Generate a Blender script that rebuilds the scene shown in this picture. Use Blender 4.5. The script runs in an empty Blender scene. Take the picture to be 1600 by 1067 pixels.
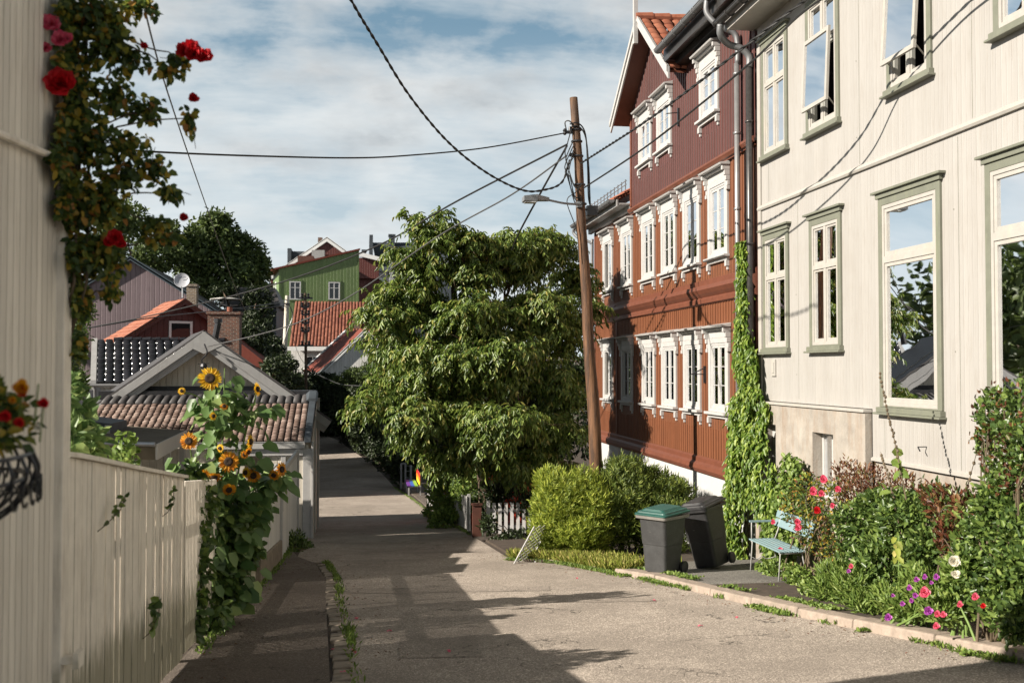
import bpy, math, random
import numpy as np
from mathutils import Vector, Matrix
R = math.radians
random.seed(7); rng = np.random.default_rng(11)
scene = bpy.context.scene
COL = scene.collection
# ---------------------------------------------------------------- camera calibration helpers
F = 1600.0; YAW = math.atan(235/F); PIT = math.atan(42/F)
def ray(u, v):
    x = (u-800)/F; z = (533.5-v)/F; y = 1.0
    y, z = y*math.cos(PIT)-z*math.sin(PIT), y*math.sin(PIT)+z*math.cos(PIT)
    return Vector((x*math.cos(YAW)+y*math.sin(YAW), -x*math.sin(YAW)+y*math.cos(YAW), z))
def atX(u, v, X): r = ray(u, v); return r*(X/r.x)
def atY(u, v, Y): r = ray(u, v); return r*(Y/r.y)
KN = [(-40, 2.2), (0, -1.7), (20, -3.68), (26, -4.25), (36, -5.05), (50, -5.75), (60, -5.7), (70, -5.2), (80, -4.5), (100, -3), (150, 0), (700, 8)]
def gz(y):
    if y <= KN[0][0]: return KN[0][1]
    for (a, b), (c, d) in zip(KN, KN[1:]):
        if y <= c: return b+(d-b)*(y-a)/(c-a)
    return KN[-1][1]
def onG(u, v):
    r = ray(u, v); t = 1.0
    while r.z*t > gz(r.y*t) and t < 500: t *= 1.002
    return r*t
# ---------------------------------------------------------------- materials
MAT = {}
def newmat(name):
    m = bpy.data.materials.new(name); m.use_nodes = True
    nt = m.node_tree; b = nt.nodes['Principled BSDF']; MAT[name] = m
    return m, nt, b
def nd(nt, t, **kw):
    n = nt.nodes.new(t)
    for k, v in kw.items():
        if k.startswith('i_'):
            n.inputs[k[2:].replace('_', ' ')].default_value = v
        else: setattr(n, k, v)
    return n
def lk(nt, a, b): nt.links.new(a, b)
def mathn(nt, op, a, b=None, clamp=False):
    n = nt.nodes.new('ShaderNodeMath'); n.operation = op; n.use_clamp = clamp
    for i, q in enumerate((a, b)):
        if q is None: continue
        if isinstance(q, (int, float)): n.inputs[i].default_value = q
        else: nt.links.new(q, n.inputs[i])
    return n.outputs[0]
def mixc(nt, fac, a, b, blend='MIX'):
    n = nt.nodes.new('ShaderNodeMix'); n.data_type = 'RGBA'; n.blend_type = blend
    for i, q in ((0, fac), (6, a), (7, b)):
        if isinstance(q, (int, float)): n.inputs[i].default_value = q
        elif isinstance(q, (tuple, list)): n.inputs[i].default_value = (*q[:3], 1)
        else: nt.links.new(q, n.inputs[i])
    return n.outputs[2]
def noise(nt, vec, scale, detail=5, rough=.55):
    n = nt.nodes.new('ShaderNodeTexNoise'); n.inputs['Scale'].default_value = scale
    n.inputs['Detail'].default_value = detail; n.inputs['Roughness'].default_value = rough
    if vec is not None: nt.links.new(vec, n.inputs['Vector'])
    return n.outputs['Fac']
def ramp(nt, fac, stops):
    n = nt.nodes.new('ShaderNodeValToRGB'); e = n.color_ramp.elements
    while len(e) < len(stops): e.new(.5)
    for q, (p, c) in zip(e, stops):
        q.position = p; q.color = (c, c, c, 1) if isinstance(c, (int, float)) else (*c, 1)
    nt.links.new(fac, n.inputs[0]); return n.outputs[0]
def bump(nt, b, h, strength=.5, dist=.01):
    n = nt.nodes.new('ShaderNodeBump'); n.inputs['Strength'].default_value = strength
    n.inputs['Distance'].default_value = dist
    nt.links.new(h, n.inputs['Height']); nt.links.new(n.outputs[0], b.inputs['Normal'])
def mapping(nt, vec, scale):
    n = nt.nodes.new('ShaderNodeMapping'); n.inputs['Scale'].default_value = scale
    nt.links.new(vec, n.inputs['Vector']); return n.outputs[0]
def plain(name, col, rough=.6, metal=0, var=.15, vs=3.0, bmp=.0, bs=60, dirt=None, dl=(.52, .72, .65)):
    m, nt, b = newmat(name)
    tc = nt.nodes.new('ShaderNodeTexCoord').outputs['Object']
    f = noise(nt, tc, vs, 6, .65)
    c = mixc(nt, ramp(nt, f, [(.3, 0.), (.7, 1.)]), tuple(x*(1-var) for x in col), tuple(min(1, x*(1+var)) for x in col))
    if dirt:
        g = noise(nt, mapping(nt, tc, (3, 3, .5)), 2.2, 8, .7)
        c = mixc(nt, ramp(nt, g, [(dl[0], 0.), (dl[1], dl[2])]), c, dirt)
    lk(nt, c, b.inputs['Base Color'])
    b.inputs['Roughness'].default_value = rough; b.inputs['Metallic'].default_value = metal
    if bmp: bump(nt, b, noise(nt, tc, bs, 6, .6), bmp, .01)
    return m
def boards(name, col, period=.11, rough=.55, var=.1, dirt=(.25, .2, .15), dirtamt=.35, groove=.006, double=False, depthv=1.0):
    m, nt, b = newmat(name)
    tc = nt.nodes.new('ShaderNodeTexCoord')
    sx = nt.nodes.new('ShaderNodeSeparateXYZ'); lk(nt, tc.outputs['UV'], sx.inputs[0])
    u = mathn(nt, 'DIVIDE', sx.outputs[0], period)
    fl = mathn(nt, 'FLOOR', u); fr = mathn(nt, 'SUBTRACT', u, fl)
    d = mathn(nt, 'ABSOLUTE', mathn(nt, 'SUBTRACT', fr, .5))
    h = ramp(nt, d, [(.0, 1.), (.40, 1.), (.46, .0), (.5, .0)])
    if double:
        d2 = mathn(nt, 'ABSOLUTE', mathn(nt, 'SUBTRACT', fr, .25))
        h = mathn(nt, 'MULTIPLY', h, ramp(nt, d2, [(.0, .3), (.03, .3), (.06, 1.), (1, 1.)]))
    wn = nt.nodes.new('ShaderNodeTexWhiteNoise'); wn.noise_dimensions = '1D'; lk(nt, fl, wn.inputs['W'])
    sc = mapping(nt, tc.outputs['UV'], (9, .8, 1))
    g = noise(nt, sc, 3.0, 7, .65)
    big = noise(nt, tc.outputs['UV'], .9, 5, .6)
    c = mixc(nt, wn.outputs[0], tuple(x*(1-var) for x in col), tuple(min(1, x*(1+var)) for x in col))
    c = mixc(nt, mathn(nt, 'MULTIPLY', ramp(nt, g, [(.5, 0.), (.75, 1.)]), dirtamt), c, dirt)
    c = mixc(nt, mathn(nt, 'MULTIPLY', ramp(nt, big, [(.5, 0.), (.7, 1.)]), dirtamt*.4), c, dirt)
    lk(nt, c, b.inputs['Base Color']); b.inputs['Roughness'].default_value = rough
    hh = mathn(nt, 'ADD', h, mathn(nt, 'MULTIPLY', g, .12))
    bump(nt, b, hh, depthv, groove)
    return m
def brick(name, c1, c2, mortar, sx=4.4):
    m, nt, b = newmat(name)
    tc = nt.nodes.new('ShaderNodeTexCoord')
    n = nt.nodes.new('ShaderNodeTexBrick'); lk(nt, tc.outputs['UV'], n.inputs['Vector'])
    n.inputs['Scale'].default_value = 1.0; n.inputs['Brick Width'].default_value = .24; n.inputs['Row Height'].default_value = .085
    n.inputs['Mortar Size'].default_value = .012
    n.inputs['Color1'].default_value = (*c1, 1); n.inputs['Color2'].default_value = (*c2, 1); n.inputs['Mortar'].default_value = (*mortar, 1)
    g = noise(nt, tc.outputs['UV'], 7, 6, .7)
    c = mixc(nt, ramp(nt, g, [(.45, 0.), (.8, .6)]), n.outputs['Color'], (.05, .035, .03))
    lk(nt, c, b.inputs['Base Color']); b.inputs['Roughness'].default_value = .9
    bump(nt, b, mathn(nt, 'SUBTRACT', 1., n.outputs['Fac']), .7, .012)
    return m
def island(nt):
    return nt.nodes.new('ShaderNodeNewGeometry').outputs['Random Per Island']
def tiles(name, stops, rough=.75, spec=.4, moss=None):
    m, nt, b = newmat(name)
    tc = nt.nodes.new('ShaderNodeTexCoord')
    r = island(nt); c = ramp(nt, r, stops)
    g = noise(nt, tc.outputs['Object'], 9, 8, .75)
    c = mixc(nt, ramp(nt, g, [(.5, 0.), (.66, .8)]), c, moss or (.09, .07, .05))
    lk(nt, c, b.inputs['Base Color']); b.inputs['Roughness'].default_value = rough
    b.inputs['Specular IOR Level'].default_value = spec
    bump(nt, b, noise(nt, tc.outputs['Object'], 60, 4), .3, .006)
    return m
def leafmat(name, stops, trans=.35, rough=.42, spec=.4):
    m, nt, b = newmat(name)
    c = ramp(nt, island(nt), stops)
    lk(nt, c, b.inputs['Base Color']); b.inputs['Roughness'].default_value = rough; b.inputs['Specular IOR Level'].default_value = spec
    t = nt.nodes.new('ShaderNodeBsdfTranslucent'); lk(nt, mixc(nt, .75, c, tuple([.3, .4, .03]), 'ADD') if False else c, t.inputs[0])
    mx = nt.nodes.new('ShaderNodeMixShader'); mx.inputs[0].default_value = trans
    lk(nt, b.outputs[0], mx.inputs[1]); lk(nt, t.outputs[0], mx.inputs[2])
    lk(nt, mx.outputs[0], nt.nodes['Material Output'].inputs[0])
    return m
def asphalt(name, col, patch=True):
    m, nt, b = newmat(name)
    tc = nt.nodes.new('ShaderNodeTexCoord').outputs['Object']
    v = nt.nodes.new('ShaderNodeTexVoronoi'); v.inputs['Scale'].default_value = 75; lk(nt, tc, v.inputs['Vector'])
    agg = ramp(nt, v.outputs['Color'], [(.0, tuple(x*.55 for x in col)), (.6, col), (1, tuple(min(1, x*2.3) for x in col))])
    big = noise(nt, tc, .55, 8, .6)
    c = mixc(nt, ramp(nt, big, [(.35, 0.), (.62, .6)]), agg, tuple(x*.55 for x in col))
    st = noise(nt, tc, 2.3, 8, .75)
    c = mixc(nt, ramp(nt, st, [(.56, 0.), (.72, .5)]), c, tuple(x*1.5 for x in col))
    # thin cracks
    wv = nt.nodes.new('ShaderNodeTexVoronoi'); wv.feature = 'DISTANCE_TO_EDGE'; wv.inputs['Scale'].default_value = .42
    nz = nt.nodes.new('ShaderNodeTexNoise'); nz.inputs['Scale'].default_value = 2.5; nz.inputs['Detail'].default_value = 8; lk(nt, tc, nz.inputs['Vector'])
    add = nt.nodes.new('ShaderNodeVectorMath'); add.operation = 'MULTIPLY_ADD'
    lk(nt, nz.outputs['Color'], add.inputs[0]); add.inputs[1].default_value = (1.8, 1.8, 1.8); lk(nt, tc, add.inputs[2])
    lk(nt, add.outputs[0], wv.inputs['Vector'])
    cr = ramp(nt, wv.outputs['Distance'], [(.0, 1.), (.010, .0), (1, 0.)])
    msk = ramp(nt, noise(nt, tc, .8, 3), [(.47, 0.), (.57, .9)])
    c = mixc(nt, mathn(nt, 'MULTIPLY', cr, msk), c, (.02, .02, .018))
    lk(nt, c, b.inputs['Base Color']); b.inputs['Roughness'].default_value = .9; b.inputs['Specular IOR Level'].default_value = .15
    hh = mathn(nt, 'ADD', v.outputs['Distance'], mathn(nt, 'MULTIPLY', cr, -1.5))
    bump(nt, b, hh, .6, .008)
    return m
def glass(name, tint=(.85, .9, .9), dark=None):
    m, nt, b = newmat(name)
    out = nt.nodes['Material Output']
    g = nt.nodes.new('ShaderNodeBsdfGlossy'); g.inputs['Roughness'].default_value = .012; g.inputs[0].default_value = (.95, .97, 1, 1)
    if dark is None:
        t = nt.nodes.new('ShaderNodeBsdfTransparent'); t.inputs[0].default_value = (*tint, 1)
    else:
        t = nt.nodes.new('ShaderNodeBsdfDiffuse'); t.inputs[0].default_value = (*dark, 1)
    fr = nt.nodes.new('ShaderNodeFresnel'); fr.inputs['IOR'].default_value = 1.5
    tc = nt.nodes.new('ShaderNodeTexCoord').outputs['Object']
    bp = nt.nodes.new('ShaderNodeBump'); bp.inputs['Strength'].default_value = .05; bp.inputs['Distance'].default_value = .05
    lk(nt, noise(nt, tc, 1.2, 1), bp.inputs['Height']); lk(nt, bp.outputs[0], g.inputs['Normal'])
    k = mathn(nt, 'ADD', mathn(nt, 'MULTIPLY', fr.outputs[0], 1.0), .01, True)
    mx = nt.nodes.new('ShaderNodeMixShader'); lk(nt, k, mx.inputs[0]); lk(nt, t.outputs[0], mx.inputs[1]); lk(nt, g.outputs[0], mx.inputs[2])
    lk(nt, mx.outputs[0], out.inputs[0])
    return m
boards('white_boards', (.335, .323, .302), .095, var=.04, dirt=(.23, .20, .165), dirtamt=.42, groove=.0028, double=False)
boards('left_boards', (.80, .74, .64), .085, dirt=(.36, .3, .22), dirtamt=.45, groove=.012)
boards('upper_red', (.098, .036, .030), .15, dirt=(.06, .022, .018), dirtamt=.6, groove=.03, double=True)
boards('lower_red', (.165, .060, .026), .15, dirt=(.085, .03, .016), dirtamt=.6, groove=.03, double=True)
boards('green_boards', (.12, .19, .062), .35, dirt=(.22, .28, .13), dirtamt=.7, groove=.02)
boards('far_red_boards', (.085, .018, .013), .3, dirt=(.06, .012, .01), groove=.02)
boards('mauve_boards', (.155, .115, .125), .28, dirt=(.08, .06, .06), dirtamt=.6, groove=.03)
boards('white_siding', (.62, .62, .60), .2, dirt=(.35, .34, .3), groove=.02)
boards('grey_siding', (.30, .31, .32), .2, dirt=(.15, .15, .15), groove=.02)
boards('cream_gable', (.60, .555, .47), .16, dirt=(.35, .3, .22), dirtamt=.4, groove=.02)
plain('white_paint', (.41, .405, .395), .5, var=.08, vs=8, dirt=(.45, .42, .36), bmp=.15, bs=30)
plain('cream_paint', (.36, .345, .315), .5, var=.08, vs=8, dirt=(.42, .38, .3), bmp=.1, bs=30)
plain('sage_paint', (.155, .162, .125), .5, var=.1, vs=6, dirt=(.2, .21, .14), bmp=.1, bs=30)
plain('fence_paint', (.86, .79, .68), .6, var=.1, vs=5, dirt=(.38, .31, .22), bmp=.2, bs=25)
plain('red_trim', (.135, .045, .025), .5, var=.15, vs=6)
plain('grey_barge', (.30, .30, .295), .55, var=.1, vs=3, dirt=(.2, .19, .18), bmp=.15, bs=30)
plain('plaster_white', (.43, .435, .43), .85, var=.06, vs=2, dirt=(.5, .49, .45), bmp=.3, bs=18)
plain('concrete', (.29, .265, .23), .9, var=.22, vs=3, dirt=(.22, .135, .075), bmp=.5, bs=22, dl=(.46, .72, .6))
plain('stone_base', (.20, .165, .125), .9, var=.35, vs=6, bmp=.8, bs=14, dirt=(.1, .08, .05))
plain('zinc', (.55, .56, .57), .38, .85, .15, 8)
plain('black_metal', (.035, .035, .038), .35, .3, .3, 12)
plain('dark_pipe', (.055, .052, .05), .35, .4, .25, 14)
plain('light_pipe', (.26, .26, .26), .35, .5, .12, 8)
plain('galvanised', (.17, .175, .18), .5, .4, .15, 10)
plain('cable_black', (.012, .012, .012), .55)
plain('cable_grey', (.07, .07, .07), .5)
plain('room_dark', (.045, .04, .035), .9)
plain('curtain', (.55, .54, .5), .9, var=.1)
plain('blind', (.62, .66, .66), .7)
plain('wood_cabinet', (.22, .085, .03), .5, var=.3, vs=6)
plain('slate', (.045, .055, .065), .6, var=.3, vs=2)
plain('teal_trim', (.035, .055, .07), .6)
plain('roof_felt', (.105, .085, .055), .95, var=.35, vs=3, bmp=.5, bs=40, dirt=(.06, .06, .03))
plain('soil', (.055, .04, .028), .95, var=.4, vs=6, bmp=.9, bs=25)
plain('granite_kerb', (.29, .235, .19), .8, var=.25, vs=9, bmp=.5, bs=50, dirt=(.2, .17, .13))
plain('sett', (.24, .20, .155), .85, var=.45, vs=5, bmp=.7, bs=30, dirt=(.07, .07, .04))
plain('bark', (.09, .06, .04), .95, var=.4, vs=9, bmp=.8, bs=22)
plain('stem_green', (.14, .22, .05), .6, var=.2)
plain('stem_brown', (.10, .075, .045), .8, var=.3)
plain('bench_blue', (.19, .28, .30), .5, var=.08, vs=9, dirt=(.25, .3, .3))
plain('iron_white', (.34, .34, .32), .5, var=.1)
plain('red_shed_wood', (.42, .045, .02), .6, var=.2)
plain('post_rust', (.09, .032, .02), .7, var=.25)
plain('far_white', (.68, .69, .68), .6, var=.05)
plain('dish_grey', (.42, .43, .46), .5, var=.04)
plain('ink', (.05, .05, .09), .6)
plain('lamp_grey', (.22, .23, .24), .45, .4)
plain('lens_clear', (.5, .5, .5), .2)
def fence_mat():
    m = M0['fence_paint']; nt = m.node_tree; b = nt.nodes['Principled BSDF']; tc = nt.nodes.new('ShaderNodeTexCoord').outputs['Object']
    s = nt.nodes.new('ShaderNodeSeparateXYZ'); lk(nt, tc, s.inputs[0]); old = b.inputs['Base Color'].links[0].from_socket
    h = mathn(nt, 'ADD', mathn(nt, 'ADD', s.outputs[2], mathn(nt, 'MULTIPLY', s.outputs[1], .099)), 1.62)   # height above the sloping ground: splash and algae
    h = mathn(nt, 'ADD', h, mathn(nt, 'MULTIPLY', noise(nt, mapping(nt, tc, (1, 9, 1.2)), 2.5, 6), -.9))
    c = mixc(nt, ramp(nt, h, [(.0, .75), (.22, .0)]), old, (.20, .19, .11)); g = noise(nt, mapping(nt, tc, (14, 14, .9)), 2, 8, .7)
    c = mixc(nt, ramp(nt, g, [(.50, 0.), (.72, .45)]), c, (.36, .29, .21)); lk(nt, c, b.inputs['Base Color'])
M0 = MAT; fence_mat()
brick('brick_red', (.19, .07, .04), (.07, .028, .02), (.20, .17, .14))
brick('brick_yellow', (.24, .17, .10), (.15, .10, .06), (.3, .28, .25))
tiles('tile_brown', [(0., (.14, .095, .075)), (.5, (.22, .155, .13)), (1, (.34, .26, .22))], .85, .3, moss=(.12, .085, .065))
tiles('tile_black', [(0., (.012, .012, .014)), (1, (.025, .025, .03))], .13, .8, moss=(.025, .025, .028))
tiles('tile_slate', [(0., (.04, .038, .04)), (1, (.085, .08, .08))], .55, .4, moss=(.05, .045, .04))
tiles('tile_orange', [(0., (.22, .070, .038)), (1, (.33, .13, .075))], .6, .4, moss=(.22, .06, .03))
tiles('tile_red', [(0., (.15, .048, .03)), (1, (.27, .10, .06))], .7, .35, moss=(.14, .035, .02))
tiles('tile_dull', [(0., (.15, .038, .026)), (1, (.19, .05, .033))], .8, .3, moss=(.14, .03, .02))
glass('glass'); glass('far_glass', dark=(.015, .017, .02))
asphalt('asphalt', (.37, .32, .27)); asphalt('asphalt_walk', (.17, .142, .118))
asphalt('asphalt_patch', (.335, .29, .245)); asphalt('asphalt_pad', (.2, .19, .17))
leafmat('leaf_cherry', [(0., (.045, .085, .018)), (.4, (.12, .185, .035)), (.85, (.24, .31, .065)), (1, (.36, .32, .09))], .36, .38, .45)
leafmat('leaf_deep_shade', [(0., (.012, .022, .008)), (1, (.04, .06, .018))], .2, .5)  # leaf colour darkened to stand for deep shade
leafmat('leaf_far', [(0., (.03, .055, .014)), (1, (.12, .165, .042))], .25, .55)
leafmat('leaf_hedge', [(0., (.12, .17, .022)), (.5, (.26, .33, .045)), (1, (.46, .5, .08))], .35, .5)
leafmat('leaf_hedge_shaded', [(0., (.05, .08, .018)), (.6, (.12, .17, .03)), (1, (.24, .28, .05))], .3, .5)  # same hedge leaf, darkened for the part in shade
leafmat('leaf_ivy', [(0., (.06, .12, .018)), (.6, (.15, .235, .035)), (1, (.32, .40, .075))], .38, .4)
leafmat('leaf_mid', [(0., (.045, .085, .022)), (.6, (.105, .17, .04)), (1, (.21, .29, .065))], .33, .36, .5)
leafmat('leaf_fresh', [(0., (.09, .15, .03)), (.6, (.18, .27, .055)), (1, (.30, .38, .10))], .4, .45)
leafmat('leaf_russet', [(0., (.07, .03, .018)), (.5, (.16, .055, .028)), (.8, (.22, .12, .045)), (1, (.10, .13, .035))], .3, .45)
leafmat('leaf_rose', [(0., (.035, .065, .018)), (.5, (.09, .14, .03)), (.75, (.24, .26, .04)), (.9, (.50, .36, .05)), (1, (.42, .18, .05))], .45, .42)
leafmat('leaf_sun', [(0., (.07, .14, .04)), (.6, (.17, .27, .09)), (1, (.36, .45, .16))], .42, .42)
leafmat('grass_blade', [(0., (.16, .20, .03)), (.6, (.30, .34, .06)), (1, (.58, .50, .18))], .35, .6)
leafmat('petal_red', [(0., (.42, .004, .008)), (1, (.75, .02, .03))], .35, .5)
leafmat('petal_pink', [(0., (.65, .05, .12)), (1, (.85, .22, .32))], .35, .5)
leafmat('petal_purple', [(0., (.30, .05, .35)), (1, (.6, .14, .55))], .35, .5)
leafmat('petal_yellow', [(0., (.75, .40, .015)), (1, (.90, .62, .03))], .4, .5)
leafmat('petal_orange', [(0., (.62, .20, .012)), (1, (.82, .42, .02))], .4, .5)
leafmat('petal_white', [(0., (.7, .65, .5)), (1, (.8, .78, .7))], .3, .5)
plain('seed_disc', (.035, .018, .008), .9, bmp=1, bs=150)
for i, c in enumerate([(.75, .03, .02), (.85, .22, .02), (.85, .65, .03), (.18, .42, .05), (.03, .12, .5), (.14, .04, .3)]): plain('stripe_paint%d' % i, c, .5)
def pole_wood():
    m, nt, b = newmat('pole_wood')
    tc = nt.nodes.new('ShaderNodeTexCoord').outputs['Object']
    g = noise(nt, mapping(nt, tc, (6, 6, .45)), 2.4, 8, .75)
    s = nt.nodes.new('ShaderNodeSeparateXYZ'); lk(nt, tc, s.inputs[0])
    base = mixc(nt, ramp(nt, mathn(nt, 'ADD', mathn(nt, 'DIVIDE', s.outputs[2], 9.), mathn(nt, 'MULTIPLY', g, .25)), [(.5, 0.), (1.0, 1.)]), (.165, .078, .034), (.13, .09, .058))
    c = mixc(nt, ramp(nt, g, [(.40, 0.), (.56, .9)]), base, (.04, .02, .01))
    lk(nt, c, b.inputs['Base Color']); b.inputs['Roughness'].default_value = .75
    bump(nt, b, g, .9, .02)
pole_wood()
def bin_mat(name, col):
    m, nt, b = newmat(name)
    tc = nt.nodes.new('ShaderNodeTexCoord').outputs['Object']
    sc = noise(nt, mapping(nt, tc, (1, 1, 4)), 14, 10, .8)
    sp = noise(nt, tc, 5, 9, .8)
    c = mixc(nt, ramp(nt, sp, [(.45, 0.), (.7, .5)]), col, tuple(x*1.9+.01 for x in col))
    c = mixc(nt, ramp(nt, sc, [(.60, 0.), (.68, .55)]), c, (.26, .25, .23))
    lk(nt, c, b.inputs['Base Color']); b.inputs['Roughness'].default_value = .5
    bump(nt, b, sp, .2, .004)
bin_mat('bin_plastic', (.035, .036, .036)); bin_mat('bin_black', (.018, .018, .019)); bin_mat('bin_green', (.010, .062, .05)); bin_mat('bin_rim', (.16, .15, .135))
M = MAT
# ---------------------------------------------------------------- mesh builder
class MB:
    def __init__(s): s.v = []; s.f = []; s.uv = []; s.m = []
    def face(s, pts, uv=None, mi=0):
        n = len(s.v); s.v += [tuple(p) for p in pts]; s.f.append(tuple(range(n, n+len(pts)))); s.uv.append(uv); s.m.append(mi)
    def hexa(s, p, mi=0):   # p: 8 points, bottom 4 ccw, top 4
        n = len(s.v); s.v += [tuple(q) for q in p]
        for f in ((3, 2, 1, 0), (4, 5, 6, 7), (0, 1, 5, 4), (1, 2, 6, 5), (2, 3, 7, 6), (3, 0, 4, 7)):
            s.f.append(tuple(n+i for i in f)); s.uv.append(None); s.m.append(mi)
    def box(s, x0, x1, y0, y1, z0, z1, mi=0):
        s.hexa([(x0, y0, z0), (x1, y0, z0), (x1, y1, z0), (x0, y1, z0), (x0, y0, z1), (x1, y0, z1), (x1, y1, z1), (x0, y1, z1)], mi)
    def bar(s, a, b, w, t, up=(0, 0, 1), mi=0):  # rectangular bar between two points
        a = Vector(a); b = Vector(b); d = (b-a).normalized(); u = Vector(up); x = d.cross(u)
        if x.length < 1e-4: x = d.cross(Vector((1, 0, 0)))
        x.normalize(); y = x.cross(d).normalized(); x *= w/2; y *= t/2
        s.hexa([a-x-y, a+x-y, a+x+y, a-x+y, b-x-y, b+x-y, b+x+y, b-x+y], mi)
    def tube(s, pts, r, n=8, cap=True, mi=0):
        pts = [Vector(p) for p in pts]; rs = r if isinstance(r, (list, tuple)) else [r]*len(pts)
        base = len(s.v); prev = None
        for i, p in enumerate(pts):
            d = (pts[min(i+1, len(pts)-1)]-pts[max(i-1, 0)]).normalized()
            x = d.cross(Vector((0, 0, 1))) if prev is None else prev-d*prev.dot(d)
            if x.length < 1e-3: x = d.cross(Vector((1, 0, 0)))
            x.normalize(); prev = x; y = d.cross(x)
            for k in range(n):
                a = 2*math.pi*k/n; s.v.append(tuple(p+(x*math.cos(a)+y*math.sin(a))*rs[i]))
        for i in range(len(pts)-1):
            for k in range(n):
                a = base+i*n+k; b = base+i*n+(k+1) % n; s.f.append((a, b, b+n, a+n)); s.uv.append(None); s.m.append(mi)
        if cap:
            s.f.append(tuple(base+k for k in range(n))[::-1]); s.uv.append(None); s.m.append(mi)
            e = base+(len(pts)-1)*n; s.f.append(tuple(e+k for k in range(n))); s.uv.append(None); s.m.append(mi)
    def lathe(s, c, prof, n=20, axis=(0, 0, 1), mi=0):
        c = Vector(c); ax = Vector(axis).normalized(); x = ax.cross(Vector((0, 1, 0)))
        if x.length < .1: x = ax.cross(Vector((1, 0, 0)))
        x.normalize(); y = ax.cross(x); base = len(s.v)
        for (r, h) in prof:
            for k in range(n):
                a = 2*math.pi*k/n; s.v.append(tuple(c+ax*h+(x*math.cos(a)+y*math.sin(a))*r))
        for i in range(len(prof)-1):
            for k in range(n):
                a = base+i*n+k; b = base+i*n+(k+1) % n; s.f.append((a, b, b+n, a+n)); s.uv.append(None); s.m.append(mi)
        s.f.append(tuple(base+k for k in range(n))[::-1]); s.uv.append(None); s.m.append(mi)
        e = base+(len(prof)-1)*n; s.f.append(tuple(e+k for k in range(n))); s.uv.append(None); s.m.append(mi)
    def build(s, name, mat, parent=None, smooth=False, bevel=0):
        me = bpy.data.meshes.new(name); me.from_pydata(s.v, [], s.f)
        for q in (mat if isinstance(mat, (list, tuple)) else [mat]): me.materials.append(M[q] if isinstance(q, str) else q)
        uvl = me.uv_layers.new(name='UVMap')
        co = s.v; arr = np.zeros(len(me.loops)*2, dtype=np.float32); k = 0
        for f, uv in zip(s.f, s.uv):
            for j, vi in enumerate(f):
                if uv is not None: arr[k], arr[k+1] = uv[j]
                else: arr[k] = co[vi][0]+co[vi][1]; arr[k+1] = co[vi][2]
                k += 2
        uvl.data.foreach_set('uv', arr)
        if any(s.m): me.polygons.foreach_set('material_index', s.m)
        if smooth: me.polygons.foreach_set('use_smooth', [True]*len(me.polygons))
        o = finish(name, me, parent)
        if bevel:
            md = o.modifiers.new('b', 'BEVEL'); md.width = bevel; md.segments = 2; md.limit_method = 'ANGLE'
        return o
LOCAL = set()
def finish(name, me, parent):
    me.update(); o = bpy.data.objects.new(name, me); COL.objects.link(o)
    if parent is None:   # origin at the base of the thing
        n = len(me.vertices); a = np.zeros(n*3); me.vertices.foreach_get('co', a); a = a.reshape(-1, 3)
        c = np.array([(a[:, 0].min()+a[:, 0].max())/2, (a[:, 1].min()+a[:, 1].max())/2, a[:, 2].min()])
        me.vertices.foreach_set('co', (a-c).ravel()); o.location = c
    else:
        o.parent = parent
        if parent.type == 'EMPTY' and parent.name not in LOCAL: o.matrix_parent_inverse = Matrix.Translation(-parent.location)
    return o
def tag(o, label=None, cat=None, group=None, kind=None):
    for k, v in (('label', label), ('category', cat), ('group', group), ('kind', kind)):
        if v: o[k] = v
    return o
def thing(name, label, cat, loc, group=None, local=False, rot=None):
    o = bpy.data.objects.new(name, None); COL.objects.link(o); o.location = loc; o.empty_display_size = .2
    if rot: o.rotation_euler = rot
    if local: LOCAL.add(o.name)
    return tag(o, label, cat, group)
# ---------------------------------------------------------------- leaves
def nrm(a): return a/np.maximum(np.linalg.norm(a, axis=1, keepdims=True), 1e-6)
def leaves(name, P, D, N, L, W, mat, parent=None, fold=.25, curl=.15, broad=.0):
    """one small folded six-vertex blade per row; P base, D direction, N facing"""
    P = np.asarray(P, float); n = len(P); D = nrm(np.asarray(D, float)); S = nrm(np.cross(D, np.asarray(N, float)+1e-3)); Nn = np.cross(S, D)
    L = np.broadcast_to(np.asarray(L, float), (n,))[:, None]; W = np.broadcast_to(np.asarray(W, float), (n,))[:, None]
    up = Nn*fold
    v = np.stack([P, P+D*L*(.32-broad*.1)-S*W*.5+up*W, P+D*L*.72-S*W*(.36+broad*.1)+up*W*.8-Nn*L*curl*.4, P+D*L-Nn*L*curl,
                  P+D*L*.72+S*W*(.36+broad*.1)+up*W*.8-Nn*L*curl*.4, P+D*L*(.32-broad*.1)+S*W*.5+up*W], 1).reshape(-1, 3)
    me = bpy.data.meshes.new(name); me.vertices.add(n*6); me.vertices.foreach_set('co', v.ravel())
    idx = (np.arange(n)[:, None]*6+np.array([[0, 1, 2, 3, 0, 3, 4, 5]])).ravel()
    me.loops.add(n*8); me.loops.foreach_set('vertex_index', idx.astype(np.int32))
    me.polygons.add(n*2); me.polygons.foreach_set('loop_start', np.arange(0, n*8, 4, dtype=np.int32))
    me.validate(); me.materials.append(M[mat]); return finish(name, me, parent)
def rdir(n): return nrm(rng.normal(size=(n, 3)))
def ellip(n, c, r, lo=.6):
    d = rdir(n); k = rng.uniform(lo, 1, (n, 1)); return np.array(c)+d*k*np.array(r), d
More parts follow.
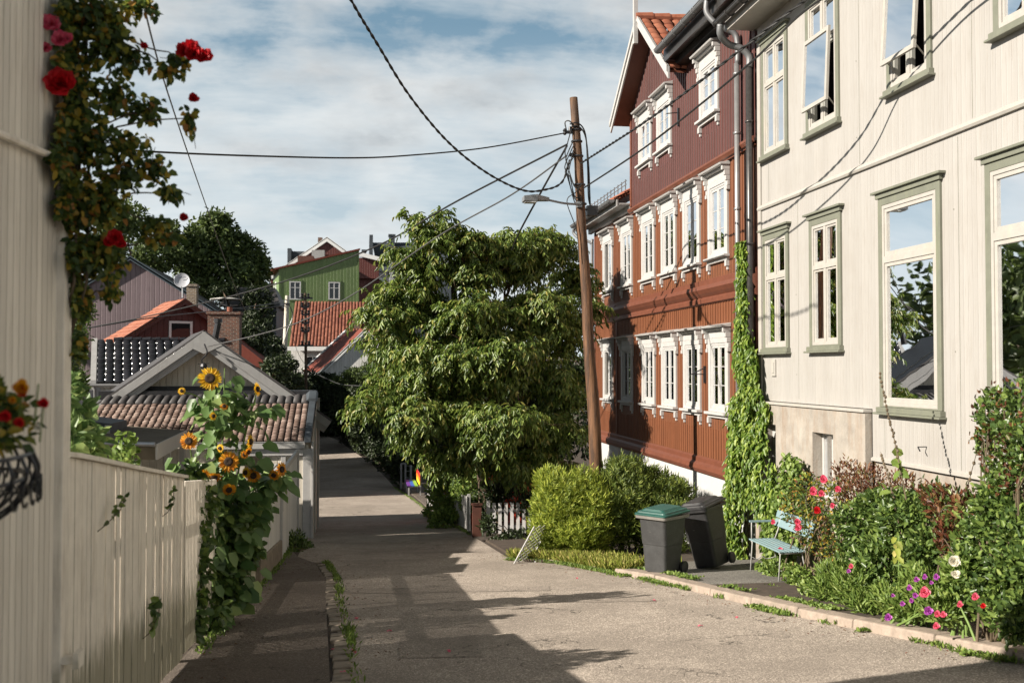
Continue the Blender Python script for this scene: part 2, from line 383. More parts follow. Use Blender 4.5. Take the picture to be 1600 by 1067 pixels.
def lumpy(n, lobes, lo=.7, ground=None):
    """points in the shells of several lobes [(c, r)], with their outward directions"""
    w = np.array([r[0]*r[1]+r[1]*r[2]+r[0]*r[2] for c, r in lobes]); cnt = (n*w/w.sum()).astype(int)
    P = []; Dd = []
    for (c, r), k in zip(lobes, cnt):
        p, d = ellip(max(k, 1), c, r, lo); P.append(p); Dd.append(d)
    return np.concatenate(P), np.concatenate(Dd)
# ---------------------------------------------------------------- façade frame
class Fr:
    """vertical plane: o origin, s horizontal unit, n outward unit"""
    def __init__(self, p0, p1, flip=False):
        self.o = Vector((p0[0], p0[1], 0)); d = Vector((p1[0]-p0[0], p1[1]-p0[1], 0)); self.len = d.length; self.s = d.normalized()
        self.n = Vector((self.s.y, -self.s.x, 0))
        if flip: self.n = -self.n
    def p(self, s, z, n=0): q = self.o+self.s*s+self.n*n; return Vector((q.x, q.y, z))
    def box(self, mb, s0, s1, z0, z1, n0, n1, mi=0):
        mb.hexa([self.p(s0, z0, n0), self.p(s1, z0, n0), self.p(s1, z0, n1), self.p(s0, z0, n1), self.p(s0, z1, n0), self.p(s1, z1, n0), self.p(s1, z1, n1), self.p(s0, z1, n1)], mi)
    def wall(self, mb, s0, s1, z0, z1, holes=(), n=0, mi=0, th=.12):
        ss = sorted({s0, s1, *[x for h in holes for x in h[:2]]}); zs = sorted({z0, z1, *[x for h in holes for x in h[2:]]})
        for a, b in zip(ss, ss[1:]):
            for c, d in zip(zs, zs[1:]):
                m = ((a+b)/2, (c+d)/2)
                if any(h[0] < m[0] < h[1] and h[2] < m[1] < h[3] for h in holes): continue
                mb.face([self.p(a, c, n), self.p(b, c, n), self.p(b, d, n), self.p(a, d, n)], [(a, c), (b, c), (b, d), (a, d)], mi)
        for h in holes:  # reveals
            a, b, c, d = h
            for q in (((a, c), (b, c)), ((b, c), (b, d)), ((b, d), (a, d)), ((a, d), (a, c))):
                (x, y), (w, e) = q
                mb.face([self.p(x, y, n), self.p(w, e, n), self.p(w, e, n-th), self.p(x, y, n-th)], [(x, y), (w, e), (w, e+th), (x, y+th)], mi)
def ring(fr, mb, s0, s1, z0, z1, w, n0, n1, wt=None, wb=None, mi=0):
    wt = wt or w; wb = wb or w
    fr.box(mb, s0, s0+w, z0, z1, n0, n1, mi); fr.box(mb, s1-w, s1, z0, z1, n0, n1, mi)
    fr.box(mb, s0+w, s1-w, z1-wt, z1, n0, n1, mi); fr.box(mb, s0+w, s1-w, z0, z0+wb, n0, n1, mi)
def tile_roof(name, p00, pu, pv, tu, tv, mat, parent, amp=.03, step=.035, lift=.0, flat=False):
    """p00 eave corner, pu along the eave, pv up the slope; every course is stepped, every tile curved and its own island"""
    p00 = Vector(p00); U = Vector(pu)-p00; V = Vector(pv)-p00; nu = max(1, round(U.length/tu)); nv = max(1, round(V.length/tv))
    N = U.cross(V).normalized()
    if N.z < 0: N = -N
    k = 4; prof = [(0.02, .1), (.22, .8), (.5, 1.0), (.76, .75), (.90, 0.0)]
    if flat: prof = [(.04, 0), (.10, .9), (.48, 1.), (.80, .8), (.86, 0)]
    ii, jj = np.meshgrid(np.arange(nu), np.arange(nv)); ii = ii.ravel(); jj = jj.ravel(); n = len(ii)
    jit = rng.normal(0, .007, n)
    vs = []; 
    for row in (0, 1, 2):
        for (f, h) in prof:
            a = (ii+f)/nu; b = (jj+(0 if row < 2 else 1.06))/nv
            hh = h*amp+(0 if row == 0 else (step if row == 1 else .004))+jit+lift
            if row == 0: hh = h*amp*0+lift-.01+0*jit
            vs.append(np.array(p00)+a[:, None]*np.array(U)+b[:, None]*np.array(V)+hh[:, None]*np.array(N))
    v = np.stack(vs, 1).reshape(-1, 3); me = bpy.data.meshes.new(name)
    q = []
    for row in (0, 1):
        for c in range(4): a = row*5+c; q += [a, a+1, a+6, a+5]
    me.vertices.add(n*15); me.vertices.foreach_set('co', v.ravel())
    idx = (np.arange(n)[:, None]*15+np.array([q])).ravel().astype(np.int32)
    me.loops.add(len(idx)); me.loops.foreach_set('vertex_index', idx); me.polygons.add(n*8); me.polygons.foreach_set('loop_start', np.arange(0, n*32, 4, dtype=np.int32))
    me.validate(); me.materials.append(M[mat]); o = finish(name, me, parent)
    return o
def curve_pts(pts, n=10):
    """Catmull-Rom through the points"""
    P = [Vector(p) for p in pts]; P = [P[0]*2-P[1]]+P+[P[-1]*2-P[-2]]; out = []
    for i in range(1, len(P)-2):
        for k in range(n):
            t = k/n; a, b, c, d = P[i-1], P[i], P[i+1], P[i+2]
            out.append(.5*((2*b)+(c-a)*t+(2*a-5*b+4*c-d)*t*t+(3*b-a-3*c+d)*t**3))
    return out+[P[-2]]
# ================================================================ SETTING
def strip(name, rows, mat, lift, kind='structure', thick=None):
    """rows: (Y, x0, x1); follows the slope of the ground"""
    mb = MB(); ys = [r[0] for r in rows]
    Y = sorted(set(list(np.arange(ys[0], ys[-1], 1.0))+ys+[k[0] for k in KN if ys[0] < k[0] < ys[-1]]))
    x0 = np.interp(Y, ys, [r[1] for r in rows]); x1 = np.interp(Y, ys, [r[2] for r in rows])
    for i in range(len(Y)-1):
        a, b = Y[i], Y[i+1]; za, zb = gz(a)+lift, gz(b)+lift
        mb.face([(x0[i], a, za), (x1[i], a, za), (x1[i+1], b, zb), (x0[i+1], b, zb)])
        if thick:
            mb.face([(x0[i], a, za-thick), (x0[i], a, za), (x0[i+1], b, zb), (x0[i+1], b, zb-thick)])
            mb.face([(x1[i], a, za-thick), (x1[i], a, za), (x1[i+1], b, zb), (x1[i+1], b, zb-thick)])
    o = mb.build(name, mat); tag(o, kind=kind); return o
mb = MB(); ys = sorted(set([-40, -20]+list(range(-10, 60, 2))+[70, 85, 100, 120, 150, 200, 300, 500, 700]+[k[0] for k in KN]))
xs = [-400, -150, -60, -20, -6, -2, 2, 6, 20, 60, 150, 400]
for a, b in zip(ys, ys[1:]):
    for c, d in zip(xs, xs[1:]): mb.face([(c, a, gz(a)), (d, a, gz(a)), (d, b, gz(b)), (c, b, gz(b))])
tag(mb.build('ground', 'soil'), kind='structure')
KR = [(-10, 7.4), (4, 6.3), (7.9, 5.5), (8.6, 5.34), (9.4, 5.18), (10.3, 4.95), (11.5, 4.74), (13.5, 4.46), (15.2, 4.28), (16.0, 4.0), (17.2, 3.7), (18.0, 3.5), (18.7, 3.1), (18.9, 2.75), (26, 2.75), (28, 2.7), (34.6, 2.45), (40.7, 2.15), (48.4, 1.65), (54.8, 1.2), (61.3, .6), (67.2, -.6), (72.1, -1.5), (80, -4.2), (88, -9)]
KL = [(-10, -.1), (8.4, -.1), (10.6, -.16), (13, -.3), (16.5, -.42), (19.5, -.7), (20.5, -1.2), (27, -1.3), (37, -1.55), (50.9, -2.1), (62.9, -2.7), (68, -3.2), (72.2, -4.0), (80, -7.5), (88, -13)]
def kr(y): return float(np.interp(y, [k[0] for k in KR], [k[1] for k in KR]))
def kl(y): return float(np.interp(y, [k[0] for k in KL], [k[1] for k in KL]))
YY = sorted(set([k[0] for k in KR]+[k[0] for k in KL]))
strip('road', [(y, kl(y)-.05, kr(y)+.05) for y in YY], 'asphalt', .006)
strip('pavement', [(-10, -1.62, -.2), (8.4, -1.62, -.24), (13, -1.62, -.42), (16.5, -1.62, -.55), (19.5, -1.62, -.85), (21, -1.62, -1.25), (22.5, -1.6, -1.45)], 'asphalt_walk', .016)
# row of setts between the footway and the road
mb = MB(); y = -2.0
while y < 19.6:
    h = random.uniform(.17, .36); x = kl(y)+random.uniform(-.008, .008); w = random.uniform(.14, .18); z = gz(y+h/2)+random.uniform(.012, .03); z2 = gz(y+h)-gz(y)
    dx = random.uniform(-.012, .012)
    if random.random() < .93: mb.hexa([(x-w/2+dx-.05, y, z-.1), (x+w/2+dx-.05, y, z-.1), (x+w/2+dx-.05, y+h, z-.1+z2), (x-w/2+dx-.05, y+h, z-.1+z2),
             (x-w/2+dx-.05, y, z-z2/2), (x+w/2+dx-.05, y, z-z2/2+.01), (x+w/2+dx-.05, y+h, z+z2/2), (x-w/2+dx-.05, y+h, z+z2/2)])
    y += h+random.uniform(.012, .04)
tag(mb.build('kerb_stones', 'sett', bevel=.012), kind='structure')
def patch(pts, mat='asphalt_patch'):
    mb = MB(); c = np.mean(pts, 0); n = len(pts); P = []
    for i in range(n):
        a, q = np.array(pts[i]), np.array(pts[(i+1) % n])
        for k in range(6): m = a+(q-a)*k/6+rng.normal(0, .012, 2); P.append((m[0], m[1]))
    mb.face([(x, y, gz(y)+.0105) for x, y in P]); o = mb.build('road_patch', mat); tag(o, kind='structure')
patch([(.35, 9.4), (1.1, 9.3), (1.25, 12.2), (.5, 12.5)]); patch([(2.3, 12.9), (3.7, 12.6), (3.8, 13.6), (2.4, 13.9)]); patch([(-.1, 14.5), (2.6, 14.1), (2.7, 14.7), (-.05, 15.1)]); patch([(.2, 21.2), (2.5, 21.0), (2.5, 21.8), (.1, 22.0)])
# pink granite kerb on the right
mb = MB(); y = 2.0
def kerbpiece(y, L, wd=.26, top=.10):
    a = Vector((kr(y), y, gz(y))); b = Vector((kr(y+L), y+L, gz(y+L)-.0)); d = (b-a); d.z = 0; d.normalize(); n = Vector((d.y, -d.x, 0)); t = Vector((0, 0, top+random.uniform(-.008, .008)))
    b = b-d*.012
    lo = Vector((0, 0, -.15))
    mb.hexa([a+lo, b+lo, b+n*wd+lo, a+n*wd+lo, a+t+n*.03, b+t+n*.03, b+n*wd+t, a+n*wd+t])
while y < 15.6:
    L = random.uniform(.85, 1.2); kerbpiece(y, L); y += L
for y in (16.5, 17.5, 17.95): kerbpiece(y, .42, .16, .07)
tag(mb.build('kerb', 'granite_kerb', bevel=.02), kind='structure')
bedr = [(2, kr(2)+.2, 7.1), (7.9, 5.72, 7.1), (10.3, 5.18, 7.1), (13.2, 4.72, 7.1), (13.6, 4.68, 7.1)]
o = strip('planting_bed', bedr, 'soil', .085, thick=.3)
strip('driveway', [(13.6, 4.66, 7.1), (15.2, 4.5, 7.1), (16.2, 4.25, 7.1), (17.1, 4.5, 7.1)], 'asphalt_pad', .075, thick=.3)
strip('verge', [(16.3, 3.98, 7.1), (17.4, 3.72, 7.1), (18.0, 3.5, 7.1), (18.8, 2.9, 7.1), (19.3, 2.9, 7.1), (24, 2.9, 7.1)], 'soil', .05, thick=.3)
strip('garden_ground', [(24, 2.8, 30), (28, 2.72, 30), (34.6, 2.48, 30), (50, 1.8, 30), (70, .75, 30)], 'soil', .03)
strip('side_path', [(37.5, 2.4, 3.6), (40, 2.35, 3.9), (44, 2.2, 3.2), (52, 1.75, 2.7), (60, 1.35, 2.4)], 'asphalt_walk', .06, thick=.2)

# ================================================================ WINDOWS
def curtain_mb(fr, mb, s0, s1, z0, z1, n, waves=7):
    k = waves*4; pts = [(s0+(s1-s0)*i/k, n+.018*math.sin(i*math.pi/2)) for i in range(k+1)]
    for (a, na), (b, nb) in zip(pts, pts[1:]): mb.face([fr.p(a, z0, na), fr.p(b, z0, nb), fr.p(b, z1, nb), fr.p(a, z1, na)])
def bars(fr, mb, s0, s1, z0, z1, cols, rows, w, n0, n1):
    for i in range(1, cols): c = s0+(s1-s0)*i/cols; fr.box(mb, c-w/2, c+w/2, z0, z1, n0, n1)
    for j in rows:
        c = z0+(z1-z0)*j
        for i in range(cols):
            a = s0+(s1-s0)*i/cols+(w/2 if i else 0); b = s0+(s1-s0)*(i+1)/cols-(w/2 if i < cols-1 else 0)
            fr.box(mb, a, b, c-w*.3, c+w*.3, n0+.002, n1-.004)
def red_window(fr, root, c, z0, z1, hw=.46, state='closed', hood=True, curtain=True):
    """glazed opening c±hw, z0..z1, white casing, two casements of three panes, carved hood and bracketed sill"""
    mb = MB(); ring(fr, mb, c-hw-.13, c+hw+.13, z0-.06, z1+.10, .13, .0, .045, wt=.10, wb=.06)
    ring(fr, mb, c-hw, c+hw, z0, z1, .045, -.06, .03)
    w = mb.build('window', 'white_paint', root, bevel=.004)
    def sash(a, b, ang, hinge):
        m = MB(); g = MB()
        piv = fr.p(hinge, 0, .012)
        def pp(s, z, n):
            v = fr.p(s, z, n)
            if ang: r = Matrix.Rotation(ang, 3, 'Z'); v2 = r@Vector((v.x-piv.x, v.y-piv.y, 0)); v = Vector((piv.x+v2.x, piv.y+v2.y, v.z))
            return v
        class q: pass
        f2 = Fr((0, 0), (1, 0)); f2.p = pp
        ring(f2, m, a, b, z0+.045, z1-.045, .05, -.02, .02)
        bars(f2, m, a+.05, b-.05, z0+.095, z1-.095, 1, (1/3, 2/3), .026, -.012, .012)
        g.face([pp(a+.05, z0+.09, 0), pp(b-.05, z0+.09, 0), pp(b-.05, z1-.09, 0), pp(a+.05, z1-.09, 0)])
        so = m.build('sash', 'white_paint', w); g.build('pane', 'glass', w)
    if state == 'closed': sash(c-hw+.047, c-.003, 0, 0); sash(c+.003, c+hw-.047, 0, 0)
    elif state == 'far_open': sash(c-hw+.047, c-.003, 0, 0); sash(c+.003, c+hw-.047, R(95), c+hw-.047)
    else: sash(c-hw+.047, c-.003, 0, 0); sash(c+.003, c+hw-.047, R(38), c+hw-.047)
    m = MB(); fr.box(m, c-hw-.17, c+hw+.17, z0-.115, z0-.062, 0, .13); fr.box(m, c-hw-.15, c+hw+.15, z0-.18, z0-.117, 0, .06)
    for s in (-1, 1):
        x = c+s*(hw+.10); fr.box(m, x-.045, x+.045, z0-.30, z0-.182, 0, .075); fr.box(m, x-.03, x+.03, z0-.37, z0-.302, 0, .04)
    m.build('sill', 'white_paint', w, bevel=.006)
    if hood:
        m = MB(); fr.box(m, c-hw-.13, c+hw+.13, z1+.102, z1+.30, 0, .035)
        m.hexa([fr.p(c-hw-.22, z1+.30, 0), fr.p(c+hw+.22, z1+.30, 0), fr.p(c+hw+.22, z1+.30, .20), fr.p(c-hw-.22, z1+.30, .20),
                fr.p(c-hw-.22, z1+.38, 0), fr.p(c+hw+.22, z1+.38, 0), fr.p(c+hw+.22, z1+.335, .22), fr.p(c-hw-.22, z1+.335, .22)])
        fr.box(m, c-hw-.16, c+hw+.16, z1+.255, z1+.298, .036, .11)
        for s in (-1, 1):
            x = c+s*(hw+.165)
            for (za, zb, nn) in ((.20, .297, .16), (.10, .198, .115), (.0, .098, .09), (-.10, -.002, .06), (-.18, -.102, .075)): fr.box(m, x-.035, x+.035, z1+za, z1+zb, .0, nn)
        m.build('hood', 'white_paint', w, bevel=.008)
    if curtain:
        m = MB()
        curtain_mb(fr, m, c-hw+.02, c-hw+.02+random.uniform(.1, .2), z0, z1, -.16, 3); curtain_mb(fr, m, c+hw-.02-random.uniform(.08, .2), c+hw-.02, z0, z1, -.16, 3)
        m.build('curtain', 'curtain', w)
    return w
def white_window(fr, root, s0, s1, z0, z1, style='cross', opened=None, head=True, curtain=True, blind=False):
    mb = MB(); cw = .095
    ring(fr, mb, s0, s1, z0+.10, z1-(.10 if head else 0), cw, 0, .035, wt=.10, wb=.02)
    if head: fr.box(mb, s0-.03, s1+.03, z1-.098, z1-.035, 0, .06); fr.box(mb, s0-.09, s1+.09, z1-.033, z1, 0, .10)
    fr.box(mb, s0-.03, s1+.03, z0+.03, z0+.098, 0, .075); fr.box(mb, s0-.06, s1+.06, z0-.0, z0+.028, 0, .11)
    w = mb.build('window', 'sage_paint', root, bevel=.005)
    a, b, c, d = s0+cw, s1-cw, z0+.12, z1-(.20 if head else .10)
    f = MB(); ring(fr, f, a, b, c, d, .05, -.06, .028)
    g = MB(); c += .05; d -= .05; a += .05; b -= .05
    tz = c+(d-c)*(.655 if style == 'cross' else .735)
    if style == 'cross':
        fr.box(f, a, b, tz-.035, tz+.035, -.05, .03)
        m = (a+b)/2
        for (za, zb) in ((c, tz-.036), (tz+.036, d)):
            fr.box(f, m-.035, m+.035, za, zb, -.05, .024)
            for (x, y) in ((a, m-.036), (m+.036, b)):
                ring(fr, f, x, y, za, zb, .035, -.04, .012, wb=.05)
                if opened and zb < tz: continue
                g.face([fr.p(x, za, -.01), fr.p(y, za, -.01), fr.p(y, zb, -.01), fr.p(x, zb, -.01)])
    else:
        fr.box(f, a, b, tz-.045, tz+.045, -.05, .03)
        for (za, zb) in ((c, tz-.046), (tz+.046, d)):
            ring(fr, f, a, b, za, zb, .05, -.04, .016, wb=.06)
            g.face([fr.p(a, za, -.01), fr.p(b, za, -.01), fr.p(b, zb, -.01), fr.p(a, zb, -.01)])
    f.build('frame', 'cream_paint', w, bevel=.003)
    if g.v: g.build('pane', 'glass', w)
    if opened:
        top, bot = opened; m = MB(); g = MB()
        z_a, z_b = c+.22, tz+.12; L = z_b-z_a
        f2 = Fr((0, 0), (1, 0)); f2.p = lambda s, z, n: fr.p(s, z, n+bot+(top-bot)*(z-z_a)/L)
        ring(f2, m, a-.02, b+.02, z_a, z_b, .06, -.02, .02)
        g.face([f2.p(a+.04, z_a+.06, 0), f2.p(b-.04, z_a+.06, 0), f2.p(b-.04, z_b-.06, 0), f2.p(a+.04, z_b-.06, 0)])
        for x in (a+.03, b-.03): m.bar(f2.p(x, z_a+.1, 0), fr.p(x, z_a-.08, 0), .015, .015); m.bar(f2.p(x, z_b-.1, 0), fr.p(x, z_b-.1, 0), .015, .015)
        m.build('sash', 'cream_paint', w); g.build('pane', 'glass', w)
    if curtain:
        m = MB(); k = .16
        curtain_mb(fr, m, a, a+k, c, d, -.17, 3); curtain_mb(fr, m, b-k*1.1, b, c, d, -.17, 3)
        if style != 'cross': pass
        m.build('curtain', 'curtain', w)
    if blind:
        m = MB(); z = d
        while z > c+(d-c)*blind: fr.box(m, a+.12, b-.02, z-.006, z, -.14, -.105); z -= .032
        m.build('window_blind', 'blind', w)
    return w
def far_window(fr, root, s0, s1, z0, z1, cols=2, rows=(.62,), mat='far_white', n=0, name='window'):
    mb = MB(); ring(fr, mb, s0, s1, z0, z1, .11, n, n+.06); bars(fr, mb, s0+.11, s1-.11, z0+.11, z1-.11, cols, rows, .09, n, n+.05)
    w = mb.build(name, mat, root); g = MB(); g.face([fr.p(s0+.1, z0+.1, n+.012), fr.p(s1-.1, z0+.1, n+.012), fr.p(s1-.1, z1-.1, n+.012), fr.p(s0+.1, z1-.1, n+.012)])
    g.build('pane', 'far_glass', w); return w
# ================================================================ RED HOUSE
FW = Fr((7, 0), (7, 1), flip=True)
rh = thing('wooden_house', 'three storey brownish red wooden house with white carved window hoods and orange tiled gable', 'house', (7, 24, gz(22)))
cols_ = [19.42, 21.07, 22.72, 24.42, 26.5, 28.6]
HW = .43
lowz, midz, upz = (-.80, .50), (2.27, 3.62), (5.15, 6.12)
holes = []
def hole(c, z): return (c-HW, c+HW, z[0], z[1])
lo = [hole(c, lowz) for c in cols_]; mi_ = [hole(c, midz) for c in cols_]; up_ = [hole(c, upz) for c in (19.75, 22.85, 24.45)]
mb = MB(); FW.wall(mb, 17.36, 30.3, -2.05, 1.42, lo); FW.wall(mb, 17.36, 30.3, 1.42, 4.1, mi_)
mb.build('wall', 'lower_red', rh)
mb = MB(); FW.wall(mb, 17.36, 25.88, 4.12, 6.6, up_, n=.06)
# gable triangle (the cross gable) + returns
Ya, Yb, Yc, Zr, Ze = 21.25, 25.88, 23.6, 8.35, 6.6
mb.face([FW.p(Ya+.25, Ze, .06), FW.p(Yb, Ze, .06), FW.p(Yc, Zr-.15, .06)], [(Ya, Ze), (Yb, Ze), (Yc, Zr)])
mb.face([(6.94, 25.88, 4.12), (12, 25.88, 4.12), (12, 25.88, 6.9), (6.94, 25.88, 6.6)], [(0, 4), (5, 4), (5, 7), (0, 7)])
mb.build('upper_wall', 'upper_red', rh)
# closed body behind
mb = MB(); mb.face([(7, 30.3, -6), (14, 30.3, -6), (14, 30.3, 4.3), (7, 30.3, 4.3)]); mb.face([(14, 17.36, -6), (14, 30.3, -6), (14, 30.3, 4.3), (14, 25.88, 4.3), (14, 25.88, 6.9), (14, 17.36, 6.9)])
mb.face([(7.0, 17.37, -5), (14, 17.37, -5), (14, 17.37, 6.9), (7.0, 17.37, 6.9)])
for z in (-1.9, 1.45, 4.13): mb.face([(7.05, 17.4, z), (14, 17.4, z), (14, 30.2, z), (7.05, 30.2, z)])
mb.build('rear_wall', 'lower_red', rh)
mb = MB()
for z in (-1.88, 1.47, 4.15):
    for i, y in enumerate((20.2, 23.6, 25.4, 27.6)):
        if z < 4 or y < 25: mb.box(7.05, 13.9, y-.03, y+.03, z, z+2.4)
    mb.box(10.5, 10.56, 17.5, 30.1 if z < 1.5-.1 else (30.1 if z < 2 else 25.7), z, z+2.4)
mb.build('inner_wall', 'room_dark', rh)
for i, c in enumerate(cols_):
    red_window(FW, rh, c, *midz, hw=HW, state='far_open' if i == 5 else 'closed')
    red_window(FW, rh, c, *lowz, hw=HW, state='far_open' if i == 5 else ('ajar' if i == 4 else 'closed'))
FU = Fr((6.94, 0), (6.94, 1), flip=True)
for c in (19.75, 22.85, 24.45): red_window(FU, rh, c, *upz, hw=HW)
def prof_strip(fr, mb, s0, s1, prof):   # horizontal moulding: (n, z) outline
    n = len(prof)
    for i in range(n):
        a, b = prof[i], prof[(i+1) % n]; mb.face([fr.p(s0, a[1], a[0]), fr.p(s1, a[1], a[0]), fr.p(s1, b[1], b[0]), fr.p(s0, b[1], b[0])])
    mb.face([fr.p(s0, z, q) for q, z in prof]); mb.face([fr.p(s1, z, q) for q, z in prof][::-1])
mb = MB()
prof_strip(FW, mb, 17.4, 27.6, [(0, 1.30), (.07, 1.33), (.07, 1.42), (.04, 1.45), (.10, 1.52), (.15, 1.60), (.13, 1.68), (.05, 1.70), (.05, 1.80), (0, 1.82)])
prof_strip(FW, mb, 27.6, 30.35, [(0, 1.30), (.06, 1.33), (.06, 1.42), (.14, 1.60), (.12, 1.68), (0, 1.8)])
prof_strip(FW, mb, 17.4, 25.95, [(0, 4.00), (.10, 4.04), (.14, 4.10), (.14, 4.14), (.065, 4.17), (.06, 4.0)])
prof_strip(FW, mb, 17.4, 30.35, [(0, -2.16), (.08, -2.14), (.12, -2.06), (.10, -1.98), (.04, -1.93), (.04, -1.85), (0, -1.82)])
for y in (17.45, 27.6-.06, 30.2): FW.box(mb, y, y+.12, -1.8, 1.28, 0, .03)
FW.box(mb, 30.19, 30.31, 1.85, 4.1, 0, .03)
FU.box(mb, 25.78, 25.9, 4.2, 6.55, 0, .03)
mb.build('moulding', 'red_trim', rh, bevel=.006)
mb = MB(); FW.wall(mb, 17.36, 30.35, -6.2, -2.1, [(26.9, 27.5, -3.0, -2.45)], n=.02); mb.face([(6.98, 30.35, -6.2), (14, 30.35, -6.2), (14, 30.35, -2.1), (6.98, 30.35, -2.1)])
mb.build('plinth', 'plaster_white', rh)
far_window(FW, rh, 26.9, 27.5, -3.0, -2.45, 2, (), n=-.02, name='basement_window')
def battens(fr, mb, s0, s1, z0, z1, holes, n=0, step=.15, w=.032, top=None):
    s = s0+.05
    while s < s1-.03:
        zt = top(s) if top else z1; cuts = sorted((h[2]-.42, h[3]+.42) for h in holes if h[0]-.27 < s < h[1]+.27); z = z0
        for (c0, c1) in cuts+[(zt, zt)]:
            if c0 > z+.05: fr.box(mb, s-w/2, s+w/2, z, min(c0, zt), n, n+.016)
            z = max(z, c1)
        s += step
mb = MB(); battens(FW, mb, 17.5, 27.55, -1.8, 1.30, lo); battens(FW, mb, 27.7, 30.2, -1.8, 1.30, lo); battens(FW, mb, 17.5, 30.2, 1.83, 4.0, mi_); mb.build('batten', 'lower_red', rh)
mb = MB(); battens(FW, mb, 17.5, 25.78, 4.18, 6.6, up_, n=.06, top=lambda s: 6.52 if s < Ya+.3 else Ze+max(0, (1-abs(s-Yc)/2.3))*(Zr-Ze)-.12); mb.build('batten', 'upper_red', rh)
# roofs
tile_roof('gable_roof', (6.55, Ya-.06, Ze-.12), (13.5, Ya-.06, Ze-.12), (6.55, Yc, Zr), .26, .33, 'tile_orange', rh, .035, .03)
tile_roof('gable_roof', (6.55, Yb+.32, Ze-.12), (13.5, Yb+.32, Ze-.12), (6.55, Yc, Zr), .26, .33, 'tile_orange', rh, .035, .03)
mb = MB(); x = 6.45
while x < 13: mb.tube([(x, Yc, Zr+.05), (x+.42, Yc, Zr+.06)], [.10, .115], 10); x += .42
mb.build('ridge_tiles', 'tile_orange', rh)
mb = MB()
for (y0, y1, e) in ((Ya-.12, Yc, 1), (Yb+.4, Yc, -1)):
    z0 = Ze-.18; z1 = Zr+.02
    for (xo, t, w, dz) in ((6.49, .04, .26, -.07), (6.455, .03, .13, .02)):
        a = Vector((xo, y0, z0+dz)); b = Vector((xo, y1, z1+dz)); v = Vector((0, 0, w/2))
        mb.hexa([a-v, b-v, b-v+Vector((t, 0, 0)), a-v+Vector((t, 0, 0)), a+v, b+v, b+v+Vector((t, 0, 0)), a+v+Vector((t, 0, 0))])
mb.box(6.40, 6.50, Yc-.05, Yc+.05, Zr-.6, Zr+.75); mb.lathe((6.45, Yc, Zr+.75), [(.03, 0), (.055, .05), (.03, .12), (.005, .22)], 8)
mb.build('bargeboard', 'white_paint', rh, bevel=.006)
mb = MB()
for (y0, y1) in ((Ya-.04, Yc), (Yb+.3, Yc)): mb.hexa([(6.5, y0, Ze-.22), (6.5, y1, Zr-.1), (7.0, y1, Zr-.1), (7.0, y0, Ze-.22), (6.5, y0, Ze-.17), (6.5, y1, Zr-.05), (7.0, y1, Zr-.05), (7.0, y0, Ze-.17)])
mb.build('gable_soffit', 'red_trim', rh)
# main roof right of the gable, its box eave and gutter
tile_roof('main_roof', (6.42, 17.4, 6.92), (6.42, Ya+.05, 6.92), (10.4, 17.4, 8.0), .26, .33, 'tile_orange', rh, .035, .03)
mb = MB(); mb.box(6.5, 7.0, 17.5, Ya+.1, 6.70, 6.76); mb.box(6.46, 6.50, 17.5, Ya+.1, 6.62, 6.9); mb.box(6.7, 6.93, 17.5, Ya+.05, 6.55, 6.69); mb.build('eave_box', 'dark_pipe', rh)
mb = MB(); mb.box(7, 14, 17.36, 30.3, 6.58, 6.62) if False else None
mb.face([(6.5, Ya, 6.9), (10.5, Ya, 8), (14, Ya, 8), (14, Ya, 6.5), (7, Ya, 6.5)]); mb.build('roof_end', 'upper_red', rh)
def gutter(mb, x, y0, y1, z, r=.085, n=8):
    N = 2
    for i in range(n):
        a0 = math.pi*i/n; a1 = math.pi*(i+1)/n
        p = lambda a, rr: (x-math.cos(a)*rr, z-math.sin(a)*rr)
        for rr in (r, r-.006):
            q0 = p(a0, rr); q1 = p(a1, rr); mb.face([(q0[0], y0, q0[1]), (q0[0], y1, q0[1]), (q1[0], y1, q1[1]), (q1[0], y0, q1[1])])
    for e in (y0, y1): mb.face([(x-math.cos(math.pi*i/n)*r, e, z-math.sin(math.pi*i/n)*r) for i in range(n+1)])
    mb.tube([(x-r, y0, z), (x-r, y1, z)], .010, 6); mb.tube([(x+r, y0, z), (x+r, y1, z)], .008, 6)
    y = y0+.25
    while y < y1:
        pts = [(x-math.cos(math.pi*i/8)*(r+.008), y, z-math.sin(math.pi*i/8)*(r+.008)) for i in range(9)]; mb.tube(pts, .009, 5); y += .62
mb = MB(); gutter(mb, 6.33, 17.95, Ya+.12, 6.90); mb.build('gutter', 'galvanised', rh)
mb = MB(); gpts = curve_pts([(6.33, 18.15, 6.85), (6.33, 18.15, 6.6), (6.5, 18.05, 6.35), (6.78, 17.98, 6.2), (6.85, 17.96, 6.0), (6.85, 17.96, 5.6)], 5); mb.tube(gpts, .055, 12)
mb.build('gutter_elbow', 'galvanised', rh, smooth=True)
mb = MB(); mb.tube([(6.83, 17.96, 5.62), (6.83, 17.96, 2.0), (6.83, 17.96, -2.6)], .052, 12)
for z in (5.4, 4.3, 2.9, 1.2): mb.lathe((6.83, 17.96, z), [(.053, 0), (.066, .005), (.066, .05), (.053, .055)], 12)
mb.build('downpipe', 'light_pipe', rh, smooth=True)
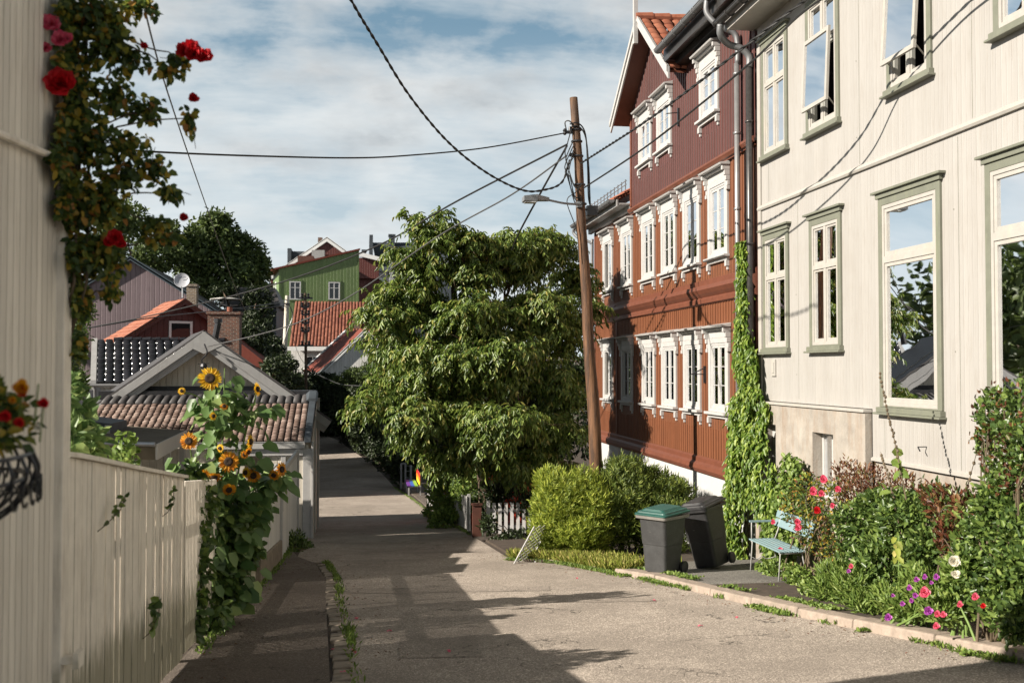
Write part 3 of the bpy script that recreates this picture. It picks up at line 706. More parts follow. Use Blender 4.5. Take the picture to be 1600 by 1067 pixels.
# lower wing roof
tile_roof('wing_roof', (6.5, 25.92, 4.42), (6.5, 30.9, 4.42), (11, 25.92, 7.0), .26, .33, 'tile_orange', rh, .035, .03)
mb = MB(); mb.face([(7, 30.3, 4.2), (14, 30.3, 4.2), (11, 30.3, 6.9)]); mb.box(6.62, 7.0, 25.9, 30.85, 4.27, 4.31)
mb.hexa([(6.5, 30.82, 4.2), (11, 30.82, 6.8), (11, 30.9, 6.8), (6.5, 30.9, 4.2), (6.5, 30.82, 4.46), (11, 30.82, 7.06), (11, 30.9, 7.06), (6.5, 30.9, 4.46)])
FW.box(mb, 25.92, 30.8, 4.12, 4.28, 0, .1); mb.box(6.56, 6.6, 25.9, 30.85, 4.22, 4.40); mb.build('eave_trim', 'grey_barge', rh)
mb = MB(); gutter(mb, 6.44, 25.95, 30.95, 4.40); mb.tube(curve_pts([(6.44, 30.75, 4.3), (6.44, 30.78, 4.15), (6.6, 30.6, 3.95), (6.9, 30.4, 3.8), (6.93, 30.4, 3.4), (6.93, 30.4, -2)], 5), .045, 10); mb.build('wing_gutter', 'galvanised', rh)
mb = MB(); y = 26.1
mb.tube([(6.85, 26, 4.82), (6.85, 30.5, 4.82)], .012, 5); mb.tube([(6.85, 26, 4.92), (6.85, 30.5, 4.92)], .012, 5)
while y < 30.5: mb.box(6.84, 6.86, y-.015, y+.015, 4.62, 4.96); y += .4
mb.build('snow_guard', 'galvanised', rh)
# iron bits on the facade
mb = MB(); FW.box(mb, 20.22, 20.27, -.3, .05, 0, .05); mb.bar(FW.p(20.25, -.12, .05), FW.p(20.25, -.12, .32), .02, .02); mb.bar(FW.p(20.25, .0, .05), FW.p(20.25, -.12, .3), .02, .02)
mb.build('wall_bracket', 'black_metal', rh)
mb = MB(); FU.box(mb, 21.72, 21.77, 5.35, 5.75, 0, .05); mb.bar(FU.p(21.75, 5.65, .05), FU.p(21.75, 5.62, .3), .02, .02); mb.build('wall_bracket', 'black_metal', rh)

# ================================================================ WHITE HOUSE
wh = thing('wooden_house', 'cream white weatherboarded house with sage green window frames on a stained concrete base', 'house', (7, 12, gz(12)))
W = [(16.06, 17.15, 3.62, 5.80, 'cross', None), (14.2, 15.33, 3.62, 5.80, 'cross', (.10, .15)), (11.72, 12.80, 3.62, 5.80, 'cross', (.10, .17)), (9.35, 10.45, 3.64, 5.8, 'cross', None),
     (16.06, 17.13, .24, 2.42, 'cross', None), (14.18, 15.25, .24, 2.42, 'cross', None), (11.55, 13.06, -.62, 2.40, 'big', None), (9.12, 10.64, -.62, 2.40, 'big', None), (6.6, 8.1, -.62, 2.4, 'big', None), (6.8, 7.9, 3.62, 5.8, 'cross', None)]
hl = []
for w in W: hl.append((w[0]+.095, w[1]-.095, w[2]+.12, w[3]-.12))
bw = (14.32, 15.02, -1.98, -.98); dr = (16.44, 17.2, -3.2, -.95)
mb = MB(); FW.wall(mb, 13.32, 17.34, -.56, 6.35, [h for h in hl if h[0] > 13.3]); FW.wall(mb, 3.0, 13.32, -1.25, 6.35, [h for h in hl if h[0] < 13.3])
mb.face([(7, 3, -2), (14, 3, -2), (14, 3, 6.3), (7, 3, 6.3)]); mb.face([(14, 3, -5), (14, 17.34, -5), (14, 17.34, 6.35), (14, 3, 6.35)])
for z in (-.5+.02, 2.85): mb.face([(7.15, 3, z), (14, 3, z), (14, 17.3, z), (7.15, 17.3, z)])
mb.face([(7, 17.34, 5.9), (7, 17.34, 6.35), (14, 17.34, 6.35), (14, 17.34, 5.9)])
mb.build('wall', 'white_boards', wh)
mb = MB()
for z in (-.48, 2.87):
    for y in (13.5, 10.95, 15.7): mb.box(7.3, 13.9, y-.04, y+.04, z, z+2.9)
    mb.box(11.0, 11.06, 3.1, 17.2, z, z+2.9)
mb.build('inner_wall', 'room_dark', wh)
mb = MB(); FW.wall(mb, 13.34, 17.35, -4.6, -.60, [bw, dr], n=.10, th=.32)
mb.face([(6.90, 13.34, -4.6), (7.0, 13.34, -4.6), (7.0, 13.34, -.6), (6.90, 13.34, -.6)]); mb.face([(6.90, 13.34, -.6), (7.0, 13.34, -.6), (7.0, 17.35, -.6), (6.90, 17.35, -.6)])
FW.wall(mb, 3, 13.32, -4.6, -1.27, [], n=-.03)
mb.build('plinth', 'concrete', wh)
white = None
f = MB(); ring(FW, f, bw[0], bw[1], bw[2], bw[3], .05, -.12, -.06); FW.box(f, (bw[0]+bw[1])/2-.035, (bw[0]+bw[1])/2+.035, bw[2]+.05, bw[3]-.05, -.12, -.065)
bwo = f.build('basement_window', 'white_paint', wh); g = MB(); g.face([FW.p(bw[0], bw[2], -.09), FW.p(bw[1], bw[2], -.09), FW.p(bw[1], bw[3], -.09), FW.p(bw[0], bw[3], -.09)]); g.build('pane', 'glass', bwo)
f = MB(); curtain_mb(FW, f, bw[0]+.05, bw[1]-.05, bw[2], bw[3], -.2, 6); f.build('curtain', 'curtain', bwo)
f = MB(); FW.box(f, dr[0], dr[1], dr[2], dr[3], -.22, -.16); f.build('basement_door', 'white_paint', wh)
for w in W:
    if w[4] == 'cross': white_window(FW, wh, *w[:4], style='cross', opened=w[5], head=w[3] < 3 or w[0] > 16)
    else: white_window(FW, wh, *w[:4], style='big', curtain=False, blind=.46 if 9 < w[0] < 10 else False)
mb = MB(); prof_strip(FW, mb, 3, 17.34, [(0, 2.79), (.035, 2.79), (.05, 2.82), (.035, 2.86), (.01, 2.88), (0, 2.88)])
FW.box(mb, 13.33, 17.35, -.61, -.57, .0, .135); prof_strip(FW, mb, 3, 13.32, [(0, -1.27), (.03, -1.27), (.03, -1.235), (0, -1.22)])
FW.box(mb, 17.22, 17.35, -.55, 5.95, .002, .03); FW.box(mb, 3, 17.3, 5.9, 6.06, 0, .035)
mb.build('moulding', 'cream_paint', wh, bevel=.004)
mb = MB()
for y, z0, z1 in ((15.72, -.5, 2.75), (13.62, 2.9, 5.85), (11.2, -1.2, 2.75), (12.98, -1.2, -.7), (10.9, 2.9, 5.85), (16.9, 2.9, 3.55)): FW.box(mb, y, y+.004, z0, z1, .0, .003)
for y, z in ((15.8, 1.2), (15.8, -.1), (13.7, 4.4), (11.3, 1.9), (11.3, .2), (11.0, 4.1), (13.7, 3.3)): FW.box(mb, y-.006, y+.006, z-.006, z+.006, 0, .006)
mb.build('board_joint', 'sage_paint', wh)
mb = MB(); mb.box(6.45, 6.999, 3, 17.45, 6.06, 6.10); mb.box(6.42, 6.46, 3, 17.45, 6.02, 6.2); mb.build('soffit', 'cream_paint', wh)
tile_roof('roof', (6.38, 3, 6.24), (6.38, 17.5, 6.24), (10.5, 3, 8.3), .26, .33, 'tile_orange', wh, .04, .03)
tile_roof('roof', (14.62, 3, 6.24), (14.62, 17.5, 6.24), (10.5, 3, 8.3), .26, .33, 'tile_orange', wh, .04, .03)
mb = MB(); mb.face([(6.5, 17.45, 6.22), (14.5, 17.45, 6.22), (10.5, 17.45, 8.25)]); mb.face([(6.5, 3.02, 6.22), (14.5, 3.02, 6.22), (10.5, 3.02, 8.25)]); mb.build('gable_wall', 'white_boards', wh)
mb = MB(); gutter(mb, 6.30, 3, 17.55, 6.20, .085); mb.build('gutter', 'dark_pipe', wh)
mb = MB(); mb.tube(curve_pts([(6.30, 17.35, 6.12), (6.32, 17.4, 5.95), (6.5, 17.5, 5.82), (6.72, 17.46, 5.74), (6.86, 17.44, 5.6), (6.87, 17.44, 5.4)], 5), .062, 12); mb.build('gutter_elbow', 'galvanised', wh, smooth=True)
mb = MB(); mb.tube([(6.87, 17.46, 5.45), (6.87, 17.46, 2), (6.87, 17.46, -.9)], .065, 12)
for z in (5.4, 4.4, 2.2, 0): mb.lathe((6.87, 17.46, z), [(.066, 0), (.078, .005), (.078, .04), (.066, .045)], 12)
mb.build('downpipe', 'dark_pipe', wh, smooth=True)
mb = MB(); FW.box(mb, 16.62, 16.80, .02-.15, .17-.02, 0, .03); FW.box(mb, 16.66, 16.76, -.08, .10, .031, .04); n_ = mb.build('vent_cover', 'cream_paint', wh)
mb = MB(); mb.bar(FW.p(11.95, -.98, 0), FW.p(11.95, -.98, .12), .012, .012); mb.bar(FW.p(11.95, -.98, .12), FW.p(11.9, -1.03, .12), .012, .012); mb.build('wall_hook', 'black_metal', wh)
# furniture seen through the tall window
cb = thing('cabinet', 'brown wooden chest of drawers indoors behind the tall ground floor window', 'cabinet', (8.6, 12.2, -.48))
mb = MB(); mb.box(8.4, 8.95, 11.7, 12.75, -.40, .50); mb.box(8.36, 8.99, 11.66, 12.79, .50, .54); mb.build('case', 'wood_cabinet', cb, bevel=.01)
for i in range(4):
    mb = MB(); z = -.34+i*.21; mb.box(8.38, 8.399, 11.75, 12.70, z, z+.18); d_ = mb.build('drawer', 'wood_cabinet', cb)
    mb = MB(); mb.box(8.36, 8.379, 12.15, 12.3, z+.08, z+.10); mb.build('handle', 'zinc', d_)
mb = MB()
for (x, y) in ((8.43, 11.73), (8.43, 12.72), (8.92, 11.73), (8.92, 12.72)): mb.box(x-.025, x+.025, y-.025, y+.025, -.48, -.40)
mb.build('foot', 'wood_cabinet', cb)
# ================================================================ NEAR HOUSE ON THE LEFT
nh = thing('wooden_house', 'close blurred corner of a cream boarded house at the left edge', 'house', (-2.1, 0, gz(2)))
FL = Fr((-1.57, 0), (-1.57, 1))
mb = MB(); FL.wall(mb, -6, 5.62, -3.2, 2.03); mb.face([(-1.57, 5.72, -3.2), (-2.6, 5.72, -3.2), (-2.6, 5.72, 2.03), (-1.57, 5.72, 2.03)], [(0, -3), (2.2, -3), (2.2, 2.03), (0, 2.03)])
mb.face([(-2.6, -6, -3.2), (-2.6, 5.72, -3.2), (-2.6, 5.72, 2.03), (-2.6, -6, 2.03)]); mb.face([(-1.57, -6, -3.2), (-2.6, -6, -3.2), (-2.6, -6, 2.03), (-1.57, -6, 2.03)])
mb.build('wall', 'left_boards', nh)
mb = MB(); mb.box(-1.66, -1.53, 5.6, 5.745, -3.2, 2.01); mb.build('corner_board', 'fence_paint', nh, bevel=.008)
mb = MB(); mb.hexa([(-2.7, -6.1, 2.03), (-1.5, -6.1, 2.03), (-1.5, 5.75, 2.03), (-2.7, 5.75, 2.03), (-2.2, -6.1, 2.12), (-2.0, -6.1, 2.12), (-2.0, 5.75, 2.12), (-2.2, 5.75, 2.12)]); mb.build('roof', 'tile_slate', nh)
mb = MB(); a = atX(-10, 205, -1.53); b = atX(78, 243, -1.53); mb.tube([a, b], .018, 8); mb.build('handrail', 'fence_paint', nh)
mb = MB(); a = atX(92, 1030, -1.55); mb.box(-1.53, -1.45, a.y-.03, a.y+.03, a.z-.02, a.z+.02); mb.box(-1.47, -1.44, a.y-.05, a.y+.05, a.z-.04, a.z+.04); mb.build('hinge', 'fence_paint', nh)
# ================================================================ FENCES ON THE LEFT
def smooth(t): return t*t*(3-2*t)
fa = thing('board_fence', 'tall cream board fence with a sloping top beside the near house corner', 'fence', (-1.6, 7.6, gz(7.6)))
mb = MB(); y = 5.76
_tp = [atX(u, v, -1.59) for u, v in ((96, 713), (112, 716), (150, 723), (210, 735), (281, 747), (300, 749))]
topz = lambda y: float(np.interp(y, [q.y for q in _tp], [q.z for q in _tp]))
while y < 9.60:
    w = random.choice((.075, .085, .095)); t = topz(y); dx = random.uniform(-.006, .006)
    mb.hexa([(-1.60+dx, y, gz(y)+.05), (-1.575+dx, y, gz(y)+.05), (-1.575+dx, y+w, gz(y)+.05), (-1.60+dx, y+w, gz(y)+.05), (-1.60+dx, y, t), (-1.575+dx, y, t), (-1.575+dx, y+w, topz(y+w)), (-1.60+dx, y+w, topz(y+w))])
    y += w+random.choice((.002, .003, .005, .008))
mb.build('board', 'fence_paint', fa)
mb = MB()
ysq = np.linspace(5.74, 9.6, 16)
for a, b in zip(ysq, ysq[1:]): mb.hexa([(-1.64, a, topz(a)+.004), (-1.54, a, topz(a)+.004), (-1.54, b, topz(b)+.004), (-1.64, b, topz(b)+.004), (-1.64, a, topz(a)+.03), (-1.54, a, topz(a)+.03), (-1.54, b, topz(b)+.03), (-1.64, b, topz(b)+.03)])
mb.build('top_rail', 'fence_paint', fa)
mb = MB()
for k in (.25, 1.2):
    for a, b in zip(ysq, ysq[1:]): mb.hexa([(-1.66, a, gz(a)+k), (-1.605, a, gz(a)+k), (-1.605, b, gz(b)+k), (-1.66, b, gz(b)+k), (-1.66, a, gz(a)+k+.09), (-1.605, a, gz(a)+k+.09), (-1.605, b, gz(b)+k+.09), (-1.66, b, gz(b)+k+.09)])
mb.build('cross_rail', 'fence_paint', fa)
fb = thing('picket_fence', 'cream picket fence behind the sunflowers with narrow gaps', 'fence', (-1.6, 12.6, gz(12.6)))
mb = MB(); y = 9.66
while y < 16.0:
    w = .07; t = gz(y)+1.63
    mb.hexa([(-1.60, y, gz(y)+.08), (-1.578, y, gz(y)+.08), (-1.578, y+w, gz(y)+.08), (-1.60, y+w, gz(y)+.08), (-1.60, y, t), (-1.578, y, t), (-1.578, y+w, t), (-1.60, y+w, t)]); y += w+.016
mb.build('picket', 'fence_paint', fb)
mb = MB()
for k in (.25, 1.15): mb.hexa([(-1.66, 9.6, gz(9.6)+k), (-1.605, 9.6, gz(9.6)+k), (-1.605, 16, gz(16)+k), (-1.66, 16, gz(16)+k), (-1.66, 9.6, gz(9.6)+k+.09), (-1.605, 9.6, gz(9.6)+k+.09), (-1.605, 16, gz(16)+k+.09), (-1.66, 16, gz(16)+k+.09)])
mb.build('cross_rail', 'fence_paint', fb)
for y in (9.62, 12.8, 16.05): mb = MB(); mb.box(-1.72, -1.61, y-.05, y+.05, gz(y)-.1, gz(y)+1.6); mb.build('post', 'fence_paint', fb)
fc = thing('board_fence', 'white board fence on a low stone footing before the tiled outbuilding', 'fence', (-1.6, 19, gz(19)))
P_ = [(16.1, 17.5), (17.5, 18.9), (18.9, 20.3)]
mb = MB()
for (a, b) in P_:
    t = gz((a+b)/2)+1.75; lo_ = gz(b)+.42
    FL_ = Fr((-1.55, 0), (-1.55, 1)); FL_.wall(mb, a, b, lo_, t); mb.box(-1.60, -1.552, a, b, lo_, t-.001); 
mb.build('panel', 'white_siding', fc)
mb = MB(); 
for (a, b) in P_: t = gz((a+b)/2)+1.75; mb.box(-1.63, -1.50, a, b, t, t+.035)
mb.build('top_rail', 'white_paint', fc)
mb = MB(); mb.hexa([(-1.7, 16.1, gz(16.1)-.2), (-1.5, 16.1, gz(16.1)-.2), (-1.5, 20.3, gz(20.3)-.2), (-1.7, 20.3, gz(20.3)-.2), (-1.7, 16.1, gz(16.1)+.38), (-1.5, 16.1, gz(16.1)+.38), (-1.5, 20.3, gz(20.3)+.40), (-1.7, 20.3, gz(20.3)+.40)])
mb.build('stone_footing', 'stone_base', fc, bevel=.02)
gt = thing('garden_gate', 'white boarded gate with a padlock before the outbuilding corner', 'gate', (-1.55, 22.6, gz(22.6)))
mb = MB(); FL_.wall(mb, 20.4, 25.6, gz(23.5)+.12, gz(20.4)+1.7); mb.box(-1.6, -1.552, 20.4, 25.6, gz(23.5)+.12, gz(20.4)+1.7); mb.build('panel', 'white_siding', gt)
for y in (20.36, 25.62): mb = MB(); mb.box(-1.6, -1.5, y-.05, y+.05, gz(25)-.1, gz(20.4)+1.74); mb.build('post', 'white_paint', gt)
mb = MB(); mb.box(-1.549, -1.53, 20.42, 25.56, gz(20.4)+1.6, gz(20.4)+1.7); mb.build('top_rail', 'white_paint', gt)
mb = MB(); z = gz(20.6)+1.05; mb.box(-1.545, -1.515, 20.52, 20.68, z-.12, z+.10); mb.tube([(-1.53, 20.56, z+.1), (-1.53, 20.56, z+.2), (-1.53, 20.60, z+.24), (-1.53, 20.64, z+.2), (-1.53, 20.64, z+.1)], .012, 6); mb.bar((-1.53, 20.6, z+.2), (-1.53, 20.6, z+.38), .02, .02); mb.build('padlock', 'black_metal', gt)

# ================================================================ GABLED OUTBUILDING (LEFT)
ob = thing('gabled_outbuilding', 'white gabled outbuilding with grey bargeboards and a mossy brown tiled front roof', 'outbuilding', (-4.3, 30, gz(29)))
ax, az = -4.31, 1.06; rx, rz = -.80, -1.45; lx = ax-(rx-ax)
FY = Fr((0, 29.9), (1, 29.9))
mb = MB(); wx0, wx1 = lx+.5, -1.25
mb.face([FY.p(wx0, -5, 0), FY.p(wx1, -5, 0), FY.p(wx1, rz+.25, 0), FY.p(ax, az-.1, 0), FY.p(wx0, rz+.25, 0)], [(wx0, -5), (wx1, -5), (wx1, rz+.25), (ax, az), (wx0, rz+.25)])
sx = -.7; yb_ = 32.8
mb.face([(wx1, 29.9, -5.4), (wx1+sx, yb_, -6), (wx1+sx, yb_, rz+.25), (wx1, 29.9, rz+.25)]); mb.face([(wx0, 29.9, -5.4), (wx0+sx, yb_, -6), (wx0+sx, yb_, rz+.25), (wx0, 29.9, rz+.25)])
mb.face([(wx0+sx, yb_, -6), (wx1+sx, yb_, -6), (wx1+sx, yb_, rz+.25), (ax+sx, yb_, az-.1), (wx0+sx, yb_, rz+.25)]); mb.build('gable_wall', 'cream_gable', ob)
for s, e in ((1, rx), (-1, lx)):
    mb = MB(); d = Vector((e-ax, 0, rz-az)); d.normalize(); n = Vector((-d.z*s, 0, d.x*s)); 
    if n.z < 0: n = -n
    a = Vector((ax, 29.25, az)); b = Vector((e, 29.25, rz)); L = Vector((-.9, 3.7, 0))
    mb.hexa([a-n*.05, b-n*.05, b-n*.05+L, a-n*.05+L, a, b, b+L, a+L]); mb.build('roof_slope', 'tile_slate', ob)
    mb = MB()
    for (o1, w, y) in ((-.06, .20, 29.22), (-.25, .18, 29.27)):
        p = a+n*o1; q = b+n*o1; y0 = Vector((0, y-29.25-.0, 0)); t = Vector((0, .045, 0)); mb.hexa([p+y0-n*w, q+y0-n*w, q+y0-n*w+t, p+y0-n*w+t, p+y0, q+y0, q+y0+t, p+y0+t])
    p = a-n*.30; q = b-n*.30; mb.hexa([p-n*.03, q-n*.03, q-n*.03+Vector((0, .6, 0)), p-n*.03+Vector((0, .6, 0)), p, q, q+Vector((0, .6, 0)), p+Vector((0, .6, 0))])
    mb.build('bargeboard', 'grey_barge', ob, bevel=.006)
mb = MB(); mb.face([(ax-.5, 29.21, az-.42), (ax+.5, 29.21, az-.42), (ax, 29.21, az-.04)]); mb.face([(ax-.5, 29.21, az-.42), (ax, 29.21, az-.66), (ax+.5, 29.21, az-.42)]); mb.build('apex_board', 'grey_barge', ob)
# front tiled roof
e0, e1, et = Vector((-6.9, 26.35, -1.82)), Vector((-1.42, 26.35, -1.82)), Vector((-6.9, 29.35, -.78))
sp = .80; mid = e0.lerp(et, sp)
tile_roof('tiled_roof', e0, e1, mid, .165, .20, 'tile_brown', ob, .022, .05, flat=True)
tile_roof('top_course', mid, mid+(e1-e0), et, .22, .62, 'tile_slate', ob, .05, .05, lift=.02)
mb = MB(); mb.face([e0-Vector((0, 0, .04)), e1-Vector((0, 0, .04)), et+(e1-e0)-Vector((0, 0, .04)), et-Vector((0, 0, .04))]); mb.build('roof_deck', 'black_metal', ob)
mb = MB(); dv = (et-e0); a = e1+Vector((.0, -.03, 0)); b = e1+dv
mb.hexa([a+Vector((0, 0, -.05)), a+Vector((.17, 0, -.05)), b+Vector((.17, 0, -.05)), b+Vector((0, 0, -.05)), a+Vector((0, 0, .085)), a+Vector((.17, 0, .085)), b+Vector((.17, 0, .085)), b+Vector((0, 0, .085))])
c = b+Vector((0, -.6, -.21)); mb.hexa([c+Vector((-.12, 0, .08)), c+Vector((.22, 0, .08)), b+Vector((.22, 0, .08)), b+Vector((-.12, 0, .08)), c+Vector((-.02, 0, .17)), c+Vector((.18, 0, .17)), b+Vector((.18, 0, .17)), b+Vector((-.02, 0, .17))])
mb.build('verge_flashing', 'slate', ob, bevel=.01)
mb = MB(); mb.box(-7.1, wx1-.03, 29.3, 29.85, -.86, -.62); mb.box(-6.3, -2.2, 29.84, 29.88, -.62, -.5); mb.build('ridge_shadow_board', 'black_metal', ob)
FE = Fr((0, 26.5), (1, 26.5))
mb = MB(); FE.wall(mb, -6.9, -1.32, -4.9, -1.92, [(-2.9, -2.5, -3.6, -2.1)]); mb.build('front_wall', 'cream_gable', ob)
mb = MB(); mb.face([(-1.25, 26.42, -4.6), (-1.25, 30, -4.9), (-1.25, 30, -.82), (-1.25, 26.42, -1.95)], [(0, -4.6), (3.5, -4.9), (3.5, -.8), (0, -1.9)]); mb.build('side_wall', 'cream_gable', ob)
mb = MB(); FE.box(mb, -6.95, -1.40, -2.02, -1.84, .0, .14); FE.box(mb, -3.0, -1.44, -2.2, -2.03, .0, .07); FE.box(mb, -1.46, -1.24, -4.7, -2.03, .0, .05); FE.box(mb, -2.0, -1.88, -3.2, -2.2, 0, .05)
mb.box(-1.249, -1.19, 26.40, 26.58, -4.7, -1.85); mb.box(-1.249, -1.19, 29.85, 29.99, -4.9, -.85); mb.box(-1.249, -1.21, 28.2, 28.32, -4.9, -1.3)
mb.build('trim_board', 'white_paint', ob, bevel=.008)
mb = MB(); g0 = Vector((-4.3, 29.1, .12)); mb.tube(curve_pts([g0+Vector((.02, 0, .55)), g0+Vector((.1, -.05, .3)), g0+Vector((-.05, 0, .1)), g0+Vector((.06, 0, -.1))], 5), .02, 6); mb.lathe(g0+Vector((0, 0, -.12)), [(.06, 0), (.1, .05), (.08, .12), (.02, .16)], 8); mb.bar(g0+Vector((-.15, 0, 0)), g0+Vector((.15, 0, .02)), .02, .02); mb.build('cable_bracket', 'black_metal', ob)
# small canopy building
pc = thing('porch', 'low porch with a flat brown felt roof and pale posts behind the sloping board fence', 'porch', (-5, 22, gz(22)))
A = atY(243, 694, 20.5); B = atY(290, 672, 25.3); Cc = atY(60, 655, 25.3); Dd = atY(60, 690, 20.5)
mb = MB(); t = Vector((0, 0, -.05)); mb.hexa([Dd+t, A+t, B+t, Cc+t, Dd, A, B, Cc]); mb.build('roof', 'roof_felt', pc)
mb = MB(); q = Vector((0, 0, -.30)); n1 = Vector((.03, 0, 0)); mb.hexa([A+q, A+q+n1, B+q+n1, B+q, A, A+n1, B+n1, B]); mb.build('side_fascia', 'cream_paint', pc)
mb = MB(); n1 = Vector((0, .03, 0)); mb.hexa([Dd+q, A+q, A+q+n1, Dd+q+n1, Dd+t*1.2, A+t*1.2, A+t*1.2+n1, Dd+t*1.2+n1]); mb.build('front_fascia', 'roof_felt', pc)
mb = MB(); mb.tube([Dd+Vector((0, -.05, 0)), A+Vector((0, -.05, 0))], .045, 8); mb.build('gutter', 'zinc', pc)
for (px, yy) in ((215, 20.8), (262, 23.0), (285, 25.0), (150, 20.8)):
    p = atY(px, 710, yy); mb = MB(); mb.box(p.x-.06, p.x+.06, yy-.06, yy+.06, gz(yy)-.1, -1.75); mb.build('post', 'cream_paint', pc)
p = atY(240, 700, 25.5); FQ = Fr((p.x-3, 25.6), (p.x+1.2, 25.6)); mb = MB(); FQ.wall(mb, 0, 4.0, gz(25), -1.75); mb.build('rear_wall', 'cream_gable', pc)
dk = thing('shed_roof', 'dark gabled shed roof end left of the brown tiles', 'shed', (-7, 23.5, gz(23)))
a = atY(100, 632, 23.2); b = atY(172, 662, 23.2); mb = MB(); mb.hexa([a+Vector((-2, 0, -.5)), b+Vector((0, 0, -.3)), b+Vector((0, 1.6, -.3)), a+Vector((-2, 1.6, -.5)), a+Vector((-2, 0, .0)), b, b+Vector((0, 1.6, 0)), a+Vector((-2, 1.6, 0))]); mb.build('roof', 'slate', dk)
mb = MB(); mb.box(b.x-.10, b.x, 23.14, 23.19, b.z-.38, b.z-.02); mb.build('fascia_end', 'grey_barge', dk)
mb = MB(); mb.box(a.x-2, b.x-.4, 23.4, 24.6, gz(23), a.z-.4); mb.build('wall', 'cream_gable', dk)

# ================================================================ HOUSES BEHIND, GENERIC BUILDER
def gable_house(root, cx, y, w, depth, zb, ze, zr, wallm, roofm, barge='far_white', over=.4, rot=0, tu=.28, tv=.36, tl=True, bw_=.22, apex=0):
    """ridge runs away from the viewer; front gable at y"""
    def T(x, yy, z): c, s = math.cos(rot), math.sin(rot); return Vector((cx+x*c-yy*s, y+x*s+yy*c, z))
    h = w/2; mb = MB(); k = (zr-ze)/h
    mb.face([T(-h, 0, zb), T(h, 0, zb), T(h, 0, ze), T(apex, 0, zr-.05), T(-h, 0, ze)], [(-h, zb), (h, zb), (h, ze), (apex, zr), (-h, ze)])
    mb.face([T(-h, depth, zb), T(h, depth, zb), T(h, depth, ze), T(apex, depth, zr-.05), T(-h, depth, ze)])
    for s in (-1, 1): mb.face([T(s*h, 0, zb), T(s*h, depth, zb), T(s*h, depth, ze), T(s*h, 0, ze)], [(0, zb), (depth, zb), (depth, ze), (0, ze)])
    mb.build('wall', wallm, root)
    for s in (-1, 1):
        e = T(s*(h+over), -over, ze-k*over); e2 = T(s*(h+over), depth+over, ze-k*over); r = T(apex, -over, zr)
        if tl: tile_roof('roof', e, e2, r, tu, tv, roofm, root, .04, .04)
        m = MB(); r2 = T(apex, depth+over, zr); dn = Vector((0, 0, -.06)); m.hexa([e+dn*2, e2+dn*2, r2+dn*2, r+dn*2, e+dn*.3, e2+dn*.3, r2+dn*.3, r+dn*.3]); m.build('roof_deck', roofm, root)
        m = MB(); f = T(0, -.06, 0)-T(0, 0, 0); v = Vector((0, 0, bw_)); m.hexa([e-v, r-v, r-v-f, e-v-f, e+Vector((0, 0, .06)), r+Vector((0, 0, .06)), r-f+Vector((0, 0, .06)), e-f+Vector((0, 0, .06))]); m.build('bargeboard', barge, root)
    c, s = math.cos(rot), math.sin(rot); return Fr((cx, y), (cx+c, y+s))
# black glazed roof house
bh = thing('tiled_house', 'low house with a glossy black glazed tile roof behind the grey gable', 'house', (-7, 47.56, gz(44.08)))
a = atY(150, 598, 42.34); b = atY(330, 598, 42.34); c = atY(152, 532, 45.24)
tile_roof('roof', a, b, c, .34, .42, 'tile_black', bh, .06, .06)
mb = MB(); x = a.x
while x < b.x: mb.tube([(x, c.y, c.z+.04), (x+.36, c.y, c.z+.05)], [.09, .11], 8); x += .38
mb.build('ridge_tiles', 'tile_black', bh)
mb = MB(); mb.face([a-Vector((0, 0, .06)), b-Vector((0, 0, .06)), Vector((b.x, c.y, c.z-.06)), c-Vector((0, 0, .06))]); mb.face([Vector((a.x, 48.26, a.z)), Vector((b.x, 48.26, a.z)), Vector((b.x, c.y, c.z-.06)), c-Vector((0, 0, .06))]); mb.build('roof_deck', 'slate', bh)
mb = MB(); v = Vector((-.22, 0, 0)); u = Vector((0, 0, -.28)); mb.hexa([a+v+u, a+u, c+u, c+v+u, a+v+Vector((0, 0, .1)), a+Vector((0, 0, .1)), c+Vector((0, 0, .1)), c+v+Vector((0, 0, .1))]); mb.build('bargeboard', 'grey_barge', bh)
mb = MB(); mb.box(a.x+.1, b.x, 42.69, 48.02, gz(44.08)-.5, a.z-.05); mb.build('wall', 'white_siding', bh); mb = MB(); mb.tube([a+Vector((-.2, -.1, -.1)), b+Vector((0, -.1, -.1))], .07, 8); mb.tube([a+Vector((-.05, 0, -.1)), (a.x-.05, 42.57, -3.5)], .05, 8); mb.build('gutter', 'light_pipe', bh)
# red dormer house
rd = thing('wooden_house', 'dark red gable with orange tiles and a white framed window beneath the satellite dish', 'house', (-7.8, 54.52, gz(52.20)))
p = atY(283, 468, 51.62); k = atY(190, 528, 51.62); hw_ = (p.x-k.x)
ff = gable_house(rd, p.x, 51.97, hw_*2-.5, 2.4, gz(52.20), k.z+.2, p.z, 'far_red_boards', 'tile_orange', barge='far_red_boards', over=.45, rot=R(27), bw_=.25)
a = atY(263, 531, 51.97); b = atY(301, 502, 51.97); far_window(ff, rd, (a.x-p.x), (b.x-p.x), a.z, b.z, 1, ())
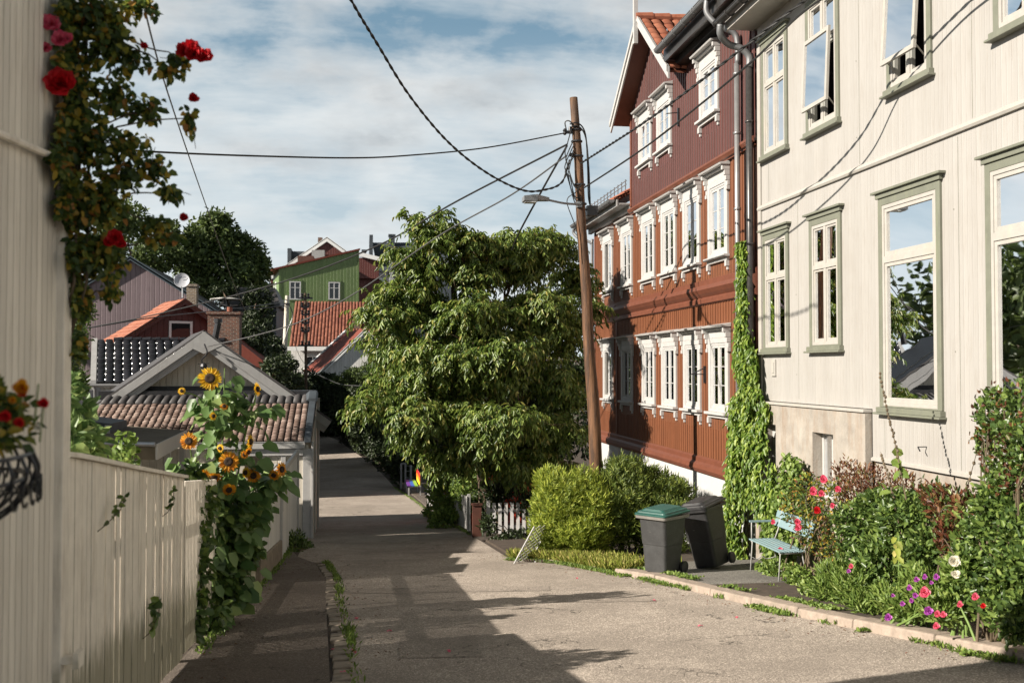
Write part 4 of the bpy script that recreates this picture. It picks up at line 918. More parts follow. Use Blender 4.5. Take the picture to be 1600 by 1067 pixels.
# brick chimney (big)
ch = thing('brick_chimney', 'wide red brick chimney behind the grey gable peak', 'chimney', (-5.2, 46.40, 0))
a = atY(324, 560, 45.24); b = atY(374, 487, 45.24)
def chimney_mb(x0, x1, y0, y1, z0, z1):
    mb = MB()
    for (f, L) in ((Fr((x0, y0), (x1, y0)), x1-x0), (Fr((x1, y0), (x1, y1)), y1-y0), (Fr((x0, y1), (x0, y0)), y1-y0), (Fr((x1, y1), (x0, y1)), x1-x0)): f.wall(mb, 0, L, z0, z1)
    mb.face([(x0, y0, z1), (x1, y0, z1), (x1, y1, z1), (x0, y1, z1)]); return mb
chimney_mb(a.x, b.x, 45.24, 46.17, gz(44.08), b.z-.12).build('shaft', 'brick_red', ch); chimney_mb(a.x-.05, b.x+.05, 45.18, 46.23, b.z-.12, b.z).build('cap', 'brick_red', ch)
mb = MB(); mb.tube([((a.x+b.x)/2+.2, 45.70, b.z), ((a.x+b.x)/2+.2, 45.70, b.z+.22)], .12, 10); mb.build('flue', 'tile_red', ch)
fp = thing('flue_pipe', 'short black metal flue pipe rising at the grey gable peak', 'pipe', (-4, 31, .5)); q = atY(335, 535, 33); r_ = atY(341, 504, 33); mb = MB(); mb.tube([q, r_], .10, 10); mb.tube([r_, r_+Vector((.0, 0, .12))], .13, 10); mb.build('tube', 'black_metal', fp)
# red roof slope right of grey gable
rr = thing('tiled_house', 'low dull red roof falling away right of the grey gable', 'house', (-3, 51.04, gz(49.88)))
a = atY(338, 506, 48.72); b = atY(428, 577, 48.72); mb = MB(); mb.hexa([Vector((a.x, 48.72, b.z-.3)), b-Vector((0, 0, .3)), b+Vector((0, 4, -.3)), Vector((a.x, 53.36, b.z-.3)), a, b, b+Vector((0, 4, 0)), a+Vector((0, 4, 0))]); mb.build('roof', 'tile_dull', rr)
mb = MB(); mb.box(a.x-.6, b.x-.5, 49.07, 53.01, gz(51.04), b.z-.3); mb.build('wall', 'far_red_boards', rr)
# mauve house
mh = thing('wooden_house', 'large weathered mauve grey boarded gable house with a dark blue verge', 'house', (-12, 67.28, gz(64.96)))
p = atY(205, 402, 63.80); r = atY(350, 490, 63.80)
w_ = (r.x-p.x)*2; ff = gable_house(mh, p.x, 63.80, w_, 12, gz(63.80), r.z-.1, p.z, 'mauve_boards', 'tile_slate', barge='teal_trim', over=.3, tl=False, bw_=.2)
yc = thing('brick_chimney', 'small yellow brick chimney right of the satellite dish', 'chimney', (-8, 59.16, 2)); a = atY(291, 500, 58.00); b = atY(307, 444, 58.00)
chimney_mb(a.x, b.x, 58.00, 58.70, gz(58.00), b.z-.12).build('shaft', 'brick_yellow', yc); chimney_mb(a.x-.04, b.x+.04, 57.94, 58.75, b.z-.12, b.z).build('cap', 'brick_yellow', yc)
# dish
sd = thing('satellite_dish', 'round pale grey satellite dish on a short mast above the orange tiles', 'satellite dish', (-7.7, 51.27, 2.9))
c = atY(284.5, 439, 50.92); N_ = Vector((.05, -1, .25)).normalized(); mb = MB(); mb.lathe(c, [(.02, -.02), (.2, -.005), (.30, .035), (.355, .075), (.365, .085), (.36, .09), (.34, .075), (.2, .012), (.02, .0)], 28, axis=N_); mb.build('reflector', 'dish_grey', sd, smooth=True)
mb = MB(); mb.tube([c+Vector((0, .12, -.1)), c+Vector((.0, .12, -.8))], .03, 8); mb.tube([c+Vector((0, 0, -.34)), c+Vector((.02, -.3, -.32))], .015, 6); mb.lathe(c+Vector((.02, -.3, -.32)), [(.03, -.04), (.035, .03)], 8); mb.build('mast', 'zinc', sd)
mb = MB()
X_ = N_.cross(Vector((0, 0, 1))).normalized()*-1; Z_ = X_.cross(N_)*-1
if Z_.z < 0: Z_ = -Z_
def dp(x, z): return c+X_*x+Z_*z+N_*.09
for i, (x, z, h) in enumerate([(-.17, .14, .03), (-.13, .15, .05), (-.09, .14, .04), (-.05, .145, .05), (-.01, .14, .03), (.05, .15, .05), (.09, .15, .04), (.13, .155, .05), (.17, .165, .03)]): mb.bar(dp(x-.02, z-h/2), dp(x+.02, z+h/2), .012, .004, up=N_); mb.bar(dp(x-.02, z+h/3), dp(x+.02, z-.01), .01, .004, up=N_)
for (x, z) in ((-.07, .0), (.07, .0), (-.07, -.12), (.07, -.12)): mb.bar(dp(x-.01, z), dp(x+.01, z), .02, .004, up=N_)
mb.build('lettering', 'ink', sd)
# dark house between
dh = thing('wooden_house', 'dark shaded house wall with a white framed window below the trees', 'house', (-5, 76.56, gz(71.92)))
a = atY(350, 600, 69.60); b = atY(432, 455, 69.60); mb = MB(); mb.box(a.x, b.x, 69.60, 76.56, gz(69.60), b.z-1.0); mb.build('wall', 'slate', dh); Fd = Fr((0, 69.60), (1, 69.60)); q0 = atY(383, 512, 69.60); q1 = atY(420, 470, 69.60); far_window(Fd, dh, q0.x, q1.x, q0.z, q1.z, 1, (), mat='grey_barge')
mb = MB(); mb.hexa([(a.x-.3, 69.14, b.z-1.02), (b.x+.3, 69.14, b.z-1.02), (b.x+.3, 76.91, b.z-.95), (a.x-.3, 76.91, b.z-.95), (a.x+.3, 71.92, b.z+.4), (b.x-.3, 71.92, b.z+.4), (b.x-.3, 74.24, b.z+.4), (a.x+.3, 74.24, b.z+.4)]); mb.build('roof', 'tile_slate', dh)
um = thing('parasol', 'flat pale parasol canopy showing in front of the dark trees', 'parasol', (-8, 71.92, 0)); a = atY(326, 467, 67.28); b = atY(380, 467, 67.28)
mb = MB(); cc = (a+b)/2; mb.lathe(cc, [(.02, .10), (.5, .06), (1.0, -.02), (1.02, -.05), (.9, -.03), (.02, .06)], 12); mb.build('canopy', 'curtain', um, smooth=True); mb = MB(); mb.tube([cc, cc+Vector((0, 0, -4))], .03, 6); mb.build('pole', 'light_pipe', um)

# ---- green house (turned to the street)
gh = thing('wooden_house', 'bright green boarded house with a slanting dark red roof edge', 'house', (-3, 111.10, gz(111.10)))
A = atY(436, 420, 108.33); B = atY(561, 391, 109.72); dlt = Vector((B.x-A.x, 1.0, 0)); A0 = Vector((A.x, 108.33, 0)); B0 = Vector((B.x, 109.72, 0)); C0 = atY(427, 420, 115.96); C0.z = 0; D0 = B0+(C0-A0)
G1 = Fr((A0.x, A0.y), (B0.x, B0.y)); L1 = G1.len
mb = MB(); zA, zB = A.z, B.z
mb.face([G1.p(0, -7), G1.p(L1, -7), G1.p(L1, zB), G1.p(0, zA)], [(0, -7), (L1, -7), (L1, zB), (0, zA)])
G2 = Fr((C0.x, C0.y), (A0.x, A0.y)); mb.face([G2.p(0, -7), G2.p(G2.len, -7), G2.p(G2.len, zA), G2.p(0, zA)], [(0, -7), (G2.len, -7), (G2.len, zA), (0, zA)])
mb.face([Vector((B0.x, B0.y, -7)), Vector((D0.x, D0.y, -7)), Vector((D0.x, D0.y, zB)), Vector((B0.x, B0.y, zB))]); mb.build('wall', 'green_boards', gh)
mb = MB(); u = Vector((0, 0, .18)); n = G1.n*.25; s = G1.s*.4
P1 = Vector((A0.x, A0.y, zA)); P2 = Vector((B0.x, B0.y, zB)); P3 = Vector((D0.x, D0.y, zB)); P4 = Vector((C0.x, C0.y, zA)); sl = Vector((0, 0, .4*(zB-zA)/L1))
mb.hexa([P1+n-s*2-sl*2, P2+n+s*.2, P3+s*.2, P4-s*2-sl*2, P1+n-s*2-sl*2+u, P2+n+s*.2+u, P3+s*.2+u, P4-s*2-sl*2+u]); mb.build('roof', 'tile_dull', gh)
def onfr(fr, u, v):
    r = ray(u, v); n = fr.n; t = (fr.o.x*n.x+fr.o.y*n.y)/(r.x*n.x+r.y*n.y); q = r*t; return ((q-Vector((fr.o.x, fr.o.y, 0))).dot(fr.s), q.z)
for (u0, v0, u1, v1) in ((452, 468, 470, 440), (513, 468, 531, 441)):
    a = onfr(G1, u0, v0); b = onfr(G1, u1, v1); w_ = far_window(G1, gh, a[0], b[0], a[1], b[1], 2, (.68,))
    m = MB(); ring(G1, m, a[0]-.12, b[0]+.12, a[1]-.12, b[1]+.16, .11, .0, .05); m.build('casing', 'green_boards', w_)
for (v0, v1) in ((470, 442), (522, 498)):
    for s_ in (1.2, 3.6): a = onfr(G2, 430, v0); b = onfr(G2, 430, v1); far_window(G2, gh, s_, s_+1.0, a[1], b[1], 2, (.68,))
mb = MB(); G1.box(mb, -.02, .14, -7, zA, .0, .05); G1.box(mb, L1-.14, L1, -7, zB-.05, .0, .05); mb.build('corner_board', 'green_boards', gh)
# ---- red gable house behind the green one
r2 = thing('wooden_house', 'deep red house with white bargeboards rising behind the green house', 'house', (-2, 134.71, gz(134.71)))
p = atY(511, 371, 130.55); e = atY(601, 437, 130.55); hw2 = e.x-p.x
ff = gable_house(r2, p.x, 130.55, hw2*2-.6, 12, gz(130.55), e.z+.3, p.z, 'far_red_boards', 'tile_slate', over=.3, tl=False, bw_=.55)
a = atY(560, 398, 129.72); b = atY(592, 428, 129.72); mb = MB(); mb.box(a.x, b.x, 129.57, 130.55, b.z-.6, a.z-.4); mb.build('side_dormer', 'far_red_boards', r2)
mb = MB(); a2 = atY(560, 397, 129.16); b2 = atY(597, 406, 129.16); mb.bar(a2, b2, .5, .5); mb.build('dormer_roof', 'far_white', r2)
a = atY(496, 385, 131.94); b = atY(503, 369, 131.94); chimney_mb(a.x, b.x, 133.32, 134.15, a.z-1, b.z).build('chimney', 'brick_red', r2)
mb = MB(); a = atY(487, 401, 127.77); b = atY(507, 391, 127.77); mb.box(a.x, b.x, 127.77, 130.41, a.z-.6, b.z); mb.build('roof_terrace', 'grey_barge', r2)
mb = MB(); a = atY(465, 413, 124.99); b = atY(490, 400, 124.99); mb.box(a.x, b.x, 124.99, 129.99, a.z-.2, b.z); mb.build('terrace_rail', 'post_rust', r2)
# ---- slate roofed houses
s1 = thing('slate_house', 'dark slate roofed house with a grey dormer and black framed window', 'house', (4, 152.77, gz(149.99)))
a = atY(575, 378, 149.99); b = atY(690, 378, 149.99); e = atY(590, 418, 145.82); ridge0, ridge1 = atY(582, 379, 152.77), atY(700, 379, 152.77); ev0, ev1 = atY(590, 420, 145.82), atY(712, 420, 145.82)
mb = MB(); dn = Vector((0, 0, -.3)); mb.hexa([ev0+dn, ev1+dn, ridge1+dn, ridge0+dn, ev0, ev1, ridge1, ridge0]); mb.build('roof', 'slate', s1)
mb = MB(); mb.box(ev0.x, ev1.x, 146.52, 158.32, gz(145.82), ev0.z-.2); mb.build('wall', 'grey_siding', s1)
mb = MB(); g = (a+ridge0)/2; mb.box(ridge0.x-.5, ridge0.x, 145.82, 153.46, ev0.z-.5, ridge0.z+.25); mb.build('parapet', 'slate', s1)
q0 = atY(609, 438, 144.44); q1 = atY(641, 396, 144.44); mb = MB(); mb.box(q0.x, q1.x, 144.44, 148.60, q0.z, q1.z-.3); dm = mb.build('dormer', 'grey_siding', s1)
mb = MB(); qa = atY(625, 388, 144.16); mb.face([Vector((q0.x-.3, 144.16, q1.z-.6)), Vector((q1.x+.2, 144.16, q1.z-.6)), Vector((q1.x+.2, 144.16, q1.z)), Vector((qa.x, 144.16, qa.z)), ]); mb.hexa([(q0.x-.4, 144.02, q1.z-.7), (q1.x+.3, 144.02, q1.z-.4), (q1.x+.3, 148.60, q1.z-.4), (q0.x-.4, 148.60, q1.z-.7), (q0.x-.3, 144.02, q1.z-.5), (qa.x+.2, 144.02, qa.z), (qa.x+.2, 148.60, qa.z), (q0.x-.3, 148.60, q1.z-.5)]); mb.build('dormer_roof', 'slate', dm)
Fs = Fr((0, 144.44), (1, 144.44)); wa = atY(614, 434, 144.44); wb = atY(633, 405, 144.44); far_window(Fs, s1, wa.x, wb.x, wa.z, wb.z, 2, (.5,), mat='black_metal')
for (u0, u1, v) in ((608, 617, 366), (645, 652, 374), (566, 572, 390)):
    a = atY(u0, v, 151.38); b = atY(u1, v, 151.38); mb = MB(); mb.box(a.x, b.x, 151.38, 152.77, a.z-3, a.z-.25); mb.box(a.x-.1, b.x+.1, 151.24, 152.90, a.z-.25, a.z); mb.build('chimney', 'slate', s1)
s2 = thing('slate_house', 'dark roof end with a tall parapet showing left of the red gable', 'house', (-6, 144.44, gz(144.44)))
a = atY(449, 412, 138.88); b = atY(452, 388, 138.88); mb = MB(); mb.box(a.x, b.x+.25, 138.88, 147.21, gz(138.88), b.z); mb.build('parapet', 'slate', s2)
mb = MB(); a = atY(453, 408, 140.27); b = atY(480, 393, 140.27); mb.box(a.x, b.x, 140.27, 147.21, a.z-8, b.z); mb.build('roof', 'slate', s2)
# ---- orange tiled white house
th = thing('tiled_house', 'white house under a broad ribbed orange tile roof in front of the green house', 'house', (-1, 97.22, gz(94.44)))
e0 = atY(452, 541, 90.27); e1 = atY(610, 541, 90.27); r0 = atY(450, 472, 97.91)
tile_roof('roof', e0, Vector((e1.x+2, 90.27, e1.z)), Vector((e0.x, 97.91, r0.z)), .30, .42, 'tile_red', th, .09, .05)
mb = MB(); mb.face([e0-Vector((0, 0, .1)), Vector((e1.x+2, 90.27, e1.z-.1)), Vector((e1.x+2, 97.91, r0.z-.1)), Vector((e0.x, 97.91, r0.z-.1))]); mb.face([Vector((e0.x, 105.55, e0.z-.1)), Vector((e1.x+2, 105.55, e1.z-.1)), Vector((e1.x+2, 97.91, r0.z-.1)), Vector((e0.x, 97.91, r0.z-.1))]); mb.build('roof_deck', 'tile_dull', th)
mb = MB(); Ft = Fr((0, 90.97), (1, 90.97)); Ft.wall(mb, e0.x+.1, e1.x+2, gz(90.27), e0.z-.1); mb.face([(e0.x+.1, 90.97, gz(90.27)), (e0.x+.1, 104.85, gz(104.16)), (e0.x+.1, 104.85, e0.z), (e0.x+.1, 97.91, r0.z-.15), (e0.x+.1, 90.97, e0.z-.1)]); mb.build('wall', 'white_siding', th)
mb = MB(); mb.box(e0.x-.15, e1.x+2, 90.20, 90.34, e0.z-.38, e0.z-.02); mb.build('eave_board', 'far_white', th)
a = atY(550, 528, 93.74); b = atY(562, 488, 93.74); 
chimney_mb(a.x, b.x, 93.05, 94.02, a.z-.8, b.z).build('chimney', 'brick_red', th)
a = atY(477, 572, 90.83); b = atY(500, 556, 90.83); far_window(Ft, th, a.x, b.x, a.z, b.z, 2, ())
# ---- little white gable with red roof
lg = thing('gabled_house', 'small white gable house with a plain red roof and white bargeboards', 'house', (0, 83.33, gz(83.33)))
p = atY(571, 514, 79.16); e = atY(462+32, 584, 79.16); hw3 = 3.0
ll = atY(497, 583, 78.60); k_ = (p.z-ll.z)/(p.x-ll.x)
ff = gable_house(lg, p.x, 79.16, (p.x-ll.x-.3)*2, 9, gz(79.16), ll.z+.2, p.z, 'white_siding', 'tile_dull', over=.3, rot=R(0), bw_=.28, tu=.3, tv=.5)
a = atY(563, 548, 79.16); b = atY(578, 524, 79.16); far_window(ff, lg, a.x-p.x, b.x-p.x, a.z, b.z, 1, ())
# roof plane to the left of the gable reaching lower
q1 = atY(475, 578, 83.33); mb = MB(); q2 = atY(540, 518, 88.88); q3 = atY(497, 583, 78.88)
mb.face([q3+Vector((0, 0, .05)), atY(474, 579, 84.72), atY(541, 519, 91.66), p+Vector((0, -.3, .06))]); mb.build('left_roof_slope', 'tile_dull', lg)
mb = MB(); a = atY(474, 580, 84.72); mb.bar(a, atY(541, 517, 91.66), .15, .25); mb.build('verge_board', 'far_white', lg)
a = atY(479, 640, 79.16); b = atY(491, 586, 79.16); mb = MB(); mb.box(a.x, b.x, 79.16, 79.99, gz(79.16), b.z); mb.build('corner_pier', 'white_siding', lg)
# ---- red shed inside the trees
rs = thing('garden_shed', 'bright red board shed half hidden under the big tree', 'shed', (3.4, 31, gz(31)))
a = atY(728, 790, 30); b = atY(800, 695, 30); Fz = Fr((0, 30), (1, 30)); mb = MB(); Fz.wall(mb, a.x, b.x+.8, gz(30), b.z); mb.face([(a.x, 30, gz(30)), (a.x, 33, gz(33)), (a.x, 33, b.z), (a.x, 30, b.z)]); mb.build('wall', 'red_shed_wood', rs)
mb = MB(); mb.hexa([(a.x-.2, 29.7, b.z), (b.x+1, 29.7, b.z), (b.x+1, 33, b.z+.2), (a.x-.2, 33, b.z+.2), (a.x-.2, 29.7, b.z+.06), (b.x+1, 29.7, b.z+.06), (b.x+1, 33, b.z+.26), (a.x-.2, 33, b.z+.26)]); mb.build('roof', 'slate', rs)
mb = MB(); x = a.x
while x < b.x+.8: mb.box(x, x+.03, 29.97, 29.995, gz(30), b.z); x += .16
mb.build('batten', 'red_shed_wood', rs)
for i, (x0, x1, y0, y1, h, wm, lab) in enumerate(((-15, -7, 55, 60, 7.0, 'grey_siding', 'grey boarded house added behind the outbuilding to shade the far road'), (-15, -8, 74, 82, 8.0, 'white_siding', 'pale house added behind the dark house and trees to shade the far road'))):
    hh = thing('shading_house', lab, 'house', ((x0+x1)/2, y0, gz(y0))); gable_house(hh, (x0+x1)/2, y0, x1-x0, y1-y0, gz(y0), gz(y0)+h*.62, gz(y0)+h, wm, 'tile_slate', over=.3, tl=False)  # mostly hidden houses added to cast shade on the far road

hh = thing('shading_house', 'unseen white house added left of the picture to shade the road', 'house', (-10.5, 18.3, gz(18.3))); gable_house(hh, -10.5, 18.2, 5, 4.6, gz(18.3), 2.0, 3.2, 'white_siding', 'tile_slate', over=.25, tl=False)  # off-frame house added to throw shade across the road
from mathutils import noise as mnoise
# ================================================================ VEGETATION
def lb(u, v, ru, rv, Y, ry=None, k=1.0):
    c = atY(u, v, Y); s = c.length/F if False else (c.y*math.cos(YAW)+c.x*math.sin(YAW))/F
    return (np.array(c), np.array((ru*s*k, ry if ry else (ru+rv)*.5*s, rv*s*k)))
def clump(lobes, k, f, flat=.7, spread=.68):
    out = []
    for c_, r_ in lobes:
        for p in nrm(rng.normal(size=(k, 3))): s = rng.uniform(.7, 1.25); out.append((c_+p*r_*spread*rng.uniform(.75, 1.1), np.array((r_[0]*f*s, r_[1]*f*s, r_[2]*f*s*flat))))
    return out
def shoots(lobes, n, m, Ls, leafL, leafW, droop=.5, lo=.55, upb=.25):
    P, Dn = lumpy(n, lobes, lo); n = len(P)
    d = nrm(Dn*np.array((1, 1, .55))+np.array((0, 0, upb))+rng.normal(0, .35, (n, 3)))
    Ls = Ls*rng.uniform(.6, 1.3, n)[:, None]; side = nrm(np.cross(d, np.array((0, 0, 1.))+rng.normal(0, .2, (n, 3))))
    outP, outD, outN = [], [], []; path = []
    for k in range(m):
        t = (k+.5)/m; pos = P+d*Ls*t+np.array((0, 0, -1.))*Ls*droop*t*t; tan = nrm(d+np.array((0, 0, -1.))*droop*2*t)
        s = side*(1 if k % 2 else -1)
        ld = nrm(tan*.55+s*rng.uniform(.35, .8, (n, 1))+np.array((0, 0, -1.))*rng.uniform(.3, 1.0, (n, 1)))
        outP.append(pos+rng.normal(0, .01, (n, 3))); outD.append(ld); outN.append(nrm(Dn+np.array((0, 0, .8))+rng.normal(0, .45, (n, 3))))
        path.append(pos)
    P2 = np.concatenate(outP); k = len(P2)
    return P2, np.concatenate(outD), np.concatenate(outN), leafL*rng.uniform(.65, 1.2, k), leafW*rng.uniform(.75, 1.2, k), path
def limb(mb, a, b, r0, r1, wob=.12, n=7):
    a = Vector(a); b = Vector(b); L = (b-a).length; pts = [a]
    for i in range(1, n): t = i/n; pts.append(a.lerp(b, t)+Vector(tuple(rng.normal(0, wob*L/n, 3)))+Vector((0, 0, math.sin(t*math.pi)*L*.06)))
    pts.append(b); mb.tube(pts, [r0+(r1-r0)*i/n for i in range(n+1)], 7)
# ---- the big cherry tree
ct = thing('cherry_tree', 'big broad leafy tree with drooping glossy leaves filling the middle of the street', 'tree', (3.3, 27.5, gz(27.5)))
CL = [(700, 705, 48, 30, 25.6), (790, 738, 56, 26, 25.6), (866, 735, 38, 32, 25.6), (760, 388, 44, 26, 25.5), (806, 380, 50, 26, 26), (850, 382, 40, 24, 26.5), (655, 358, 22, 22, 25), (640, 338, 10, 10, 25), (622, 396, 20, 12, 25), (722, 380, 40, 28, 25.2), (604, 458, 28, 20, 25), (582, 492, 26, 14, 25), (660, 415, 38, 30, 25.2), (740, 540, 60, 40, 24.4), (620, 500, 36, 26, 25), (688, 372, 30, 34, 25), (722, 432, 62, 42, 25.5), (800, 412, 70, 42, 26.5), (868, 390, 40, 36, 27), (898, 438, 34, 38, 27.5), (652, 478, 52, 38, 25.5), (740, 492, 85, 50, 25),
      (830, 492, 72, 50, 25.2), (882, 520, 38, 54, 26.5), (615, 535, 44, 36, 26), (700, 562, 80, 50, 24.8), (800, 575, 95, 60, 24.6), (866, 600, 42, 60, 25.5), (605, 628, 52, 30, 25), (572, 636, 30, 18, 24.5),
      (680, 640, 80, 50, 24.6), (780, 662, 90, 52, 24.4), (858, 676, 46, 52, 25.2), (655, 682, 38, 28, 26), (735, 690, 50, 30, 25.2), (830, 722, 60, 32, 25), (922, 476, 24, 18, 26), (625, 590, 50, 34, 25.6), (665, 452, 20, 25, 25), (690, 340, 12, 14, 25), (630, 450, 24, 16, 25.5), (590, 486, 24, 16, 25.6)]
lobes = [lb(a, b, c*.86, d*.8, Y, ry=min(1.3, (c+d)*.5*.0165*1.1)) for a, b, c, d, Y in CL]
P, D, N, L, Wd, path = shoots(clump(lobes, 7, .48, .62), 10400, 10, .42, .165, .05, .5, lo=.3, upb=.35)
leaves('foliage', P, D, N, L, Wd, 'leaf_cherry', ct)
mb = MB(); base = (3.4, 27.6, gz(27.6)-.1); fork = Vector((3.2, 27.3, gz(27)+1.7)); limb(mb, base, fork, .20, .15, .05)
for c, r in lobes: 
    c = Vector(tuple(c)); midp = fork.lerp(c, .45)+Vector((0, .3, .2)); limb(mb, fork, midp, .10, .06); limb(mb, midp, c, .06, .02); 
    for _ in range(3): limb(mb, c, c+Vector(tuple(rng.normal(0, 1, 3)*r*.6)), .018, .006, n=4)
for i in range(0, 10300, 9):
    if i < len(path[0]):
        q = [path[k][i] for k in (0, 4, 9)]; mb.tube(q, [.006, .005, .003], 3, cap=False)
mb.build('trunk', 'bark', ct, smooth=True)
# ---- generic shrub
def shrub(name, label, cat, lobes, n, L, W, mat, group=None, up=.5, stems=10, extra=None, lo=.45, hang=0., stemmat='stem_brown', spread=.7, broad=.1):
    c = np.mean([q[0] for q in lobes], 0); root = thing(name, label, cat, (c[0], c[1], gz(c[1])), group)
    P, Dn = lumpy(n, lobes+clump(lobes, 6, .42, .85, .75) if n > 2500 else lobes, lo); k = len(P)
    D = nrm(Dn*spread+np.array((0, 0, up-hang))+rng.normal(0, .5, (k, 3))); N = nrm(Dn+np.array((0, 0, .6))+rng.normal(0, .4, (k, 3)))
    leaves('foliage', P, D, N, L*rng.uniform(.6, 1.25, k), W*rng.uniform(.7, 1.2, k), mat, root, broad=broad)
    if extra:
        (mat2, n2) = extra; sel = rng.integers(0, k, n2); leaves('young_leaves', P[sel]+Dn[sel]*.06, D[sel], N[sel], L*.9, W*.8, mat2, root)
    if stems:
        mb = MB()
        for i in range(stems):
            q = lobes[i % len(lobes)]; t = Vector(tuple(q[0]+rng.normal(0, .35, 3)*q[1])); b = Vector((c[0]+rng.normal(0, .12), c[1]+rng.normal(0, .15), gz(c[1])+.02)); limb(mb, b, t, .014, .005, .1, 5)
        mb.build('stem', stemmat, root)
    return root
def bloom(root, c, r, mat, n=34, face=(-.5, -1, .3), name='bloom'):
    c = np.array(c); f = np.array(face, float); f /= np.linalg.norm(f); a = np.cross(f, (0, 0, 1.)); a /= np.linalg.norm(a); b = np.cross(a, f)
    P, D, N, L = [], [], [], []
    for i in range(n):
        t = i/n; ang = i*2.4; tilt = .25+1.15*t; rad = a*math.cos(ang)+b*math.sin(ang); d = f*math.cos(tilt)+rad*math.sin(tilt)
        P.append(c+rad*r*.12*t+rng.normal(0, r*.03, 3)); D.append(d); N.append(f*math.sin(tilt)*1-rad*math.cos(tilt)); L.append(r*(.55+.5*t)*rng.uniform(.85, 1.1))
    return leaves(name, P, D, N, np.array(L), np.array(L)*1.0, mat, root, fold=-.15, curl=-.2, broad=.8)
# ---- thuja hedge
def thuja(label, lobes, n, mat, group='bushes of the evergreen hedge', L=.10, W=.02):
    c = np.mean([q[0] for q in lobes], 0); root = thing('evergreen_bush', label, 'bush', (c[0], c[1], gz(c[1])), group)
    P, Dn = lumpy(n, lobes+clump(lobes, 5, .42, .9, .72), .5); k = len(P)
    Ps, Ds, Ns = [], [], []
    main = nrm(Dn*.8+np.array((0, 0, .75))+rng.normal(0, .3, (k, 3))); sd = nrm(np.cross(main, Dn+.01))
    for j, (t, s) in enumerate(((0, 0), (.3, 1), (.3, -1), (.6, 1), (.6, -1), (.9, 0))):
        Ps.append(P+main*t*L*1.3); Ds.append(nrm(main+sd*s*.8+rng.normal(0, .12, (k, 3)))); Ns.append(nrm(Dn+rng.normal(0, .3, (k, 3))))
    P = np.concatenate(Ps); kk = len(P); leaves('foliage', P, np.concatenate(Ds), np.concatenate(Ns), L*rng.uniform(.6, 1.2, kk), W, mat, root, fold=.1)
    mb = MB()
    for i in range(8): q = lobes[i % len(lobes)]; limb(mb, (q[0][0]+rng.normal(0, .1), q[0][1], gz(q[0][1])), q[0]+rng.normal(0, .3, 3)*q[1], .03, .008)
    mb.build('stem', 'bark', root)
thuja('bright yellow green bushy hedge plant left of the wooden pole', [lb(878, 798, 46, 56, 19.4, .62), lb(912, 772, 34, 38, 19.6, .5), lb(862, 760, 24, 24, 19.6, .4), lb(905, 835, 48, 38, 19.0, .5), lb(858, 830, 28, 42, 19.3, .5), lb(925, 810, 34, 50, 19.3, .5)], 8500, 'leaf_hedge')
thuja('shade darkened hedge plant behind the pole and the green lidded bin', [lb(968, 782, 48, 60, 19.8, .8), lb(985, 748, 34, 30, 20.2, .6), lb(950, 820, 40, 45, 19.4, .6), lb(1000, 800, 36, 50, 19.7, .6)], 5400, 'leaf_hedge_shaded')
thuja('lower shade darkened hedge plant against the white plinth behind the bins', [lb(1028, 778, 38, 42, 20.0, .6), lb(1058, 792, 28, 42, 19.8, .5), lb(1035, 828, 50, 50, 19.2, .6)], 3400, 'leaf_hedge_shaded')
# ---- Virginia creeper on the house corner
iv = thing('climbing_vine', 'bright green creeper climbing the corner between the red and white houses', 'climbing plant', (6.9, 17.8, gz(17.8)))
P, D, N = [], [], []
for i in range(19000):
    z = rng.uniform(-3.45, 2.3); t = (2.3-z)/5.75
    wob_ = .75+.5*math.sin(z*3.3)*math.sin(z*1.7+1)+.25*math.sin(z*7); wl = .14+.95*max(0, t-.18)**.9*(.75+.35*wob_); wr = (.13+.75*max(0, min(1, (.7-z)/1.3))+.75*max(0, min(1, (-.5-z)/1.6)))*(.7+.35*wob_)
    y = 17.60+rng.uniform(-wr, wl)*1.0; thk = (.08+.55*max(0, t-.25)**1.1)*(1+.5*mnoise.noise((y*3, z*2, 0))); k = 1-abs((y-17.7)/((wl if y > 17.7 else wr)+.25)); 
    if rng.random() > .30+k*1.3: continue
    if mnoise.noise((y*2.2, z*1.3, 3.7)) < -.22-.5*max(0, k-.3): continue
    x = 6.86-thk*rng.uniform(.35, 1)*max(.25, k)+rng.normal(0, .03)
    if z < -2.6 and y < 16.9: continue
    P.append((x, y, z)); D.append((rng.normal(-.25, .3), rng.normal(0, .45), rng.normal(-.9, .3))); N.append((-1+rng.normal(0, .35), rng.normal(-.2, .35), rng.normal(.6, .3)))
leaves('foliage', P, D, N, .12*rng.uniform(.45, 1.35, len(P)), .052*rng.uniform(.6, 1.3, len(P)), 'leaf_ivy', iv)
mb = MB()
for i in range(7): y = 17.75+rng.normal(0, .15); mb.tube([(6.88, y+(rng.normal(0, .1)), z) for z in np.linspace(-3.4, 1.8-i*.3, 9)], .012, 5)
for i in range(40):
    y = rng.uniform(16.7, 17.3); z = rng.uniform(-.3, 1.0); 
mb.build('stem', 'bark', iv)
vn = thing('climbing_vine', 'round leaved pale green vine mound between creeper and pink roses', 'climbing plant', (6.5, 15.6, gz(15.6)))
def lx(u, v, ru, rv, X, k=1.0, ky=1.3):
    c = atX(u, v, X); s = (c.y*math.cos(YAW)+c.x*math.sin(YAW))/F; return (np.array(c), np.array((ru*s*.62*k, ru*s*ky*k, rv*s*k)))
ls = [lx(1236, 742, 22, 36, 6.65), lx(1228, 800, 30, 50, 6.5), lx(1215, 850, 34, 46, 6.4), lx(1250, 820, 28, 50, 6.5), lx(1200, 895, 25, 22, 6.2)]
